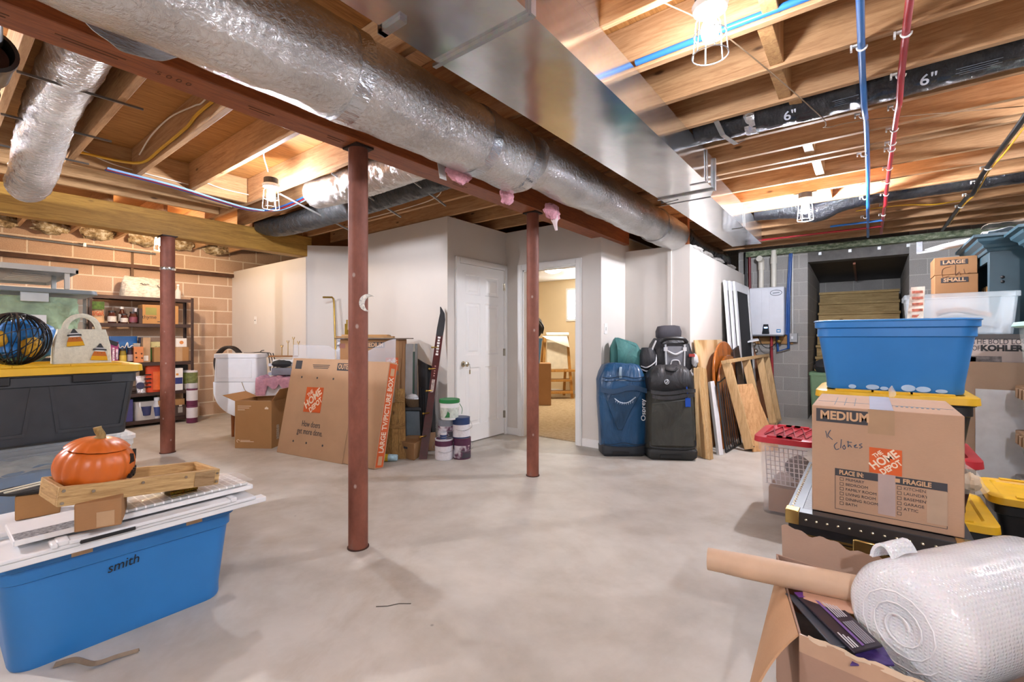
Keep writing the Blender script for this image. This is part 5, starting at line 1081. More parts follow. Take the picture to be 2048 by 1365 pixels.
for i in range(3): plate(o, 'small_print', (.46, -.0005, .935 - .016 * i), (1, 0, 0), (0, 0, 1), .26 - .02 * i, .007, M_INKD)
for z, xs in ((.80, (.19, .43, .67)), (.14, (.23, .43, .67))):
    for x in xs: MB().cyl((x, -.0012, z), (x, .0, z), .011, n=14).build('punch_hole', M_INKD, o)
MB().bx(sm + .05, sm + .20, .0055, .0068, .33, .345).build('small_print', M_INKD, o); m = MB(); m.tube([(sm + .13, .006, .17), (sm + .2, .006, .17)], .014, 8); m.build('hand_hole', M_INKD, o)
for z in (.62, .45): m = MB(); m.bx(sm + .10, sm + .22, .0055, .0068, z, z + .003); m.build('printed_line', M_INKD, o)
m = MB(); m.bx(L - .001, L + .0008, .018, TH_ - .018, .02, hh - .02); m.build('orange_band', M_ORG, o); 
text(o, 'LARGE TV/PICTURE BOX', (L + .0018, TH_ / 2, .50), (0, 0, 1), (0, -1, 0), .085, M_CREAM, width=.70, bold=.002)
plate(o, 'grey_square', (L + .001, TH_ / 2, .90), (0, 1, 0), (0, 0, 1), .05, .07, M_INKL); plate(o, 'grey_square', (L + .001, TH_ / 2, .08), (0, 1, 0), (0, 0, 1), .05, .08, M_INKL)
# clear sheet behind it
def csh(u, v):
    px = 578 + 208 * u; d = 5.05 - .5 * u; top = zz(690 + (18 * math.sin((u - .35) * 7) if u > .35 else 0) + 6 * u, d); p = cf(px, d, .0); p = p + FW * (.04 + .02 * math.sin(u * 9) + .06 * v); p.z = .55 + (top - .55) * v; return p
tag(MB().sheet(csh, 40, 10, 0, .003).build('plastic_sheet', clearp('#d9dbe0', .15, .32)), 'clear wavy plastic sheet standing behind the big flat carton', 'plastic sheet')
# brass rods
p = Dp(671, 700, 5.93); q = Dp(668, 610, 5.97); e = Dp(646, 595, 5.86); q2 = Dp(664, 595, 5.95); lo_ = Dp(675, 800, 5.86)
m = MB(); m.tube([lo_, p, q] + cr([q, Dp(667, 599, 5.965), q2], 3)[1:] + [e], .012, 10); tag(m.build('brass_rod', plain('#a98c48', .3, .9, .1)), 'bent brass rod leaning on the white partition above the clear sheet', 'rod')
o = thing('brass_curtain_rods', 'bundle of short brass rods leaning by the wood planks left of the post', 'rods', (0, 0, 0))
for i, (px, py) in enumerate(((691, 648), (694, 640), (697, 660))): b_ = cf(690 + 3 * i, 5.3, .9); t = cf(px, 5.3, zz(py, 5.3)); MB().tube([b_, t], .009, 8).build('rod', plain('#b5923c', .3, .9, .1), o)
o = thing('ribbed_spindle', 'small white and dark ribbed lamp stem behind the clear sheet', 'spindle', cf(681, 5.3, .9)); MB().lathe([(.02, 0), (.04, .05), (.05, .16), (.03, .2), (.045, .22), (.025, .25), (.04, .27), (.012, .3)], 16).build('stem', plain('#bfc4cc', .35, 0, .3, 20), o)
# medium cartons
d0 = 4.78; bw = (808 - 690) / 920 * d0; C0 = cf(749, d0 + .2)
for k, (z0, z1) in enumerate(((0, .605), (.607, zz(679, d0)))):
    o = carton('moving_carton', ('lower', 'upper')[k] + ' brown moving carton behind the big flat carton, under loose planks', (C0.x, C0.y, z0), TH, bw, .36, z1 - z0, M_CARD3, tape=False)
    MB().bx(-bw / 2, bw / 2, -.1815, -.18, (z1 - z0) * .35, (z1 - z0) * .42).build('packing_tape', plain('#8c7664', .5), o)
    if k: plate(o, 'dark_label', (.05, -.181, (z1 - z0) - .06), (1, 0, 0), (0, 0, 1), .22, .06, M_INKD); text(o, 'MEDIUM', (.05, -.1825, (z1 - z0) - .06), (1, 0, 0), (0, 0, 1), .06, M_INKL, width=.19, bold=.002); plate(o, 'dark_label', (-.28, -.181, (z1 - z0) - .07), (1, 0, 0), (0, 0, 1), .06, .05, plain('#8d5d4d', .7))
    card_logo(o, (.235, -.1815, .32 if k else .43), (1, 0, 0), (0, 0, 1), .13)
zt_ = zz(679, d0) + .002
o = thing('flattened_carton', 'dark flattened cardboard piece on the upper moving carton', 'cardboard sheet', (C0.x, C0.y, zt_), TH); MB().bx(-.35, .38, -.22, .2, 0, .01).build('sheet', plain('#5a4a3b', .8), o)
for i, (x0, x1, y, z, h) in enumerate(((-.36, .24, -.12, .012, .018), (-.30, .18, -.11, .031, .016), (-.1, .16, .02, .012, .03))):
    o = MB().bx(x0, x1, y - .045, y + .045, 0, h).build('wood_plank', wood('#c69a62', '#8d6233', 0, 1.1, .65, key='plank')); o.location = (C0.x, C0.y, zt_ + z); o.rotation_euler = (0, 0, TH); tag(o, 'short wood plank on the flattened cardboard, %s' % ('longest, at the front', 'stacked on the longest one', 'thickest, at the back')[i], 'plank', 'planks on the moving carton')
# pallet board, mirror, grey table
M_PAL = wood('#a67f45', '#6d4c22', 2, 1.1, .7, key='pallet'); a, b_ = cf(757, 4.55), cf(812, 4.55); t0, t1 = cf(752, 4.74, zz(778, 4.74)), cf(809, 4.74, zz(778, 4.74))
o = thing('pallet_panel', 'weathered plank panel with two battens leaning right of the big flat carton', 'wood panel', (0, 0, 0)); 
for i in range(4):
    u0, u1 = i / 4 + .006, (i + 1) / 4 - .006; slabq([a.lerp(b_, u0), a.lerp(b_, u1), t0.lerp(t1, u1), t0.lerp(t1, u0)], .018).build('plank', M_PAL, o)
nv = (b_ - a).cross(t0 - a).normalized()
for v0, v1 in ((.42, .50), (.80, .88)):
    P = [a.lerp(t0, v0), b_.lerp(t1, v0), b_.lerp(t1, v1), a.lerp(t0, v1)]; slabq([p + nv * .014 for p in P], .014).build('batten', wood('#a67f45', '#6d4c22', 0, 1.1, .7, key='pallet'), o)
gz = zz(815, 4.9)
o = thing('grey_side_table', 'small grey table behind the leaning plank panel, carrying a basket', 'table', cf(826, 4.88), TH); MB().bx(-.11, .12, -.02, .24, gz - .03, gz).build('table_top', plain('#3f4246', .5), o, .003); MB().bx(-.10, .11, .0, .22, .14, gz - .04).build('drawer_front', plain('#71808a', .5, 0, .1), o, .003)
for x in (-.10, .105):
    for y in (0, .21): MB().bx(x - .012, x + .012, y - .012, y + .012, 0, gz - .03).build('leg', M_DGREY, o)
o = thing('woven_basket', 'shallow brown woven basket with a white cloth on the grey table', 'basket', cf(828, 4.97, gz + .001), TH); 
def weave(n_):
    t = NT(n_); w = t.n('ShaderNodeTexWave'); w.inputs['Scale'].default_value = 40; t.l(t.mapping((1, 1, 2)), w.inputs['Vector']); t.col(t.ramp(w.outputs['Fac'], [(.2, hexc('#5d4630')), (.8, hexc('#9a8164'))])); t.bump(w.outputs['Fac'], .6, .01); t.set(Roughness=.8); return t
MB().lathe([(.07, 0), (.10, .05), (.108, .085), (.1, .085), (.065, .01)], 24).build('basket_body', mk('basket_weave', weave), o); blob((-.02, 0, .09), (.07, .06, .04), 3, .25).build('cloth', WH, o)
o = thing('mirror_frame', 'tall narrow silver-white mirror frame standing on the grey table against the cartons', 'mirror', cf(820, 5.08, gz + .001), TH, None, (R(-3), 0, TH)); hh = zz(688, 5.06) - gz
MB().bx(-.065, .025, 0, .02, 0, hh).build('frame_panel', plain('#c4c8cb', .35, .3, .05), o, .003); MB().bx(.027, .045, .0, .02, 0, hh - .09).build('green_edge', plain('#47695c', .4), o); MB().bx(.027, .05, .0, .02, hh - .088, hh).build('corner_cap', plain('#e6e4da', .5), o); MB().bx(.047, .075, .0, .02, 0, hh).build('glass_edge', plain('#9fa5a8', .2, .6), o)
# black plastic sled panel
o = thing('black_sled', 'black curved plastic sled panel standing against the white partition corner', 'sled', (0, 0, 0))
def sled(u, v):
    px0, px1 = 836 + 8 * v * 0 + 3 * (1 - v), 868 + 4 * (1 - v); d = 4.90 - .03 * v; px = px0 + (px1 - px0) * u; p = cf(px, d, .0); top = zz(718 + 16 * u, d); p.z = .003 + (top - .003) * v; return p + FW * (-.05 * math.sin(u * PI) - .02 * (v - .5) ** 2)
MB().sheet(sled, 16, 24, 0, .006).build('panel', plain('#1c1e21', .35, 0, .1), o)
for i in range(5): MB().tube([sled(.18 + .16 * i, v / 10) + FW * -.004 for v in range(1, 8)], .004, 5).build('ridge', plain('#26292d', .35), o)
MB().sheet(lambda u, v: sled(u, .93 + .07 * v) + FW * -.006, 12, 3, 0, .01).build('rim', plain('#111214', .3), o)
o = thing('cardboard_piece', 'tan cardboard sheet standing behind the foot of the maroon ski', 'cardboard sheet', (0, 0, 0)); d = 4.72; slabq([cf(850, d, .04), cf(872, d, .04), cf(871, d + .03, zz(866, d)), cf(848, d + .03, zz(868, d))], .005).build('sheet', M_CARD, o)
# ski coat rack
p0, p1 = Zp(846, 919), Yp(879, 672, 3.40); pt = Yp(884, 640, 3.43)
o = thing('ski_coat_rack', 'maroon ski with brass pegs leaning in the corner by the six-panel door', 'coat rack', (0, 0, 0)); M_SKI = plain('#4a1818', .3, 0, .2, 12, coat=.3)
wv = RT * .037; dirv = (p1 - p0); nrm = RT.cross(dirv.normalized())
K = 24; rings = []; tip = Vector((Yp(881, 614, 3.44)))
path = [p0.lerp(p1, i / 16) for i in range(17)] + [p1.lerp(pt, .5), pt, pt.lerp(tip, .5) + RT * .012, tip]
m = MB(); W_ = [.040] * 6 + [.034] * 6 + [.037] * 5 + [.038, .035, .024, .004]
for i, (p, w) in enumerate(zip(path, W_)): rings.append([p - RT * w + FW * .006, p + RT * w + FW * .006, p + RT * w - FW * .006, p - RT * w - FW * .006])
m.loft(rings, 0, True, True, False); m.build('ski', M_SKI, o)
m = MB(); rings = [[q.copy() for q in r] for r in rings[16:]]; m.loft([[q + FW * (-.0015 if k > 1 else 0) for k, q in enumerate(r)] for r in rings], 0, True, True, False); m.build('black_tip', M_BLK, o)
for f_ in (.18, .36, .54, .72, .90):
    p = p0.lerp(p1, f_) - FW * .007; pg = MB(); pg.tube([p, p - FW * .03 - RT * .02, p - FW * .045 - RT * .045], .006, 8); pg.lathe([(.011, -.008), (.013, 0), (.011, .008)], 10, 0, Matrix.Translation(p - FW * .047 - RT * .05)); pg.build('peg', M_BRASS, o)
dd = dirv.normalized(); 
for k in range(7): MB().box(p0.lerp(p1, .84 + .024 * k) - FW * .008, (.028 - .006 * (k % 2), .004, .02), 0, (0, R(8), TH)).build('white_print', WT_, o)
for k in range(5): MB().box(p0.lerp(p1, .66 + .02 * k) - FW * .008, (.014, .004, .012), 0, (0, R(8), TH)).build('small_print', plain('#b98a84', .5), o)
MB().box(p0.lerp(p1, .55) - FW * .010, (.03, .01, .20), 0, (0, R(8), TH)).build('binding_print', plain('#c9b7b0', .4, 0, .3, 40), o)
# small carton at the foot, cup
o = thing('small_carton', 'small brown carton at the foot of the ski coat rack', 'cardboard box', (0, 0, 0)); a, b_, c_ = Zp(797, 914), Zp(828, 922), Zp(856, 903); hgt = .165
Q = [a, b_, c_, a + c_ - b_]; 
m = MB(); m.add([p for p in Q] + [p + Vector((0, 0, hgt)) + (p - sum(Q, Vector()) / 4) * .05 for p in Q], [(3, 2, 1, 0), (4, 5, 6, 7), (0, 1, 5, 4), (1, 2, 6, 5), (2, 3, 7, 6), (3, 0, 4, 7)]); m.build('box_body', card('#a07b55'), o, .003)
u_ = (b_ - a).normalized(); plate(o, 'small_print', (a + b_) / 2 + Vector((0, 0, .11)) + u_.cross(Vector((0, 0, 1))) * .008, u_, (0, 0, 1), .06, .02, M_INKD)
o = thing('paper_cup', 'stack of yellow and pale blue cups lying on the floor before the small carton', 'cups', cf(777, 4.46, .037), TH); Mx = Matrix.Rotation(PI / 2, 4, 'Y')
MB().lathe([(.036, -.10), (.037, -.095), (.034, -.0), (.03, -.098)], 24, 0, Mx).build('yellow_cup', plain('#d8b521', .5), o); MB().lathe([(.0345, .0), (.031, .08), (.028, .085)], 24, 0, Mx).build('blue_cup', plain('#a9c6cf', .5, 0, .2, 30), o)
for k in range(4): MB().lathe([(.0375 - .001 * k, -.09 + .02 * k), (.0385 - .001 * k, -.087 + .02 * k), (.0375 - .001 * k, -.084 + .02 * k)], 24, 0, Mx, False).build('cup_rim', plain('#d9c36a', .5), o)
# ---------------- paint cans by the door
def pcan(label, px, d, z, r, h, lab, body, lid, stripe=None):
    o = thing('paint_can', label, 'paint can', cf(px, d, z), TH + R(random.uniform(-20, 20)), 'paint cans by the white door')
    MB().lathe([(r * .97, 0), (r, .004), (r, h - .01), (r * 1.02, h - .006), (r * 1.02, h), (r * .92, h), (r * .9, h - .006), (r * .02, h - .005)], 30).build('can', body, o)
    MB().lathe([(r + .001, h * .06), (r + .001, h * .66)], 30, caps=False).build('label', lab, o)
    if stripe: MB().lathe([(r + .001, h * .67), (r + .001, h * .92)], 30, caps=False).build('colour_band', stripe, o)
    if lid: MB().lathe([(r * .89, h - .005), (r * .87, h + .002), (r * .02, h + .002)], 24).build('lid', lid, o)
    m = MB(); m.tube(cr([(r + .004, 0, h * .82), (r + .02, -.01, h * .5), (r * .3, -r - .03, h * .42), (-r - .02, -.01, h * .5), (-r - .004, 0, h * .82)], 5), .002, 5); m.build('wire_handle', M_GALV2, o); return o
LW = plain('#dcdbe0', .5, 0, .05, 60); PUR = plain('#5b2c4a', .45, 0, .15); NAV = plain('#27406f', .4, 0, .15)
def mixlab(n_):
    t = NT(n_); a = t.noise(t.mapping((1, 1, 1)), 9, 2); t.col(t.ramp(a, [(.4, hexc('#cfcdd4')), (.5, hexc('#62364f')), (.6, hexc('#3c3a44'))])); t.set(Roughness=.5); return t
MIXL = mk('mixed_label', mixlab); d = 4.56
pcan('white-labelled paint can with a maroon band, bottom left of the stack by the door', 888, d, .001, .088, .205, LW, LW, PUR, PUR)
pcan('maroon and grey labelled paint can, bottom right of the stack by the door', 924, d + .04, .001, .088, .205, MIXL, PUR, M_GALV2, PUR)
pcan('grey and maroon paint can on the left of the second layer, under the green-lidded pail', 892, d + .03, .209, .080, .18, MIXL, plain('#8b929c', .5, 0, .1), M_GALV2)
pcan('blue-banded paint can on the right of the second layer', 922, d + .04, .209, .088, .20, LW, NAV, NAV, NAV)
o = pcan('tiny paint can with a navy label in front of the second layer', 887, d - .055, .209, .033, .066, NAV, LW, plain('#b9c1c9', .4), None)
o = thing('joint_compound_pail', 'white plastic pail with a bright green lid on top of the paint cans', 'pail', cf(899, d + .02, .392), TH + R(15))
MB().lathe([(.082, 0), (.086, .004), (.096, .165), (.094, .17)], 32).build('pail', plain('#e9eceb', .4, 0, .02), o); MB().lathe([(.1, .165), (.103, .168), (.103, .195), (.098, .2), (.09, .196), (.01, .196)], 32).build('lid', plain('#1f7a3e', .4, 0, .05), o)
MB().lathe([(.0885, .02), (.0945, .12)], 32, caps=False).build('label', plain('#d4ddd3', .5, 0, .15, 25), o); m = MB(); m.prism([(-.05, .03), (.0, .03), (.0, .07), (-.02, .09), (-.03, .06)], .0, .004, 0, Matrix.Translation((-.01, -.092, 0)) @ Matrix.Rotation(PI / 2, 4, 'X')); m.build('green_print', plain('#2e7d44', .5), o)
m = MB(); m.tube(cr([(.1, 0, .15), (.125, -.01, .1), (.118, -.03, .05)], 5), .003, 6); m.build('handle', plain('#1f7a3e', .4), o)
# moon on the post
mc = Vector((-2.31, 1.545, 0)) - Vector((0, 0, 0)); zc_ = zz(606, 2.58); o = thing('moon_ornament', 'white speckled crescent moon ornament fixed to the nearest steel post', 'ornament', Dp(736, 606, 2.545), TH)
pts = [(.048 * math.cos(R(a)) , .048 * math.sin(R(a))) for a in range(60, 301, 12)] + [(.018 + .042 * math.cos(R(a)) * .9, .042 * math.sin(R(a))) for a in range(285, 74, -12)]
MB().prism([(x + .0, y) for x, y in pts], -.006, .006, 0, Matrix.Rotation(PI / 2, 4, 'X') @ Matrix.Rotation(R(-18), 4, 'Z')).build('crescent', plain('#dedad0', .6, 0, .3, 90), o, .002)
# ---------------- room behind the doorway
ME = wood('#c59149', '#97652a', 2, 1, .5, key='easel'); d = 8.95
o = thing('easel', 'wooden art easel with white paper in the carpeted room', 'easel', cf(1117, d, .013), TH + R(8))
for x in (-.29, .25): MB().bar((x * 1.1, 0, 0), (x * .82, .14, 1.24), .05, .03).build('leg', ME, o); MB().bar((x * 1.0, .55, 0), (x * .85, .17, 1.22), .05, .03).build('leg', ME, o)
for z, w, y in ((.52, .36, .06), (.33, .29, .05), (.10, .30, .02)): MB().bx(-w, w - .02, y - .06, y + .2, z, z + .04).build('tray', ME, o, .003)
slabq([(-.22, .045, .58), (.20, .045, .58), (.19, .12, 1.20), (-.20, .12, 1.20)], .012).build('board', plain('#dcd3c0', .6), o); MB().cyl((-.23, .08, 1.25), (.22, .08, 1.25), .04, n=16).build('paper_roll', plain('#efece4', .7), o)
MB().sheet(lambda u, v: ((-.32 + .5 * u) * (1 - .1 * v) + .05 * v, .035 - .04 * math.sin(v * 2) - .02 * v, 1.22 - .22 * v * (.25 + u * .75)), 10, 10, 0, .002).build('loose_paper', plain('#f3f0e8', .7), o)
o = thing('storage_tote', 'blue tote in the carpeted room seen left of the middle post', 'storage tote', cf(1056, 8.2, .75), TH); MB().rtub([(.2, .15, 0, .03), (.24, .18, .4, .03), (.25, .19, .4, .03), (.25, .19, .44, .03)], 0, .03, 4).build('tub', plain('#5c8fc0', .5), o)
o = thing('backpack', 'dark backpack on the blue tote in the carpeted room', 'backpack', cf(1068, 8.2, 1.192), TH); blob((0, 0, .19), (.17, .12, .2), 6, .18).build('bag_body', plain('#2b2624', .8, 0, .2), o); m = MB(); m.tube(cr([(.1, -.1, .3), (.16, -.12, .2), (.14, -.1, .08)], 5), .014, 6); m.build('strap', M_BLK, o)
carton('brown_carton', 'brown carton stack carrying the blue tote in the carpeted room', cf(1066, 8.25, .013), TH, .62, .36, .735, M_CARD3)
o = thing('green_cushion', 'yellow-green patterned cushion on the carpet just inside the doorway, left side', 'cushion', cf(1045, 6.6, .013), TH); blob((0, 0, .22), (.10, .08, .22), 3, .1).build('cushion', plain('#b9b56a', .8, 0, .25, 14), o)
# ============================================================ luggage
def bag_loft(mb, levels, n=32, ex=.45, seed=0, a=.012, f=7, M=None):
    """soft luggage shell: levels = (hx, y0, y1, z)"""
    rings = []
    for L_ in levels:
        hx, y0, y1, z = L_; cy, hy = (y0 + y1) / 2, (y1 - y0) / 2; ring = []
        for j in range(n):
            t = 2 * PI * j / n; c, s = math.cos(t), math.sin(t); ring.append(wob((math.copysign(abs(c) ** ex, c) * hx, cy + math.copysign(abs(s) ** ex, s) * hy, z), a if z > .06 else a * .3, f, seed))
        rings.append(ring)
    return mb.loft(rings, 0, True, True)
def fabric(nm, hx, rough=.4, coat=.15):
    def f(n_):
        t = NT(n_); c = hexc(hx); d = tuple(x * .6 for x in c[:3]) + (1,); a = t.noise(t.mapping((1, 1, .6)), 5, 5, .6, .8); t.col(t.ramp(a, [(.3, d), (.6, c)])); t.set(Roughness=rough); t.b.inputs['Coat Weight'].default_value = coat; t.bump(t.noise(t.mapping((1, 1, .5)), 7, 3, .5, 1.2), .7, .03); return t
    return mk(nm, f)
M_BB = fabric('blue_tarpaulin', '#1f4f77', .35); M_BK = fabric('dark_olive_cordura', '#35362f', .6, .05); M_BK2 = fabric('black_cordura', '#28292c', .5, .1)
def zipper(m, pts, r=.004): m.tube(pts, r, 5); return m
# blue roller
d = 4.64; o = thing('wheeled_duffel', 'blue wheeled duffel bag standing against the drywall by the doorway', 'luggage', cf(1248, d, 0), TH, None, (R(-4), 0, TH)); o.scale = (.97, .72, 1)
m = MB(); bag_loft(m, [(.215, .0, .30, .05), (.235, -.02, .31, .12), (.24, -.035, .31, .3), (.25, -.04, .31, .55), (.26, -.05, .31, .70), (.255, -.05, .30, .78), (.225, -.03, .29, .86), (.19, .01, .27, .925), (.12, .06, .22, .945)], seed=2, a=.02); body = m.build('bag_body', M_BB, o, sharp=60)
m = MB(); m.rtub([(.20, .13, 0, .03), (.225, .155, .03, .03), (.23, .16, .10, .03), (.22, .15, .12, .03)], 0, .03, 4, c=(0, .14)); m.build('wheel_base', plain('#22262c', .5), o)
MB().bx(-.12, .05, -.028, -.02, .025, .055).build('base_slot', plain('#0c0d0f', .6), o)
for x in (-.19, .19): MB().cyl((x - .015, .29, .04), (x + .015, .29, .04), .04, n=18).build('wheel', M_BLK, o)
m = MB(); m.sheet(lambda u, v: (-.235 + .47 * u, -.062 - .02 * math.sin(u * PI), .70 - .05 * v - .02 * math.sin(u * 7)), 14, 3, 0, .01); m.build('cross_strap', plain('#1d3f5e', .5), o)
m = MB(); m.prism([(-.22, .66), (.19, .66), (.06, .44), (-.02, .27), (-.07, .27)], 0, .018, 0, Matrix.Translation((0, -.042, 0)) @ Matrix.Rotation(PI / 2, 4, 'X')); m.build('front_pocket', fabric('blue_tarpaulin_dark', '#1d4566', .38), o, .008)
m = MB(); m.tube(cr([(-.10, -.07, .585), (-.05, -.072, .55), (-.0, -.073, .54), (.05, -.073, .552), (.12, -.07, .60)], 5), [.006] * 21, 6, squash=(1, 1)); m.build('emblem', plain('#aebccb', .4), o)
for k in range(9): 
    x = -.085 + .022 * k; m = MB(); m.bar((x, -.073, .548 + .25 * (x - .01) ** 2 * 10), (x - .006, -.073, .522 + .25 * (x - .01) ** 2 * 12), .006, .004); m.build('emblem_feather', plain('#aebccb', .4), o)
text(o, 'Osprey', (.20, -.052, .47), (0, 0, 1), (-1, 0, 0), .065, plain('#d5dde4', .4), width=.22, bold=.001)
m = MB(); m.tube(cr([(-.02, .0, .90), (-.03, -.045, .88), (-.035, -.055, .83), (-.03, -.05, .79)], 5), .012, 8, squash=(1.2, .5)); m.build('grab_handle', plain('#8fa5b5', .5), o); MB().bx(-.08, .03, -.058, -.048, .765, .775).build('logo_strip', plain('#b9c6d2', .4), o)
for z in (.80, .765, .135): zipper(MB(), [(-.22 + .044 * i, -.055 - .012 * math.sin(PI * i / 10), z - .01 * math.sin(i)) for i in range(11)]).build('zipper', plain('#122a40', .4), o)
zipper(MB(), cr([(-.21, -.03, .16), (-.19, -.035, .12), (0, -.04, .105), (.18, -.035, .12), (.21, -.03, .17), (.225, -.03, .5)], 6), .005).build('piping', plain('#143553', .4), o)
# teal folded duffel
o = thing('teal_duffel', 'folded teal canvas bag standing behind the blue wheeled duffel', 'luggage', cf(1254, 5.02, 0), TH)
M_TEAL = fabric('teal_canvas', '#3c7672', .7, 0)
m = MB(); P = [(-.19, 0), (.21, 0), (.22, .9), (.10, 1.14), (-.13, 1.21), (-.18, 1.1)]; m.prism(P, -.06, .06, 0, Matrix.Rotation(PI / 2, 4, 'X')); m.build('bag_body', M_TEAL, o, .03)
m = MB(); m.sheet(lambda u, v: wob((-.14 + .33 * u, -.075 - .05 * math.sin(v * PI), 1.20 - .16 * u - .34 * v * (1 - .15 * u)), .02, 8, 2), 16, 10, 0, .01); m.build('fold', M_TEAL, o, sharp=70)
m = MB(); m.sheet(lambda u, v: wob((-.08 + .16 * u, -.10 - .03 * math.sin(u * PI), 1.02 - .14 * u - .12 * v), .015, 10, 4), 8, 6, 0, .008); m.build('side_flap', fabric('teal_canvas_dark', '#274f4c', .7, 0), o, sharp=70)
# black roller
d = 4.50; o = thing('wheeled_duffel', 'black and olive wheeled duffel bag with a blue luggage tag', 'luggage', cf(1345, d, 0), TH, None, (R(-5), 0, TH - R(6)))
m = MB(); bag_loft(m, [(.22, .0, .30, .05), (.24, -.02, .31, .12), (.245, -.03, .31, .3), (.235, -.03, .31, .55), (.225, -.03, .31, .66)], seed=5, a=.02); m.build('bag_body', M_BK, o, sharp=60)
m = MB(); bag_loft(m, [(.222, -.025, .31, .655), (.235, -.06, .30, .70), (.23, -.065, .30, .78), (.20, -.05, .29, .86), (.15, .0, .26, .92), (.08, .06, .2, .94)], seed=7, a=.02); m.build('top_hood', M_BK2, o, sharp=60)
m = MB(); m.rtub([(.20, .14, 0, .03), (.235, .16, .03, .03), (.24, .165, .09, .03), (.23, .155, .11, .03)], 0, .03, 4, c=(0, .14)); m.build('wheel_base', plain('#1b1b1a', .5), o); MB().bx(-.12, .08, -.032, -.024, .025, .055).build('base_slot', plain('#0a0a0a', .6), o)
for x in (-.2, .2): MB().cyl((x - .015, .29, .04), (x + .015, .29, .04), .04, n=18).build('wheel', M_BLK, o)
m = MB(); m.prism([(-.20, .55), (.17, .60), (.20, .14), (-.21, .14)], 0, .016, 0, Matrix.Translation((0, -.03, 0)) @ Matrix.Rotation(PI / 2, 4, 'X')); m.build('front_pocket', M_BK, o, .01)
for z, w in ((.685, .21), (.64, .2)): MB().sheet(lambda u, v: (-w + 2 * w * u, -.075 - .012 * math.sin(u * PI), z - .035 * v - .015 * math.sin(u * 5)), 12, 2, 0, .012).build('strap', M_BK2, o)
m = MB(); [m.tube([(-.06 + .02 * math.cos(R(a)) + .004 * k, -.092, .765 + .022 * math.sin(R(a))) for a in range(0, 360, 30)], .004, 5, closed=True) for k in range(1)]; m.tube(cr([(-.075, -.092, .75), (-.055, -.094, .765), (-.06, -.092, .785)], 4), .005, 5); m.build('emblem', plain('#b8bcc0', .3, .5), o)
m = MB(); m.tube(cr([(-.05, .0, .91), (-.04, -.04, .885), (.02, -.045, .875), (.06, -.02, .90)], 5), .013, 8, squash=(1, .7)); m.build('grab_handle', M_BLK, o)
m = MB(); m.bx(.115, .165, -.075, -.069, .525, .61); tg = m.build('luggage_tag', plain('#1650b8', .4), o, .003); MB().tube(cr([(.14, -.072, .61), (.135, -.078, .66), (.13, -.075, .72)], 4), .006, 6).build('tag_strap', plain('#1650b8', .4), tg)
zipper(MB(), cr([(-.22, -.03, .18), (-.20, -.04, .13), (0, -.048, .12), (.19, -.04, .13), (.215, -.03, .2)], 6), .006).build('piping', M_BLK, o)
# child carrier
d = 4.99; o = thing('child_carrier', 'black and grey hiking child carrier backpack standing behind the black duffel', 'carrier', cf(1340, d, .79), TH)
for x in (-.15, .15): MB().tube([(x, .09, -.787), (x * .9, .06, .05)], .012, 8).build('frame_leg', plain('#6d6d70', .4, .7), o)
M_CB = fabric('black_nylon', '#232327', .55, .1); M_CG = plain('#77777c', .8, 0, .08); M_CL = plain('#c9cacb', .6)
m = MB(); bag_loft(m, [(.16, -.10, .16, .0), (.22, -.13, .16, .08), (.23, -.13, .16, .22), (.20, -.11, .15, .34), (.15, -.06, .12, .40)], seed=3, a=.02); m.build('frame_body', M_CB, o, sharp=60)
m = MB(); bag_loft(m, [(.10, .0, .12, .38), (.13, -.02, .12, .42), (.135, -.02, .11, .48), (.115, .0, .10, .535), (.06, .02, .08, .545)], seed=1, a=.006); m.build('head_rest', plain('#3c3a40', .8, 0, .1), o, sharp=60)
m = MB(); m.sheet(lambda u, v: (-.09 + .18 * u, -.145 - .012 * math.sin(v * PI), .10 + .22 * v), 8, 8, 0, .012); m.build('seat_pad', M_CG, o)
for x in (-.10, .10): MB().bar((x, -.150, .34), (x * .95, -.155, .10), .028, .012, 0, (1, 0, 0)).build('shoulder_strap', M_CL, o); MB().bx(x - .018, x + .018, -.165, -.15, .27, .31).build('buckle', M_CL, o)
m = MB(); m.tube(cr([(-.08, -.155, .27), (0, -.165, .235), (.08, -.155, .27)], 5), .012, 6); m.build('chest_strap', M_CL, o)
m = MB(); m.tube(cr([(-.05, -.16, .13), (-.03, -.165, .17), (.03, -.165, .17), (.05, -.16, .13)], 5), .008, 6); m.build('leg_loop', M_CL, o)
m = MB(); bag_loft(m, [(.05, -.16, -.02, -.02), (.09, -.19, -.02, .06), (.09, -.19, -.01, .16), (.06, -.16, -.02, .24)], 24, .7, 6, .012); hp = m.build('hip_belt', M_CB, o, sharp=60, loc=(-.27, .02, .06))
for k in range(2): MB().tube(cr([(-.08, -.15, .02 + .03 * k), (-.03, -.20, .0 + .04 * k), (.06, -.19, .05 + .05 * k), (.08, -.14, .17)], 5), .007, 6).build('piping', M_CL, hp)
m = MB(); m.tube(cr([(-.19, -.12, .38), (-.24, -.13, .25), (-.22, -.13, .10)], 6), .009, 6); m.build('piping', M_CL, o)
m = MB(); m.tube(cr([(-.14, -.11, .36), (-.08, -.14, .40), (.08, -.14, .40), (.14, -.11, .36)], 6), .02, 8); m.build('carry_bar', M_BLK, o)
MB().bx(.15, .21, -.15, -.135, .21, .24).build('red_tag', plain('#a5332c', .6), o); blob((.22, -.12, .17), (.035, .03, .07), 3, .3).build('white_strap_bundle', M_CL, o)
for k in range(3): blob((.17 - .05 * k, -.16, .02 + .01 * k), (.022, .015, .022), k, .3).build('buckle', M_CL, o)
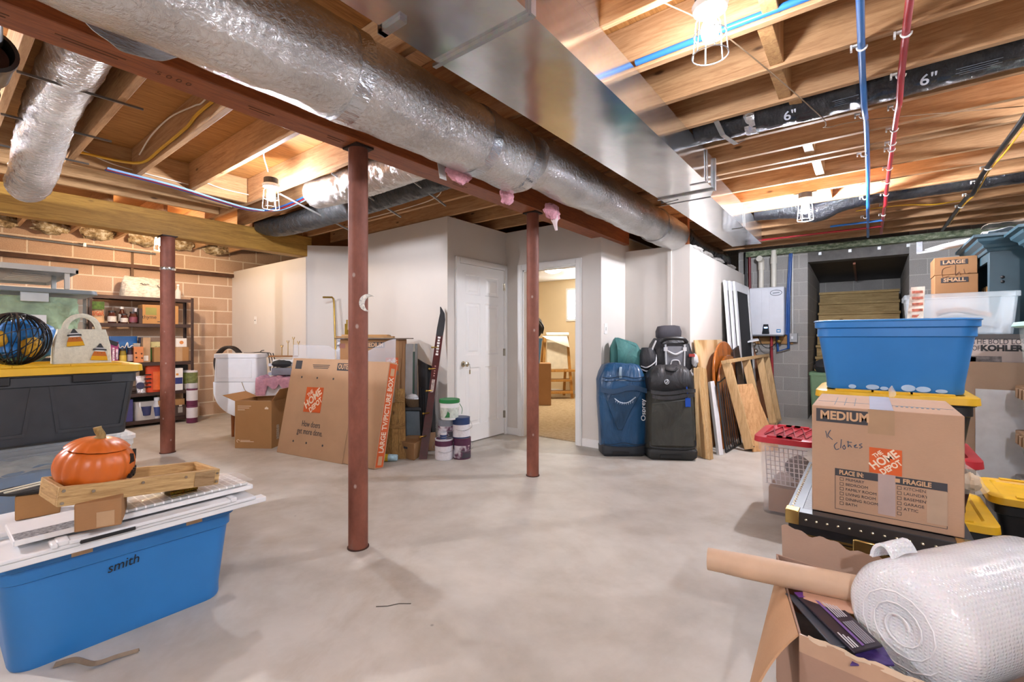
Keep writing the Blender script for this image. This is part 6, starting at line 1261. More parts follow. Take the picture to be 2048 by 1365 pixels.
# ============================================================ lumber leaning on the utility partition
def lean(name, label, cat, base, top, th, mat, group=None, tx=None, ty=None, bz=0.0, bevel=.002):
    """board between two floor pixels (left,right) and two top pixels on the plane x=tx or y=ty"""
    a, b_ = Zp(*base[0], bz), Zp(*base[1], bz); f = (lambda q: Xp(q[0], q[1], tx)) if tx is not None else (lambda q: Yp(q[0], q[1], ty)); o = slabq([a, b_, f(top[1]), f(top[0])], th).build(name, mat, None, bevel); o.location.z = .003; return tag(o, label, cat, group)
LUM = [wood('#d0b182', '#a98654', 2, 1.0, .65, key='pine'), wood('#c4a06c', '#987344', 2, 1.0, .65, key='pine')]
for i, (b0_, b1_, t0_, t1_) in enumerate((((1394, 912), (1403, 916), (1387, 737), (1393, 737)), ((1404, 917), (1414, 920), (1393.5, 736), (1401, 736)), ((1414.5, 920), (1420, 921), (1401.5, 737), (1406, 737)), ((1420.5, 921), (1427, 919), (1406.5, 738), (1413, 738)))):
    lean('pine_board', 'pale pine board in the bundle leaning right of the black duffel, %s from the bag' % ordn[i], 'board', (b0_, b1_), (t0_, t1_), .035, LUM[i % 2], 'pine boards by the black duffel', tx=-1.38)
def ply2(n_):
    t = NT(n_); w = t.n('ShaderNodeTexWave'); w.inputs['Scale'].default_value = 1.6; w.inputs['Distortion'].default_value = 9; w.inputs['Detail'].default_value = 3; w.inputs['Detail Scale'].default_value = 1.2; t.l(t.mapping((1, 1, .8)), w.inputs['Vector']); t.col(t.ramp(w.outputs['Fac'], [(.1, hexc('#b48a55')), (.5, hexc('#d8b684')), (.9, hexc('#e0c497'))])); t.set(Roughness=.65); return t
M_PLYW = mk('wavy_plywood', ply2)
o = slabq([(-1.34, 5.19, .003), (-1.34, 6.38, .003), (-1.495, 6.38, 1.175), (-1.495, 5.19, 1.175)], .015).build('plywood_sheet', M_PLYW, None, .002); tag(o, 'large plywood sheet with wavy grain leaning on the utility partition', 'plywood')
M_LEAF = wood('#ad6524', '#7b3d10', 2, .6, .25, key='table_leaf', knots=False)
for k in range(2):
    cy, hw, ht = 5.86 + .05 * k - .03, .55, 1.0 + .16 * k; pts = [(cy - hw, .003), (cy + hw, .003)] + [(cy + hw * math.cos(R(a)), ht - .42 + .42 * math.sin(R(a))) for a in range(0, 181, 10)]
    o = MB().prism(pts, 0, .026, 0, Matrix(((0, 0, 1, 0), (1, 0, 0, 0), (0, 1, 0, 0), (0, 0, 0, 1)))).build('table_leaf', M_LEAF, None, .006); o.location = (-1.245 - .05 * k, 0, 0); o.rotation_euler = (0, R(-4.2), 0)
    tag(o, ('front', 'rear and taller')[k] + ' varnished orange-brown round-topped table leaf leaning before the plywood', 'table leaf', 'table leaves by the plywood')
lean('dark_board', 'dark brown board edge beside the round-topped table leaves', 'board', ((1497, 880), (1503, 870)), ((1468, 700), (1478, 692)), .02, plain('#2e1a10', .5, 0, .2), None, tx=-1.30)
lean('white_rail', 'white folding bed rail leaning between the pine boards and the black gate', 'rail', ((1439, 912), (1447, 911)), ((1421, 764), (1431, 762)), .04, WH, None, tx=-1.33)
a, b_, t1, t0 = Zp(1452, 907), Zp(1481, 889), Xp(1460, 750, -1.28), Xp(1436, 768, -1.28)
o = thing('metal_gate', 'black metal safety gate with thin vertical bars leaning behind the wooden frame', 'gate', (0, 0, .012))
for u in [i / 7 for i in range(8)]: MB().cyl(a.lerp(b_, u), t0.lerp(t1, u), .006 if 0 < u < 1 else .012, n=8).build('bar', M_BLK, o)
for p, q in ((a, b_), (t0, t1)): MB().cyl(p, q, .012, n=8).build('rail', M_BLK, o)
FA, FB_ = Zp(1499, 904), Zp(1556, 846); TA, TB = Yp(1452, 727, 5.36), Yp(1531, 714, 7.45)
o = thing('stud_framework', 'long open frame of pale two-by-fours leaning before the plywood', 'frame', (0, 0, .03)); M_FRM = wood('#d3b283', '#ab8754', 2, 1.0, .65, key='pine')
up = (TA - FA).normalized()
def fpt(u, v): return FA.lerp(FB_, u).lerp(TA.lerp(TB, u), v)
nrm = (FB_ - FA).cross(TA - FA).normalized()
for u in (.0, .42, .80, 1.0): MB().bar(fpt(u, 0), fpt(u, .965), .04, .09, 0, nrm).build('stud', M_FRM, o, .002)
MB().bar(fpt(-.015, .985), fpt(1.015, .985), .04, .09, 0, nrm).build('top_rail', M_FRM, o, .002); MB().bar(fpt(.02, .02), fpt(.98, .02), .03, .08, 0, nrm).build('bottom_rail', M_FRM, o, .002)
for u, v in ((.0, .95), (.0, .02), (1.0, .95)): MB().box(fpt(u, v) + nrm * .047, (.012, .012, .012)).build('bolt', M_BLK, o)
lean('plywood_offcut', 'small plywood offcut leaning against the wooden frame', 'plywood', ((1507, 905), (1560, 902)), ((1474, 770), (1505, 768)), .015, wood('#cfa371', '#a97b48', 2, .7, .65, key='plyface'), None, ty=5.55)
for i, (b0_, b1_, t0_, t1_, y) in enumerate((((1512, 850), (1525, 848), (1470, 680), (1486, 680), 7.05), ((1531, 838), (1542, 836), (1487, 663), (1500, 663), 7.6))):
    lean('brown_board', ('brown stained board leaning right of the table leaves', 'taller brown stained board leaning under the water heater')[i], 'board', (b0_, b1_), (t0_, t1_), .02, wood('#8f5b3c', '#6a3f28', 2, .9, .6, key='stained'), 'brown boards by the water heater', ty=y)
slabq([Yp(1470, 684, 7.5), Yp(1516, 680, 7.5), Yp(1518, 682, 7.3), Yp(1472, 690, 7.1)], .02).build('x', WH); o = bpy.data.objects['x']; o.name = 'white_shelf'; o.data.name = 'white_shelf'; tag(o, 'small white ledge board lying across the tops of the brown boards', 'board')
# window screens
for k in range(3):
    x = -1.50 + .036 * k; y0, y1 = 6.42 + .10 * k, 7.42 + .06 * k; o = thing('window_screen', 'white framed window screen leaning left of the water heater, %s' % ('rearmost of the three', 'middle of the three', 'frontmost, with black mesh showing')[k], 'window screen', (x + .14, 0, .003), 0, None, (0, R(-4), 0)); H_ = 1.95
    for q in ((y0, y0 + .10, 0, H_), (y1 - .10, y1, 0, H_), (y0 + .101, y1 - .101, H_ - .12, H_), (y0 + .101, y1 - .101, 0, .12)): MB().bx(0, .028, *q).build('frame_rail', WH, o, .003)
    MB().bx(.010, .018, y0 + .1, y1 - .1, .12, H_ - .12).build('mesh', plain('#24262a', .8, 0, .3, 60), o)
# ============================================================ water heater wall
yf = 7.76
def nw(px, py, y=yf): return Yp(px, py, y)
a, c = nw(1498, 577), nw(1568, 671); hx0, hx1, hz1, hz0 = a.x, c.x, a.z, c.z
o = thing('water_heater', 'white wall-mounted tankless water heater with two white vent pipes', 'water heater', ((hx0 + hx1) / 2, yf, hz0)); W_ = (hx1 - hx0) / 2; Hh = hz1 - hz0; M_WHH = plain('#d9dee6', .25, 0, .02, coat=.3)
MB().bx(-W_, W_, 0, .22, 0, Hh).build('cabinet', M_WHH, o, .018); m = MB(); m.bx(-.06, .04, -.004, .001, .13, Hh - .02); m.build('centre_rib', M_WHH, o, .004); MB().bx(-W_ + .01, W_ - .01, .01, .21, -.012, -.0005).build('base_tray', plain('#5f6367', .5), o)
m = MB(); m.prism([(-.055, .02), (.045, .02), (.03, .165), (-.035, .165)], 0, .012, 0, Matrix.Translation((0, -.001, 0)) @ Matrix.Rotation(PI / 2, 4, 'X')); cp = m.build('control_panel', plain('#1a2026', .2, 0, .1), o, .004); MB().bx(-.025, .02, -.016, -.013, .105, .125).build('display', emit('blue_display', '#9fd0ff', 2.0), cp)
MB().bx(.135, .19, -.003, -.0008, .04, .09).build('energy_sticker', plain('#2f86bf', .4), o); MB().bx(.145, .18, -.0036, -.0031, .055, .075).build('sticker_print', WT_, o)
m = MB(); m.tube([(.13 + .075 * math.cos(R(q)), -.003, Hh - .09 + .04 * math.sin(R(q))) for q in range(0, 360, 12)], .0035, 5, closed=True); m.build('oval_emblem', plain('#3b4652', .4), o); plate(o, 'emblem_print', (.13, -.001, Hh - .09), (1, 0, .1), (0, 0, 1), .09, .018, plain('#8a939e', .4))
PVC = plain('#d7d3c6', .4, 0, .03)
px_ = nw(1520, 575).x - o.location.x; m = MB(); m.cyl((px_, .10, Hh), (px_, .10, Hh + .36), .035, n=20); m.build('vent_pipe', PVC, o); m = MB(); m.cyl((px_, .10, Hh + .28), (px_, .10, Hh + .38), .044, n=20); m.tube(cr([(px_, .10, Hh + .37), (px_, .08, Hh + .42), (px_ - .01, .0, Hh + .44)], 5), .044, 20); m.build('elbow', PVC, o)
px_ = nw(1545, 575).x - o.location.x; m = MB(); m.cyl((px_, .12, Hh), (px_, .12, 2.515 - hz0), .038, n=20); m.build('vent_pipe', PVC, o); MB().cyl((px_, .12, Hh + .36), (px_, .12, Hh + .46), .046, n=20).build('coupling', PVC, o)
for k, (px, py) in enumerate(((1506, 690), (1509, 703), (1512, 715))): p = nw(px, py) - o.location; blob((p.x, .1, p.z), (.028, .028, .035), k, .2).build('valve', plain('#9c8f80', .3, .8), o)
p = nw(1556, 683) - o.location; blob((p.x, .1, p.z), (.04, .03, .025), 5, .25).build('brass_valve', plain('#a3844a', .3, .8), o)
m = MB(); m.tube(cr([(-.12, .08, -.02), (-.06, .06, -.15), (.02, .06, -.19), (.10, .07, -.14), (.14, .08, -.02)], 6), .006, 6); m.build('drain_hose', M_BLK, o)
o = MB().bx(hx0 - .02, hx1 + .09, 7.962, 7.998, hz0 - .13, hz0 + .03).build('backing_board', wood('#b58a52', '#86602f', 0, .8, .7, key='backing')); tag(o, 'wood backing board on the block wall below the water heater', 'board')
def npipe(name, label, pts, r, mat): 
    o = thing(name, label, 'pipe'); MB().tube([Yp(px, py, 7.93) for px, py in pts], r, 12).build('pipe', mat, o); return o
MBL = plain('#1f4f93', .35); 
npipe('blue_pipe', 'blue water pipe dropping right of the water heater and turning back under it', ((1583, 500), (1578, 590), (1577, 697), (1556, 703), (1554, 672)), .019, MBL)
npipe('blue_pipe', 'second thin blue pipe running down beside the first, right of the water heater', ((1580, 500), (1574, 600), (1573, 670)), .012, MBL)
npipe('red_pipe', 'red pipe dropping to the floor below the water heater', ((1543, 672), (1543, 700), (1545, 760), (1549, 838)), .02, plain('#9c2630', .4))
npipe('red_pipe', 'dark red pipe running up the wall corner left of the water heater', ((1499, 505), (1500, 580), (1502, 700)), .02, plain('#6b1f24', .4))
npipe('black_pipe', 'black pipe running up the wall corner beside the dark red pipe', ((1491, 505), (1492, 580), (1495, 700)), .018, M_BLK)
o = thing('electrical_conduit', 'thin grey conduit with a square switch box right of the water heater', 'conduit'); MB().tube([Yp(1585, 505, 7.96), Yp(1585, 668, 7.96)], .012, 10).build('pipe', plain('#c9cac7', .4, .4), o); p = Yp(1585, 676, 7.95); bx_ = MB().bx(p.x - .065, p.x + .065, 7.92, 7.998, p.z - .065, p.z + .065).build('switch_box', plain('#9a9d9f', .4, .4), o, .004); MB().bx(p.x - .012, p.x + .012, 7.905, 7.92, p.z - .02, p.z + .02).build('toggle', WH, bx_)
# ============================================================ right side stacks
# --- black trunk
TX0, TX1, TY0, TY1, TZ1 = -.24, .265, 2.0, 2.83, .552
o = thing('steamer_chest', 'black trunk with brass edging and corners under the lettered moving carton', 'trunk', ((TX0 + TX1) / 2, (TY0 + TY1) / 2, 0)); hx, hy = (TX1 - TX0) / 2, (TY1 - TY0) / 2
M_TRK = plain('#17171a', .4, 0, .2, 30, .25, 60); M_EDGE = plain('#2a2523', .45, 0, .1); M_GOLD = plain('#cdb272', .25, .95, .12); M_NAIL = plain('#d9cdb0', .25, .9)
MB().bx(-hx + .004, hx - .004, -hy + .004, hy - .004, .006, .455).build('body', M_TRK, o, .004); lidt = MB().bx(-hx + .003, hx - .003, -hy + .003, hy - .003, .462, TZ1).build('lid', M_TRK, o, .004)
m = MB()
for z0, z1, par in ((.452, .466, o), (.470, .478, lidt)):
    m = MB(); m.bx(-hx - .003, hx + .003, -hy - .003, -hy, z0, z1); m.bx(-hx - .003, -hx, -hy, hy, z0, z1); m.bx(hx, hx + .003, -hy, hy, z0, z1); m.build('brass_band', M_GOLD, par)
W_ = .045
for nm, q in (('edge_strip', (-hx - .002, hx + .002, -hy - .002, -hy + W_, TZ1, TZ1 + .003)), ('edge_strip', (-hx - .002, hx + .002, -hy - .002, -hy, TZ1 - W_, TZ1)), ('edge_strip', (-hx - .002, -hx + W_, -hy + W_, hy + .002, TZ1, TZ1 + .003)), ('edge_strip', (-hx - .002, -hx, -hy, hy, TZ1 - W_, TZ1)), ('edge_strip', (hx - W_, hx + .002, -hy + W_, hy + .002, TZ1, TZ1 + .003)), ('edge_strip', (-hx - .002, hx + .002, -hy - .002, -hy, .0, W_)), ('edge_strip', (-hx - .002, -hx, -hy, hy, .0, W_))): MB().bx(*q).build(nm, M_EDGE if q[4] < TZ1 - .001 else plain('#4a4d50', .35, .5, .1), lidt if q[4] > .4 else o)
for i in range(13):
    x = -hx + .06 + (2 * hx - .12) * i / 12; MB().lathe([(.0055, 0), (.004, .003), (.001, .0045)], 8, 0, Matrix.Translation((x, -hy - .002, TZ1 - .022)) @ Matrix.Rotation(PI / 2, 4, 'X')).build('brass_nail', M_NAIL, lidt)
for i in range(24):
    y = -hy + .05 + (2 * hy - .1) * i / 23; MB().lathe([(.0055, 0), (.004, .003), (.001, .0045)], 8, 0, Matrix.Translation((-hx + .012, y, TZ1 + .003))).build('brass_nail', M_NAIL, lidt)
for sx in (-1, 1):
    for z, par in ((TZ1, lidt), (0, o)):
        x0, x1 = (-hx - .006, -hx + .038) if sx < 0 else (hx - .045, hx + .006); zz0, zz1 = (z - .045, z + .006) if z else (0, .045); m = MB(); m.bx(x0, x1, -hy - .006, -hy - .0025, zz0, zz1); xx = -hx - .006 if sx < 0 else hx + .0025; m.bx(xx, xx + .0035, -hy - .006, -hy + .04, zz0, zz1)
        if z: m.bx(x0, x1, -hy - .006, -hy + .04, z + .0035, z + .007)
        m.build('brass_corner', M_GOLD, par, .002)
for x in (-.02,): m = MB(); m.bx(x - .035, x + .035, -hy - .012, -hy - .003, .40, .50); m.build('latch', M_GOLD, o, .006); m = MB(); m.lathe([(.04, 0), (.042, .006), (.03, .01)], 24, 0, Matrix.Translation((x, -hy - .003, .40)) @ Matrix.Rotation(PI / 2, 4, 'X')); m.build('lock_plate', M_GOLD, o)
# --- lettered moving carton
bz = TZ1 + .0045; X0, X1, Y0, Y1, BH = -.166, .245, 2.05, 2.50, .392; hx, hy = (X1 - X0) / 2, (Y1 - Y0) / 2
o = thing('moving_carton', 'large brown moving carton with an orange logo and room checklist on the black trunk', 'cardboard box', ((X0 + X1) / 2, (Y0 + Y1) / 2, bz)); M_C5 = card('#b7957a')
MB().bx(-hx, hx, -hy, hy, 0, BH).build('box_body', M_C5, o, .003)
m = MB(); m.bx(-.035, .03, -hy - .001, hy + .001, BH, BH + .001); m.build('packing_tape', plain('#9a9aa6', .35, 0, .1), o); MB().bx(-.04, .033, -hy - .0012, -hy, BH - .085, BH).build('packing_tape', plain('#a58667', .35, 0, .05), o); MB().bx(-.012, .035, -hy - .0012, -hy, .03, .175).build('packing_tape', plain('#ad9a94', .3, 0, .05), o); MB().bx(.115, .165, -hy - .0012, -hy, .03, .14).build('packing_tape', plain('#b0977f', .3, 0, .05), o)
f_ = -hy - .0014; rt, upv = (1, 0, 0), (0, 0, 1)
plate(o, 'dark_label', (-.108, -hy, BH - .034), rt, upv, .168, .048, M_INKD); text(o, 'MEDIUM', (-.108, f_, BH - .034), rt, upv, .042, M_INKL, width=.142, bold=.0015)
M_BLUI = plain('#3f5166', .7); 
for pts in ([(-.163, .30), (-.158, .275)], [(-.148, .305), (-.156, .285), (-.142, .27)], [(-.128, .262), (-.137, .25), (-.132, .236), (-.122, .24)], [(-.116, .275), (-.118, .243)], [(-.108, .256), (-.104, .246), (-.108, .24), (-.112, .248), (-.106, .256)], [(-.096, .272), (-.096, .25), (-.092, .258), (-.086, .25)], [(-.10, .268), (-.085, .268)], [(-.08, .256), (-.072, .262), (-.078, .252), (-.068, .252)], [(-.056, .268), (-.064, .262), (-.056, .256), (-.064, .25)]):
    MB().tube(cr([(x, -hy - .0005, z) for x, z in pts], 4), .0013, 4).build('handwriting', M_BLUI, o)
card_logo(o, (.008, f_ + .0006, .215), rt, upv, .088, M_CREAM)
plate(o, 'dark_label', (-.055, -hy, .155), rt, upv, .16, .026, M_INKD); plate(o, 'dark_label', (.095, -hy, .155), rt, upv, .14, .026, M_INKD); text(o, 'PLACE IN:', (-.087, f_, .155), rt, upv, .022, M_INKL, width=.07, bold=.0008); text(o, 'FRAGILE', (.09, f_, .155), rt, upv, .022, M_INKL, width=.072, bold=.0008); plate(o, 'checkbox', (.04, -hy - .001, .155), rt, upv, .013, .013, M_INKL)
for x0, x1, z0, z1 in ((-.135, -.1335, .02, .142), (.1635, .165, .02, .142), (-.135, .165, .02, .0215)): MB().bx(x0, x1, -hy - .0008, -hy, z0, z1).build('frame_line', M_INKD, o)
for i, (a_, b_) in enumerate((('PRIMARY', 'KITCHEN'), ('BEDROOM', 'LAUNDRY'), ('FAMILY ROOM', 'BASEMENT'), ('LIVING ROOM', 'GARAGE'), ('DINING ROOM', 'ATTIC'), ('BATH', ''))):
    z = .131 - .0175 * i
    for x, s_ in ((-.115, a_), (.045, b_)):
        if i < 5 or x < 0 or True: m = MB(); [m.bx(x - .0055, x + .0055, -hy - .0008, -hy, z + q - .0006, z + q + .0006) for q in (-.005, .005)]; [m.bx(x + q - .0006, x + q + .0006, -hy - .0008, -hy, z - .005, z + .005) for q in (-.005, .005)]; m.build('checkbox', M_INKD, o)
        if s_: text(o, s_, (x + .011, f_ + .0008, z), rt, upv, .0135, M_INKD, align='LEFT')
MB().bx(-hx + .01, hx - .01, -.07, -.064, BH, BH + .0007).build('printed_line', plain('#56636b', .7), o)
for x in (-.14, -.11, -.08): MB().bx(x, x + .002, -.16, .1, BH, BH + .0007).build('printed_line', plain('#56636b', .7), o)
for i in range(9): MB().bx(.04 + .014 * i, .047 + .014 * i, -.10, -.07, BH, BH + .0007).build('printed_mark', plain('#56636b', .7), o)
MB().sheet(lambda u, v: wob((.03 + .02 * u, hy - .02 + .04 * v, BH + .005 + .05 * v * (1 - abs(u - .5))), .006, 30, 2), 5, 5).build('loose_tape', clearp('#e8d9c4', .1, .45), o)
# --- plastic bag beside it
o = thing('plastic_bag', 'clear crumpled plastic bag hanging between the lettered carton and the yellow lids', 'bag', (.29, 2.62, .556)); 
MB().sheet(lambda u, v: wob((-.03 + .15 * v * (.4 + .6 * u), -.02 + .16 * u, .25 - .25 * v), .03, 12, 4), 14, 12).build('bag_film', clearp('#f4ead8', .08, .3), o); blob((.05, .08, .04), (.03, .05, .035), 4, .3).build('contents', plain('#d7c2a4', .8), o)
# --- stack of totes
sx, sy = .12, 3.46
tote('storage_tote', 'floor-level black tote with a yellow lid, under the red-lidded tote beside the trunk', (sx + .005, sy, 0), 0, .74, .60, .28, M_BLK, M_YLID, .9)
M_RLID = plain('#b3202d', .42, 0, .05)
tote('storage_tote', 'tote with a red lid in the middle of the right-hand stack', (sx, sy, .30), 0, .64, .56, .28, plain('#3a1a1d', .5), M_RLID, .9)
tote('storage_tote', 'black tote with a yellow lid directly under the big blue tote on the right', (sx - .02, sy, .605), 0, .66, .56, .285, M_BLK, M_YLID, .92)
o = tote('storage_tote', 'big blue plastic tote topping the right-hand stack, with scuffed base', (sx - .02, sy + .0, .907), 0, .70, .54, .385, M_TBLUE, None, .88, .07)
m = MB(); m.rtub([(.352, .272, .382, .07), (.356, .276, .386, .07), (.350, .27, .392, .07), (.30, .22, .396, .06)], 0, .07, 5); m.build('lid', plain('#3f86c4', .4, 0, .05), o)
for i, (x, w, h) in enumerate(((-.17, .03, .012), (-.08, .05, .014), (-.03, .03, .01), (.07, .05, .018), (.13, .05, .015), (.2, .04, .01))):
    m = MB(); m.lathe([(1, 0), (.9, .0006)], 16, 0, Matrix.Translation((x, -.2285, .006 + h)) @ Matrix.Rotation(PI / 2 - .09, 4, 'X') @ Matrix.Diagonal((w * .6, h, 1, 1))); m.build('scuff', plain('#a9c3de', .6), o)
# --- clear red lidded tote
o = tote('clear_tote', 'clear tote with a red lid holding a white basket, left of the lettered carton', (-.44, 3.76, 0), 0, .34, .50, .52, clearp('#efe6e8', .15, .16), plain('#bd2634', .42, 0, .05), .88, .04)
m = MB(); 
for i in range(5):
    x = -.12 + .06 * i; m.bar((x, -.2, .536), (x + .06, .2, .536), .006, .008); m.bar((x, .2, .536), (x + .06, -.2, .536), .006, .008)
m.build('lid_ribs', plain('#8f1a26', .5), [c for c in o.children if c.name.startswith('lid')][0])
bk = MB()
for i in range(9):
    q = i / 8; bk.bar((-.11 + .22 * q, -.17, .20), (-.13 + .22 * q, -.12, .44), .006, .004); bk.bar((-.12, -.17 + .05 * q, .20 + .24 * q), (.12, -.17 + .05 * q, .20 + .24 * q), .006, .004)
bk.build('white_basket', plain('#e6dfe0', .5), o); MB().bx(-.10, .11, -.18, .1, .016, .18).build('cardboard_insert', M_CARD3, o); blob((.05, .05, .28), (.08, .12, .08), 3, .2).build('dark_contents', plain('#3d3836', .7), o); blob((-.02, -.1, .22), (.06, .03, .05), 5, .3).build('pale_contents', plain('#d6cbc4', .7), o)
# --- second yellow-lid tote and bins
tote('storage_tote', 'black tote with a yellow lid on the floor before the plain cardboard panel, far right', (.93, 3.75, 0), 0, .80, .44, .34, M_BLK, M_YLID, .9)
o = thing('black_bag', 'black plastic sack slumped before the far-right yellow-lidded tote', 'bag', (.74, 3.22, .005)); blob((0, 0, .15), (.13, .16, .15), 6, .12, 24, 16).build('bag_body', plain('#121214', .25, 0, .2), o)
M_LATB = plain('#8b6c4d', .5, 0, .1)
for k in range(3):
    z = .345 + .0 + .295 * k - .0; lt = plain('#8e8f90', .5, 0, .1) if k == 0 else M_LATB
    o = thing('latch_bin', 'clear storage bin with %s latches at the right edge, %s of three' % (('grey', 'brown', 'brown')[k], ('lowest', 'middle', 'topmost')[k]), 'storage bin', (1.06, 4.28, z - .345 + .002), 0, 'clear latch bins at the right edge')
    h = .295; m = MB(); m.rtub([(.23, .15, 0, .04), (.275, .195, h - .06, .04), (.278, .198, h - .06, .04), (.278, .198, h - .012, .04), (.262, .18, h - .012, .04), (.22, .14, .01, .04)], 0, .04, 4); m.build('bin_body', clearp('#dfe3e0', .15, .3), o)
    m = MB(); m.rtub([(.285, .205, h - .05, .04), (.288, .208, h - .04, .04), (.288, .208, h - .004, .04), (.27, .19, h, .04)], 0, .04, 4); m.build('bin_rim', lt, o)
    for x in (-.26, -.19, -.12, -.05): MB().bx(x - .022, x + .022, -.222, -.206, h - .075, h - .012).build('latch', lt, o, .004)
    for y in (-.13, -.04, .05): MB().bx(-.305, -.289, y - .03, y + .03, h - .075, h - .012).build('latch', lt, o, .004)
    blob((0, 0, .12), (.17, .11, .10), k + 3, .25).build('contents', plain(('#b9b7a8', '#7e6a58', '#c8c6b5')[k], .8, 0, .2), o)
tz_ = .295 * 3 + .01
o = thing('clear_tote', 'clear tote with a mint-green lid rim and yellow label on the top latch bin', 'storage tote', (1.05, 4.28, tz_ + .0), 0); h = .40; m = MB(); m.rtub([(.24, .15, 0, .05), (.27, .18, h - .03, .05), (.255, .165, h - .03, .05), (.228, .138, .01, .05)], 0, .05, 4); m.build('tub', clearp('#e6f0ec', .12, .2), o); m = MB(); m.rtub([(.285, .195, h - .03, .05), (.30, .21, h - .02, .05), (.29, .2, h + .006, .05), (.2, .12, h + .014, .04)], 0, .05, 4); m.build('lid', plain('#a9d9cc', .4, 0, .05), o)
MB().bx(-.16, .0, -.14, -.05, .012, .30).build('white_packet', plain('#e9eaec', .6), o); MB().bx(-.15, -.01, -.1425, -.141, .03, .10).build('yellow_label', plain('#d8a12f', .5), o)
# --- fixtures carton and panels
KX0, KX1, KY0, KY1, KZ = .22, 1.45, 4.62, 5.22, 1.225
o = thing('fixture_carton', 'big pale printed bathroom fixture carton behind the blue tote', 'cardboard box', ((KX0 + KX1) / 2, (KY0 + KY1) / 2, 0)); hx, hy = (KX1 - KX0) / 2, (KY1 - KY0) / 2; MB().bx(-hx, hx, -hy, hy, 0, KZ - .035).build('box_body', plain('#b3a69e', .7, 0, .04), o, .003); MB().bx(-hx - .005, hx + .005, -hy - .005, hy + .005, KZ - .034, KZ).build('lid_edge', plain('#4a4745', .7), o)
def kx(px, py): p = Yp(px, py, KY0 - .002); return p.x - o.location.x, p.z
x, z = kx(1944, 684); text(o, 'THE BOLD LOOK', (x, -hy - .002, z), rt, upv, .052, M_INKD, align='LEFT', width=.30); x, z = kx(1944, 697); text(o, 'OF', (x, -hy - .002, z), rt, upv, .05, M_INKD, align='LEFT', width=.04); x, z = kx(1961, 697); text(o, 'KOHLER', (x, -hy - .002, z), rt, upv, .056, plain('#141416', .6), align='LEFT', width=.21, bold=.003)
x, z = kx(1975, 720); MB().bx(x - .09, x + .07, -hy - .0015, -hy, z - .02, z + .025).build('photo_print', plain('#7d7674', .6, 0, .4, 30), o); x, z = kx(1940, 720); MB().bx(x - .01, x + .03, -hy - .0015, -hy, z - .02, z + .02).build('photo_print', plain('#8b6b57', .6, 0, .2), o)
tag(MB().bx(.44, .92, 4.585, 4.60, .003, 1.03).build('cardboard_sheet', card('#b09780'), None, .002), 'tall plain cardboard panel standing before the printed fixture carton', 'cardboard sheet')
tag(MB().bx(.60, 1.3, 4.565, 4.58, .003, .84).build('white_sheet', plain('#dfe3e6', .5), None, .002), 'white panel behind the clear latch bins at the right edge', 'panel')
o = thing('clear_tote', 'large clear tote with a copper-brown item, above the printed fixture carton', 'storage tote', (.53, 4.86, KZ + .002), 0); h = .30; L_ = .295
m = MB(); m.rtub([(L_ - .02, .20, 0, .04), (L_ - .0, .22, h - .04, .04), (L_ + .012, .232, h - .036, .04), (L_ + .012, .232, h, .04), (L_ - .008, .212, h - .004, .04), (L_ - .03, .19, .01, .04)], 0, .04, 5); m.build('tub', clearp('#e2ecf2', .1, .30), o)
MB().sheet(lambda u, v: wob((-.12 + .30 * u, -.12 + .2 * v, .17 + .03 * math.sin(u * 4)), .012, 14, 2), 12, 6, 0, .03).build('copper_item', plain('#b98563', .6, 0, .15), o); MB().sheet(lambda u, v: wob((-.22 + .44 * u, -.16 + .3 * v, .09 + .05 * math.sin(u * 3)), .02, 9, 6), 14, 10, 0, .06).build('grey_bag', plain('#8e949a', .7, 0, .1), o)
slabq([Yp(1812, 652, 4.60), Yp(1846, 652, 4.58), Yp(1850, 573, 4.62), Yp(1822, 575, 4.64)], .004).build('printed_sheet', plain('#e4dccd', .7, 0, .25, 14), None); tag(bpy.data.objects['printed_sheet'], 'cream printed sheet standing at the left end of the large clear tote', 'paper sheet'); q = bpy.data.objects['printed_sheet']
for i in range(5): MB().bar(Yp(1824, 585 + 12 * i, 4.597), Yp(1846, 584 + 12 * i, 4.597), .02, .002, 0, (0, 1, 0)).build('red_print', plain('#c9735a', .6, 0, .3, 40), q)
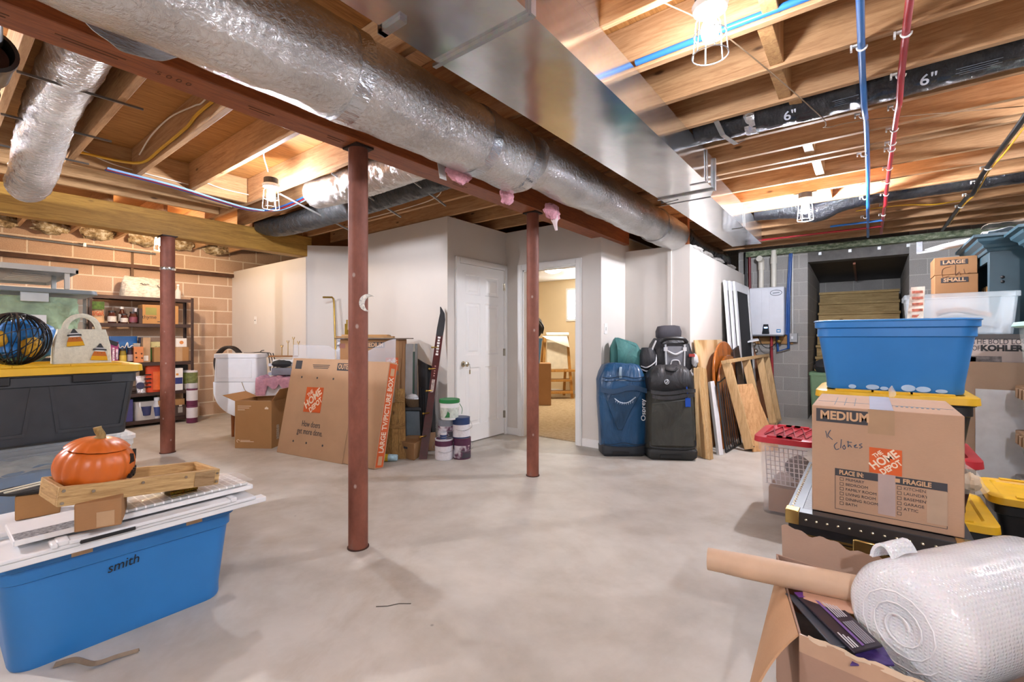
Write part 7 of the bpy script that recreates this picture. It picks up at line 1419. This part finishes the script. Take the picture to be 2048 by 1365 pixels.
# cabinets
M_CAB = plain('#3d5a66', .4, 0, .05); M_CABD = plain('#2c434d', .45, 0, .05)
def cabinet(label, x0, x1, y0, y1, z0, z1, hole):
    o = thing('crown_cabinet', label, 'cabinet', ((x0 + x1) / 2, (y0 + y1) / 2, z0), 0, 'teal cabinets on the right'); hx, hy, H_ = (x1 - x0) / 2, (y1 - y0) / 2, z1 - z0; t = .02
    MB().bx(-hx, hx, -hy, -hy + t, 0, H_).build('front_panel', M_CAB, o, .002); MB().bx(-hx, hx, hy - t, hy, 0, H_).build('back_panel', M_CAB, o); MB().bx(hx - t, hx, -hy + t, hy - t, 0, H_).build('side_panel', M_CAB, o); MB().bx(-hx + t, hx - t, -hy + t, hy - t, H_ - t, H_).build('top_panel', M_CABD, o); MB().bx(-hx + t, hx - t, -hy + t, hy - t, 0, t).build('bottom_panel', M_CABD, o)
    if hole:
        for q in ((-hy + t, -hy + t + .05, 0, H_), (hy - t - .05, hy - t, 0, H_), (-hy + t + .05, hy - t - .05, H_ - .09, H_), (-hy + t + .05, hy - t - .05, 0, .05)): MB().bx(-hx, -hx + t, *q).build('face_frame', M_CAB, o)
    else: MB().bx(-hx, -hx + t, -hy + t, hy - t, 0, H_).build('side_panel', M_CAB, o)
    prof = [(0, 0), (.012, 0), (.018, .02), (.035, .03), (.04, .05), (.07, .075), (.075, .095), (.10, .105), (.10, .125)]
    rings = []
    for e, z in prof: rings.append([Vector((-hx - e, -hy - e, H_ - .02 + z)), Vector((hx + e, -hy - e, H_ - .02 + z)), Vector((hx + e, hy + e, H_ - .02 + z)), Vector((-hx - e, hy + e, H_ - .02 + z))])
    m = MB(); m.loft(rings, 0, True, True, False); m.build('crown_moulding', M_CAB, o); return o
o = cabinet('teal cabinet with crown moulding, an open side and two dark knobs', .74, 1.40, 5.06, 5.80, KZ + .002, 1.885, True)
for z in (1.66, 1.625): MB().lathe([(.008, 0), (.012, .01), (.004, .016)], 12, 0, Matrix.Translation((-.26, -.37, z - KZ)) @ Matrix.Rotation(PI / 2, 4, 'X')).build('knob', M_BLK, o)
for i in range(6): MB().bar((-.28, -.25 + .09 * i, .05), (-.28, -.25 + .09 * i, .40), .025, .02).build('plate_rack_peg', wood('#c69b62', '#94693a', 2, 1, .6, key='peg', knots=False), o)
for z in (.2, .38): MB().bx(-.27, -.25, -.3, .3, z, z + .03).build('rack_rail', M_BLK, o)
# carton column carrying the first cabinet's rear and the lettered small cartons
for k, (z0, z1, s_, lb) in enumerate(((0, 1.23, '', 'tall brown carton under the small lettered cartons by the block wall'), (1.232, Yp(1870, 552, 5.42).z, 'SMALL', 'brown small-size carton below the large-size one, beside the teal cabinet'), (Yp(1870, 552, 5.42).z + .002, Yp(1870, 517, 5.42).z, 'LARGE', 'brown large-size carton with scribbled pen marks, topmost beside the teal cabinet'))):
    a = Yp(1868, 540, 5.42).x + .004 * (k == 1); b_ = a + .27; o = carton('moving_carton', lb, ((a + b_) / 2, 5.57, z0), 0, b_ - a, .30, z1 - z0, M_CARD3, tape=False)
    if s_:
        x = -.01; plate(o, 'dark_label', (x, -.1505, z1 - z0 - .045), rt, upv, .17, .042, M_INKD); text(o, s_, (x, -.1522, z1 - z0 - .045), rt, upv, .042, M_INKL, width=.14, bold=.0015)
    if k == 2:
        for pts in ([(-.0, .13), (-.05, .11), (-.05, .04), (-.01, .05)], [(.03, .14), (.03, .05), (.05, .08), (.06, .05)], [(.08, .1), (.09, .06), (.12, .07)]): MB().tube(cr([(q[0] - .03, -.1508, q[1] - .06) for q in pts], 5), .0016, 4).build('handwriting', plain('#6b4a3b', .7), o)
o = cabinet('second teal cabinet whose crown just shows at the right edge', .90, 1.50, 4.63, 4.85, KZ + .002, 1.86, False)
# things on the cabinets
z0 = 1.885 + .107; 
for i, (a, b_) in enumerate((((1834, 508), (1952, 482)), ((1850, 500), (1955, 478)))):
    p, q = Zp(a[0], a[1], z0 + .022), Zp(b_[0], b_[1], z0 + .022); d = (q - p)
    o = thing('white_spindle', 'white pointed baluster spindle lying over the teal cabinet edge, %s' % ('front one', 'rear one')[i], 'spindle', p, 0, 'white spindles on the teal cabinet'); m = MB(); L_ = d.length; m.tube([d * t for t in (0, .12, .35, .6, .62, .66, .8, 1.35)], [.003, .010, .018, .02, .022, .022, .02, .02], 10); m.build('turned_post', WH, o)
def crumple(u, v): return wob((.74 + .66 * u, 5.10 + .6 * v, z0 + .03 + .02 * math.sin(u * 9 + v * 4)), .03, 9, 3)
tag(MB().sheet(crumple, 26, 16, 0, .006).build('foam_sheet', plain('#d9dadb', .6, 0, .08, 20)), 'crumpled white packing sheets spread on top of the teal cabinet', 'packing sheet')
tag(MB().sheet(lambda u, v: wob((.70 + .26 * u, 5.0 + .2 * v, z0 + .07 + .03 * u), .03, 12, 8), 12, 8, 0, .004).build('brown_paper', plain('#8d8172', .7, 0, .2, 20)), 'crumpled grey-brown wrapping paper at the front corner of the teal cabinet top', 'paper')
tag(MB().bx(1.0, 1.52, 4.60, 4.90, 1.968, 2.018).build('white_box', WH, None, .004), 'flat white box on the second teal cabinet at the right edge', 'box')
o = thing('green_tote', 'grey-green tote standing at the foot of the stairs behind the blue tote', 'storage tote', (-.45, 7.72, 0)); MB().rtub([(.16, .15, 0, .03), (.19, .17, .68, .03), (.2, .18, .68, .03), (.2, .18, .72, .03)], 0, .03, 4).build('tub', plain('#6f8f6d', .6, 0, .08), o); blob((0, 0, .80), (.15, .12, .11), 4, .3).build('dark_bag', plain('#2a2a2c', .7), o)
# ============================================================ bottom right open box
BZ = .44; c0 = Vector((-.14, 1.385, 0)); yw = 0.0; SHM = Matrix(((math.cos(R(-9)), math.cos(R(104)), 0, 0), (math.sin(R(-9)), math.sin(R(104)), 0, 0), (0, 0, 1, 0), (0, 0, 0, 1))); o = thing('open_carton', 'open brown cardboard box in the bottom right corner holding bubble wrap', 'cardboard box', c0, yw); BL, BD = .74, .48; t_ = .006; M_C6 = card('#a98a78')
for q in ((0, BL, 0, t_), (0, BL, BD - t_, BD), (0, t_, t_, BD - t_), (BL - t_, BL, t_, BD - t_)): MB().bx(q[0], q[1], q[2], q[3], 0, BZ).build('box_wall', M_C6, o, .002)
MB().bx(t_, BL - t_, t_, BD - t_, 0, t_).build('box_floor', M_C6, o)
M_FLAP = card('#c29a76')
FI = (Matrix.Translation(c0) @ SHM).inverted()
FH0, FH1 = Vector((-.002, .004, BZ - .003)), Vector((-.002, .30, BZ - .003)); FO0, FO1 = FI @ Vector((-.255, 1.285, .235)), FI @ Vector((-.25, 1.735, .365))
def flap(u, v): return FH0.lerp(FH1, u).lerp(FO0.lerp(FO1, u), v) + Vector((0, 0, .03 * math.sin(v * PI)))
MB().sheet(flap, 10, 12, 0, .005).build('side_flap', M_FLAP, o, sharp=60)
def bflap(u, v): return (.02 + .42 * u, BD - .004 + .03 * v, BZ + .095 * v * (1 - .45 * u ** 1.5) + (.006 * math.sin(u * 23) + .004 * math.sin(u * 51)) * v)
MB().sheet(bflap, 40, 6, 0, .005).build('back_flap', card('#a58a78'), o, sharp=60)
MB().bx(.0, BL, -.0012, -.0002, BZ - .045, BZ).build('packing_tape', plain('#bb9a80', .3, 0, .06), o); m = MB(); m.sheet(lambda u, v: wob((.02 + .5 * u, -.002 - .004 * math.sin(u * 40), BZ - .006 + .012 * v), .004, 60, 2), 40, 2, 0, .002); m.build('torn_edge', plain('#d7c0a6', .7), o)
m = MB(); m.prism([(0, 0), (.022, -.002), (.018, .075), (.028, .10), (.014, .095), (.004, .105), (.006, .07)], 0, .003, 0, Matrix.Translation((.355, -.004, BZ - .06)) @ Matrix.Rotation(PI / 2, 4, 'X')); m.build('torn_tab', M_FLAP, o)
MB().bx(.02, .72, .02, .46, .007, .27).build('packing_fill', plain('#3a3430', .9, 0, .3, 12), o)
for ch in o.children: ch.data.transform(SHM)
# paper tube
p0, p1 = Dp(1416, 1118, 1.5), Dp(1740, 1184, 1.29); d = (p1 - p0); o = thing('paper_roll', 'long roll of brown kraft paper lying across the open box', 'paper roll', p0); M_KR = plain('#c7a98d', .6, 0, .05, 12)
m = MB(); m.tube([d * t for t in (0, .05, .5, 1.0, 1.08)], .034, 32); m.build('roll', M_KR, o); 
for k, (t, r_) in enumerate(((.12, .035), (.17, .0357), (.225, .0365))): m = MB(); m.tube([d * t, d * 1.08], r_, 32); m.build('paper_layer', M_KR, o)
m = MB(); m.tube([d * -.001, d * .002], .024, 24); m.build('core', plain('#7b5d45', .8), o)
dn = d.normalized(); sd = dn.cross(Vector((0, 0, 1))).normalized()
MB().sheet(lambda u, v: d * (.62 + .36 * u) + sd * (.02 + .05 * v) - Vector((0, 0, .034 + .006 * v)), 8, 4, 0, .003).build('loose_end', plain('#c99f86', .6, 0, .08), o)
# bubble wrap
def bub(n_):
    t = NT(n_); v = t.n('ShaderNodeTexVoronoi'); v.inputs['Scale'].default_value = 125; v.inputs['Randomness'].default_value = .2; t.l(t.mapping(), v.inputs['Vector']); r = t.ramp(v.outputs['Distance'], [(.0, (1, 1, 1, 1)), (.55, (0, 0, 0, 1))]); t.col(t.ramp(t.noise(t.mapping(), 6, 3), [(.3, hexc('#d9dde3')), (.7, hexc('#eceef0'))])); t.set(Roughness=.22); t.b.inputs['Coat Weight'].default_value = .4; t.b.inputs['Subsurface Weight'].default_value = .15; t.bump(r, .45, .004); return t
M_BUB = mk('bubble_film', bub); ax = (RT * .95 + FW * .30 + Vector((0, 0, .0))).normalized(); bc = Dp(1812, 1252, 1.14); o = thing('bubble_wrap_roll', 'fat roll of bubble wrap lying in the open box at the bottom right', 'bubble wrap', bc); RR = .147
sidev = ax.cross(Vector((0, 0, 1))).normalized(); upb = sidev.cross(ax)
def ringb(x, r, bulge=0, N=64): return [ax * (x + bulge) + (sidev * math.cos(2 * PI * j / N) + upb * math.sin(2 * PI * j / N)) * r * (1 + .02 * mnoise.noise(Vector((math.cos(2 * PI * j / N) * 2, math.sin(2 * PI * j / N) * 2, x * 6)))) for j in range(N)]
m = MB(); m.loft([ringb(x, r) for x, r in ((-.012, .02), (-.02, .06), (-.022, .09), (-.014, .122), (0, .137), (.02, RR), (.2, RR * 1.01), (.40, RR), (.50, RR), (.52, RR * .93), (.522, .05))], 0, True, True); m.build('roll', M_BUB, o, sharp=80)
m = MB(); rings = []
for i in range(60): a = i / 60 * 2 * PI * 4; r_ = .02 + .11 * i / 60; rings.append(ax * (-.0235 + (.002 if r_ < .1 else .009)) + (sidev * math.cos(a) + upb * math.sin(a)) * r_)
m.tube(rings, .0022, 5); m.build('spiral_edge', plain('#eef0f2', .25), o)
m = MB(); m.sheet(lambda u, v: wob(ax * (.03 + .08 * u) + sidev * (-.10 + .05 * v) + upb * (RR * .80 + .035 * math.sin(v * PI) + .02 * v), .01, 14, 3), 14, 8, 0, .008); m.build('loose_end', M_BUB, o, sharp=70)
# packets
def packet(label, quad, th, mat): return tag(slabq(quad, th).build('foil_packet', mat, None, .002), label, 'packet', 'black and purple packets in the open box')
PKM = plain('#2b2130', .3, 0, .15, 20); PKG = plain('#4b4f58', .3, 0, .15)
q1 = [Zp(1708, 1306, .445), Zp(1766, 1291, .45), Zp(1652, 1185, .45), Zp(1588, 1186, .45)]
o = packet('black and purple printed packet lying uppermost in the open box, before the bubble wrap', q1, .006, PKM)
n_ = (q1[1] - q1[0]).cross(q1[3] - q1[0]).normalized() * .0012
def onq(u, v): return q1[0].lerp(q1[1], u).lerp(q1[3].lerp(q1[2], u), v) + n_
def strip(u0, u1, v0, v1, mat, nm): slabq([onq(u0, v0), onq(u1, v0), onq(u1, v1), onq(u0, v1)], .0008).build(nm, mat, o)
strip(.40, .48, .05, .88, plain('#7a5aa0', .4), 'purple_stripe'); strip(0, .3, .9, 1.0, plain('#6f3f96', .4), 'purple_band')
for k in range(5): strip(.54 + .07 * k, .575 + .07 * k, .50, .9, plain('#c9c6cf', .5), 'printed_lines'); strip(.54 + .07 * k, .59 + .07 * k, .06, .42, plain('#8f8b95', .5), 'printed_lines')
for k in range(3): strip(.08 + .08 * k, .12 + .08 * k, .05, .28 - .04 * k, plain('#dcdae0', .5), 'printed_lines')
q2 = [Zp(1664, 1292, .43), Zp(1700, 1296, .435), Zp(1622, 1200, .44), Zp(1570, 1186, .44)]; packet('black and grey packet showing its edge at the left of the printed one', q2, .006, PKG)
q3 = [Zp(1700, 1330, .425), Zp(1790, 1330, .43), Zp(1765, 1290, .435), Zp(1715, 1300, .435)]; packet('shiny purple packet end poking out below the printed one', q3, .006, plain('#4a3a78', .2, 0, .3, 30))
q4 = [Zp(1745, 1290, .42), Zp(1790, 1280, .42), Zp(1715, 1190, .43), Zp(1668, 1195, .43)]; tag(slabq(q4, .004).build('folded_paper', plain('#d2bd86', .8, 0, .2, 25), None, .002), 'folded cream printed paper beside the bubble wrap in the open box', 'paper')
o = thing('white_jug', 'white capped brown jug standing at the right edge beyond the bubble wrap', 'jug', (.62, 1.98, 0)); MB().lathe([(.07, 0), (.075, .01), (.075, .38), (.05, .44)], 24).build('jug_body', plain('#5d2b22', .35, 0, .1), o); MB().lathe([(.078, .44), (.08, .45), (.08, .50), (.07, .51), (.01, .512)], 24).build('cap', plain('#dcdfe0', .4), o)
# ============================================================ lamps, camera, world
M_CAGE = plain('#cfd3d3', .4, .6, .05); M_BOXB = plain('#3d3a37', .6, .2)
def cage_lamp(loc, label, strength, hx='#f1f3ff', mat=None):
    p = thing('caged_lamp', label, 'lamp', loc)
    MB().lathe([(.05, -.001), (.055, -.006), (.055, -.045), (.05, -.05)], 20).build('junction_box', M_BOXB, p)
    MB().lathe([(.062, -.051), (.066, -.058), (.06, -.078), (.03, -.085)], 24).build('lamp_holder', plain('#eeeae2', .35), p)
    MB().lathe([(.012, -.086), (.016, -.105), (.03, -.135), (.034, -.155), (.028, -.18), (.004, -.193)], 20).build('bulb', emit('bulb_glow_%s_%d' % (hx, strength), hx, strength), p)
    c = MB()
    for k in range(6):
        a = 2 * PI * k / 6; u = Vector((math.cos(a), math.sin(a), 0))
        c.tube([u * .035 + Vector((0, 0, -.08)), u * .052 + Vector((0, 0, -.105)), u * .064 + Vector((0, 0, -.25))], .0022, 5)
    for r_, z in ((.065, -.25), (.058, -.17)): c.tube([(r_ * math.cos(R(q)), r_ * math.sin(R(q)), z) for q in range(0, 360, 15)], .0024, 5, closed=True)
    c.build('wire_cage', M_CAGE, p); return p
LAMP = 480
cage_lamp((-3.93, 1.80, ZJ), 'caged bulb left of the red-brown beam, beside the silver flexible ducts', LAMP)
cage_lamp((-.478, 1.855, ZJ), 'caged bulb nearest the viewer, above the big rectangular duct at the top', 240)
cage_lamp((-.455, 4.98, ZJ), 'caged bulb far down the right side, before the grey block wall', 1300)
cage_lamp((-6.78, 1.80, ZJ - .02), 'caged bulb behind the yellow beam, lighting the tan block wall and shelves', 480, '#ffe3c2')
cage_lamp((-1.3, -1.3, ZJ), 'added fill bulb in a cage, unseen behind the viewer over the open floor', 1700)  # added fill lamp behind the camera, raises the overall brightness
cage_lamp((-4.4, -1.2, ZJ), 'added fill bulb in a cage, unseen behind the viewer on the left', 1700)  # unseen lamp added as fill from behind on the left
cage_lamp((.9, -1.2, ZJ), 'added fill bulb in a cage, unseen behind the viewer on the right', 1300)  # unseen lamp added as fill from behind on the right
cage_lamp((1.5, 3.62, ZJ), 'added fill bulb in a cage, unseen high at the right wall beyond the picture edge', 650)  # lamp added out of view to brighten the stairs and right stacks
# room light
p = thing('ceiling_light', 'round white dome light on the ceiling of the carpeted room', 'lamp', Zp(1106, 537, 2.44))
MB().lathe([(.17, 0), (.17, -.02), (.155, -.03)], 32).build('rim', M_WHITE, p); MB().lathe([(.154, -.031), (.13, -.06), (.06, -.085), (.005, -.09)], 32).build('diffuser', emit('dome_glow', '#fff0d8', 70), p)
w = bpy.data.worlds.new('world'); SC.world = w; w.use_nodes = True; w.node_tree.nodes['Background'].inputs[0].default_value = (.8, .85, .9, 1); w.node_tree.nodes['Background'].inputs[1].default_value = .25
cam = bpy.data.cameras.new('camera'); cam.sensor_width = 36; cam.lens = F_PX / 2048 * 36; cam.shift_y = -(682.5 - HY) / 2048; cam.clip_start = .05
co = bpy.data.objects.new('camera', cam); COL.objects.link(co); co.location = (0, 0, CAM_H); co.rotation_euler = (PI / 2, 0, TH); SC.camera = co
SC.view_settings.view_transform = 'Standard'; SC.view_settings.look = 'None'; SC.view_settings.gamma = 1; SC.view_settings.exposure = 1.55; SC.view_settings.use_curve_mapping = False
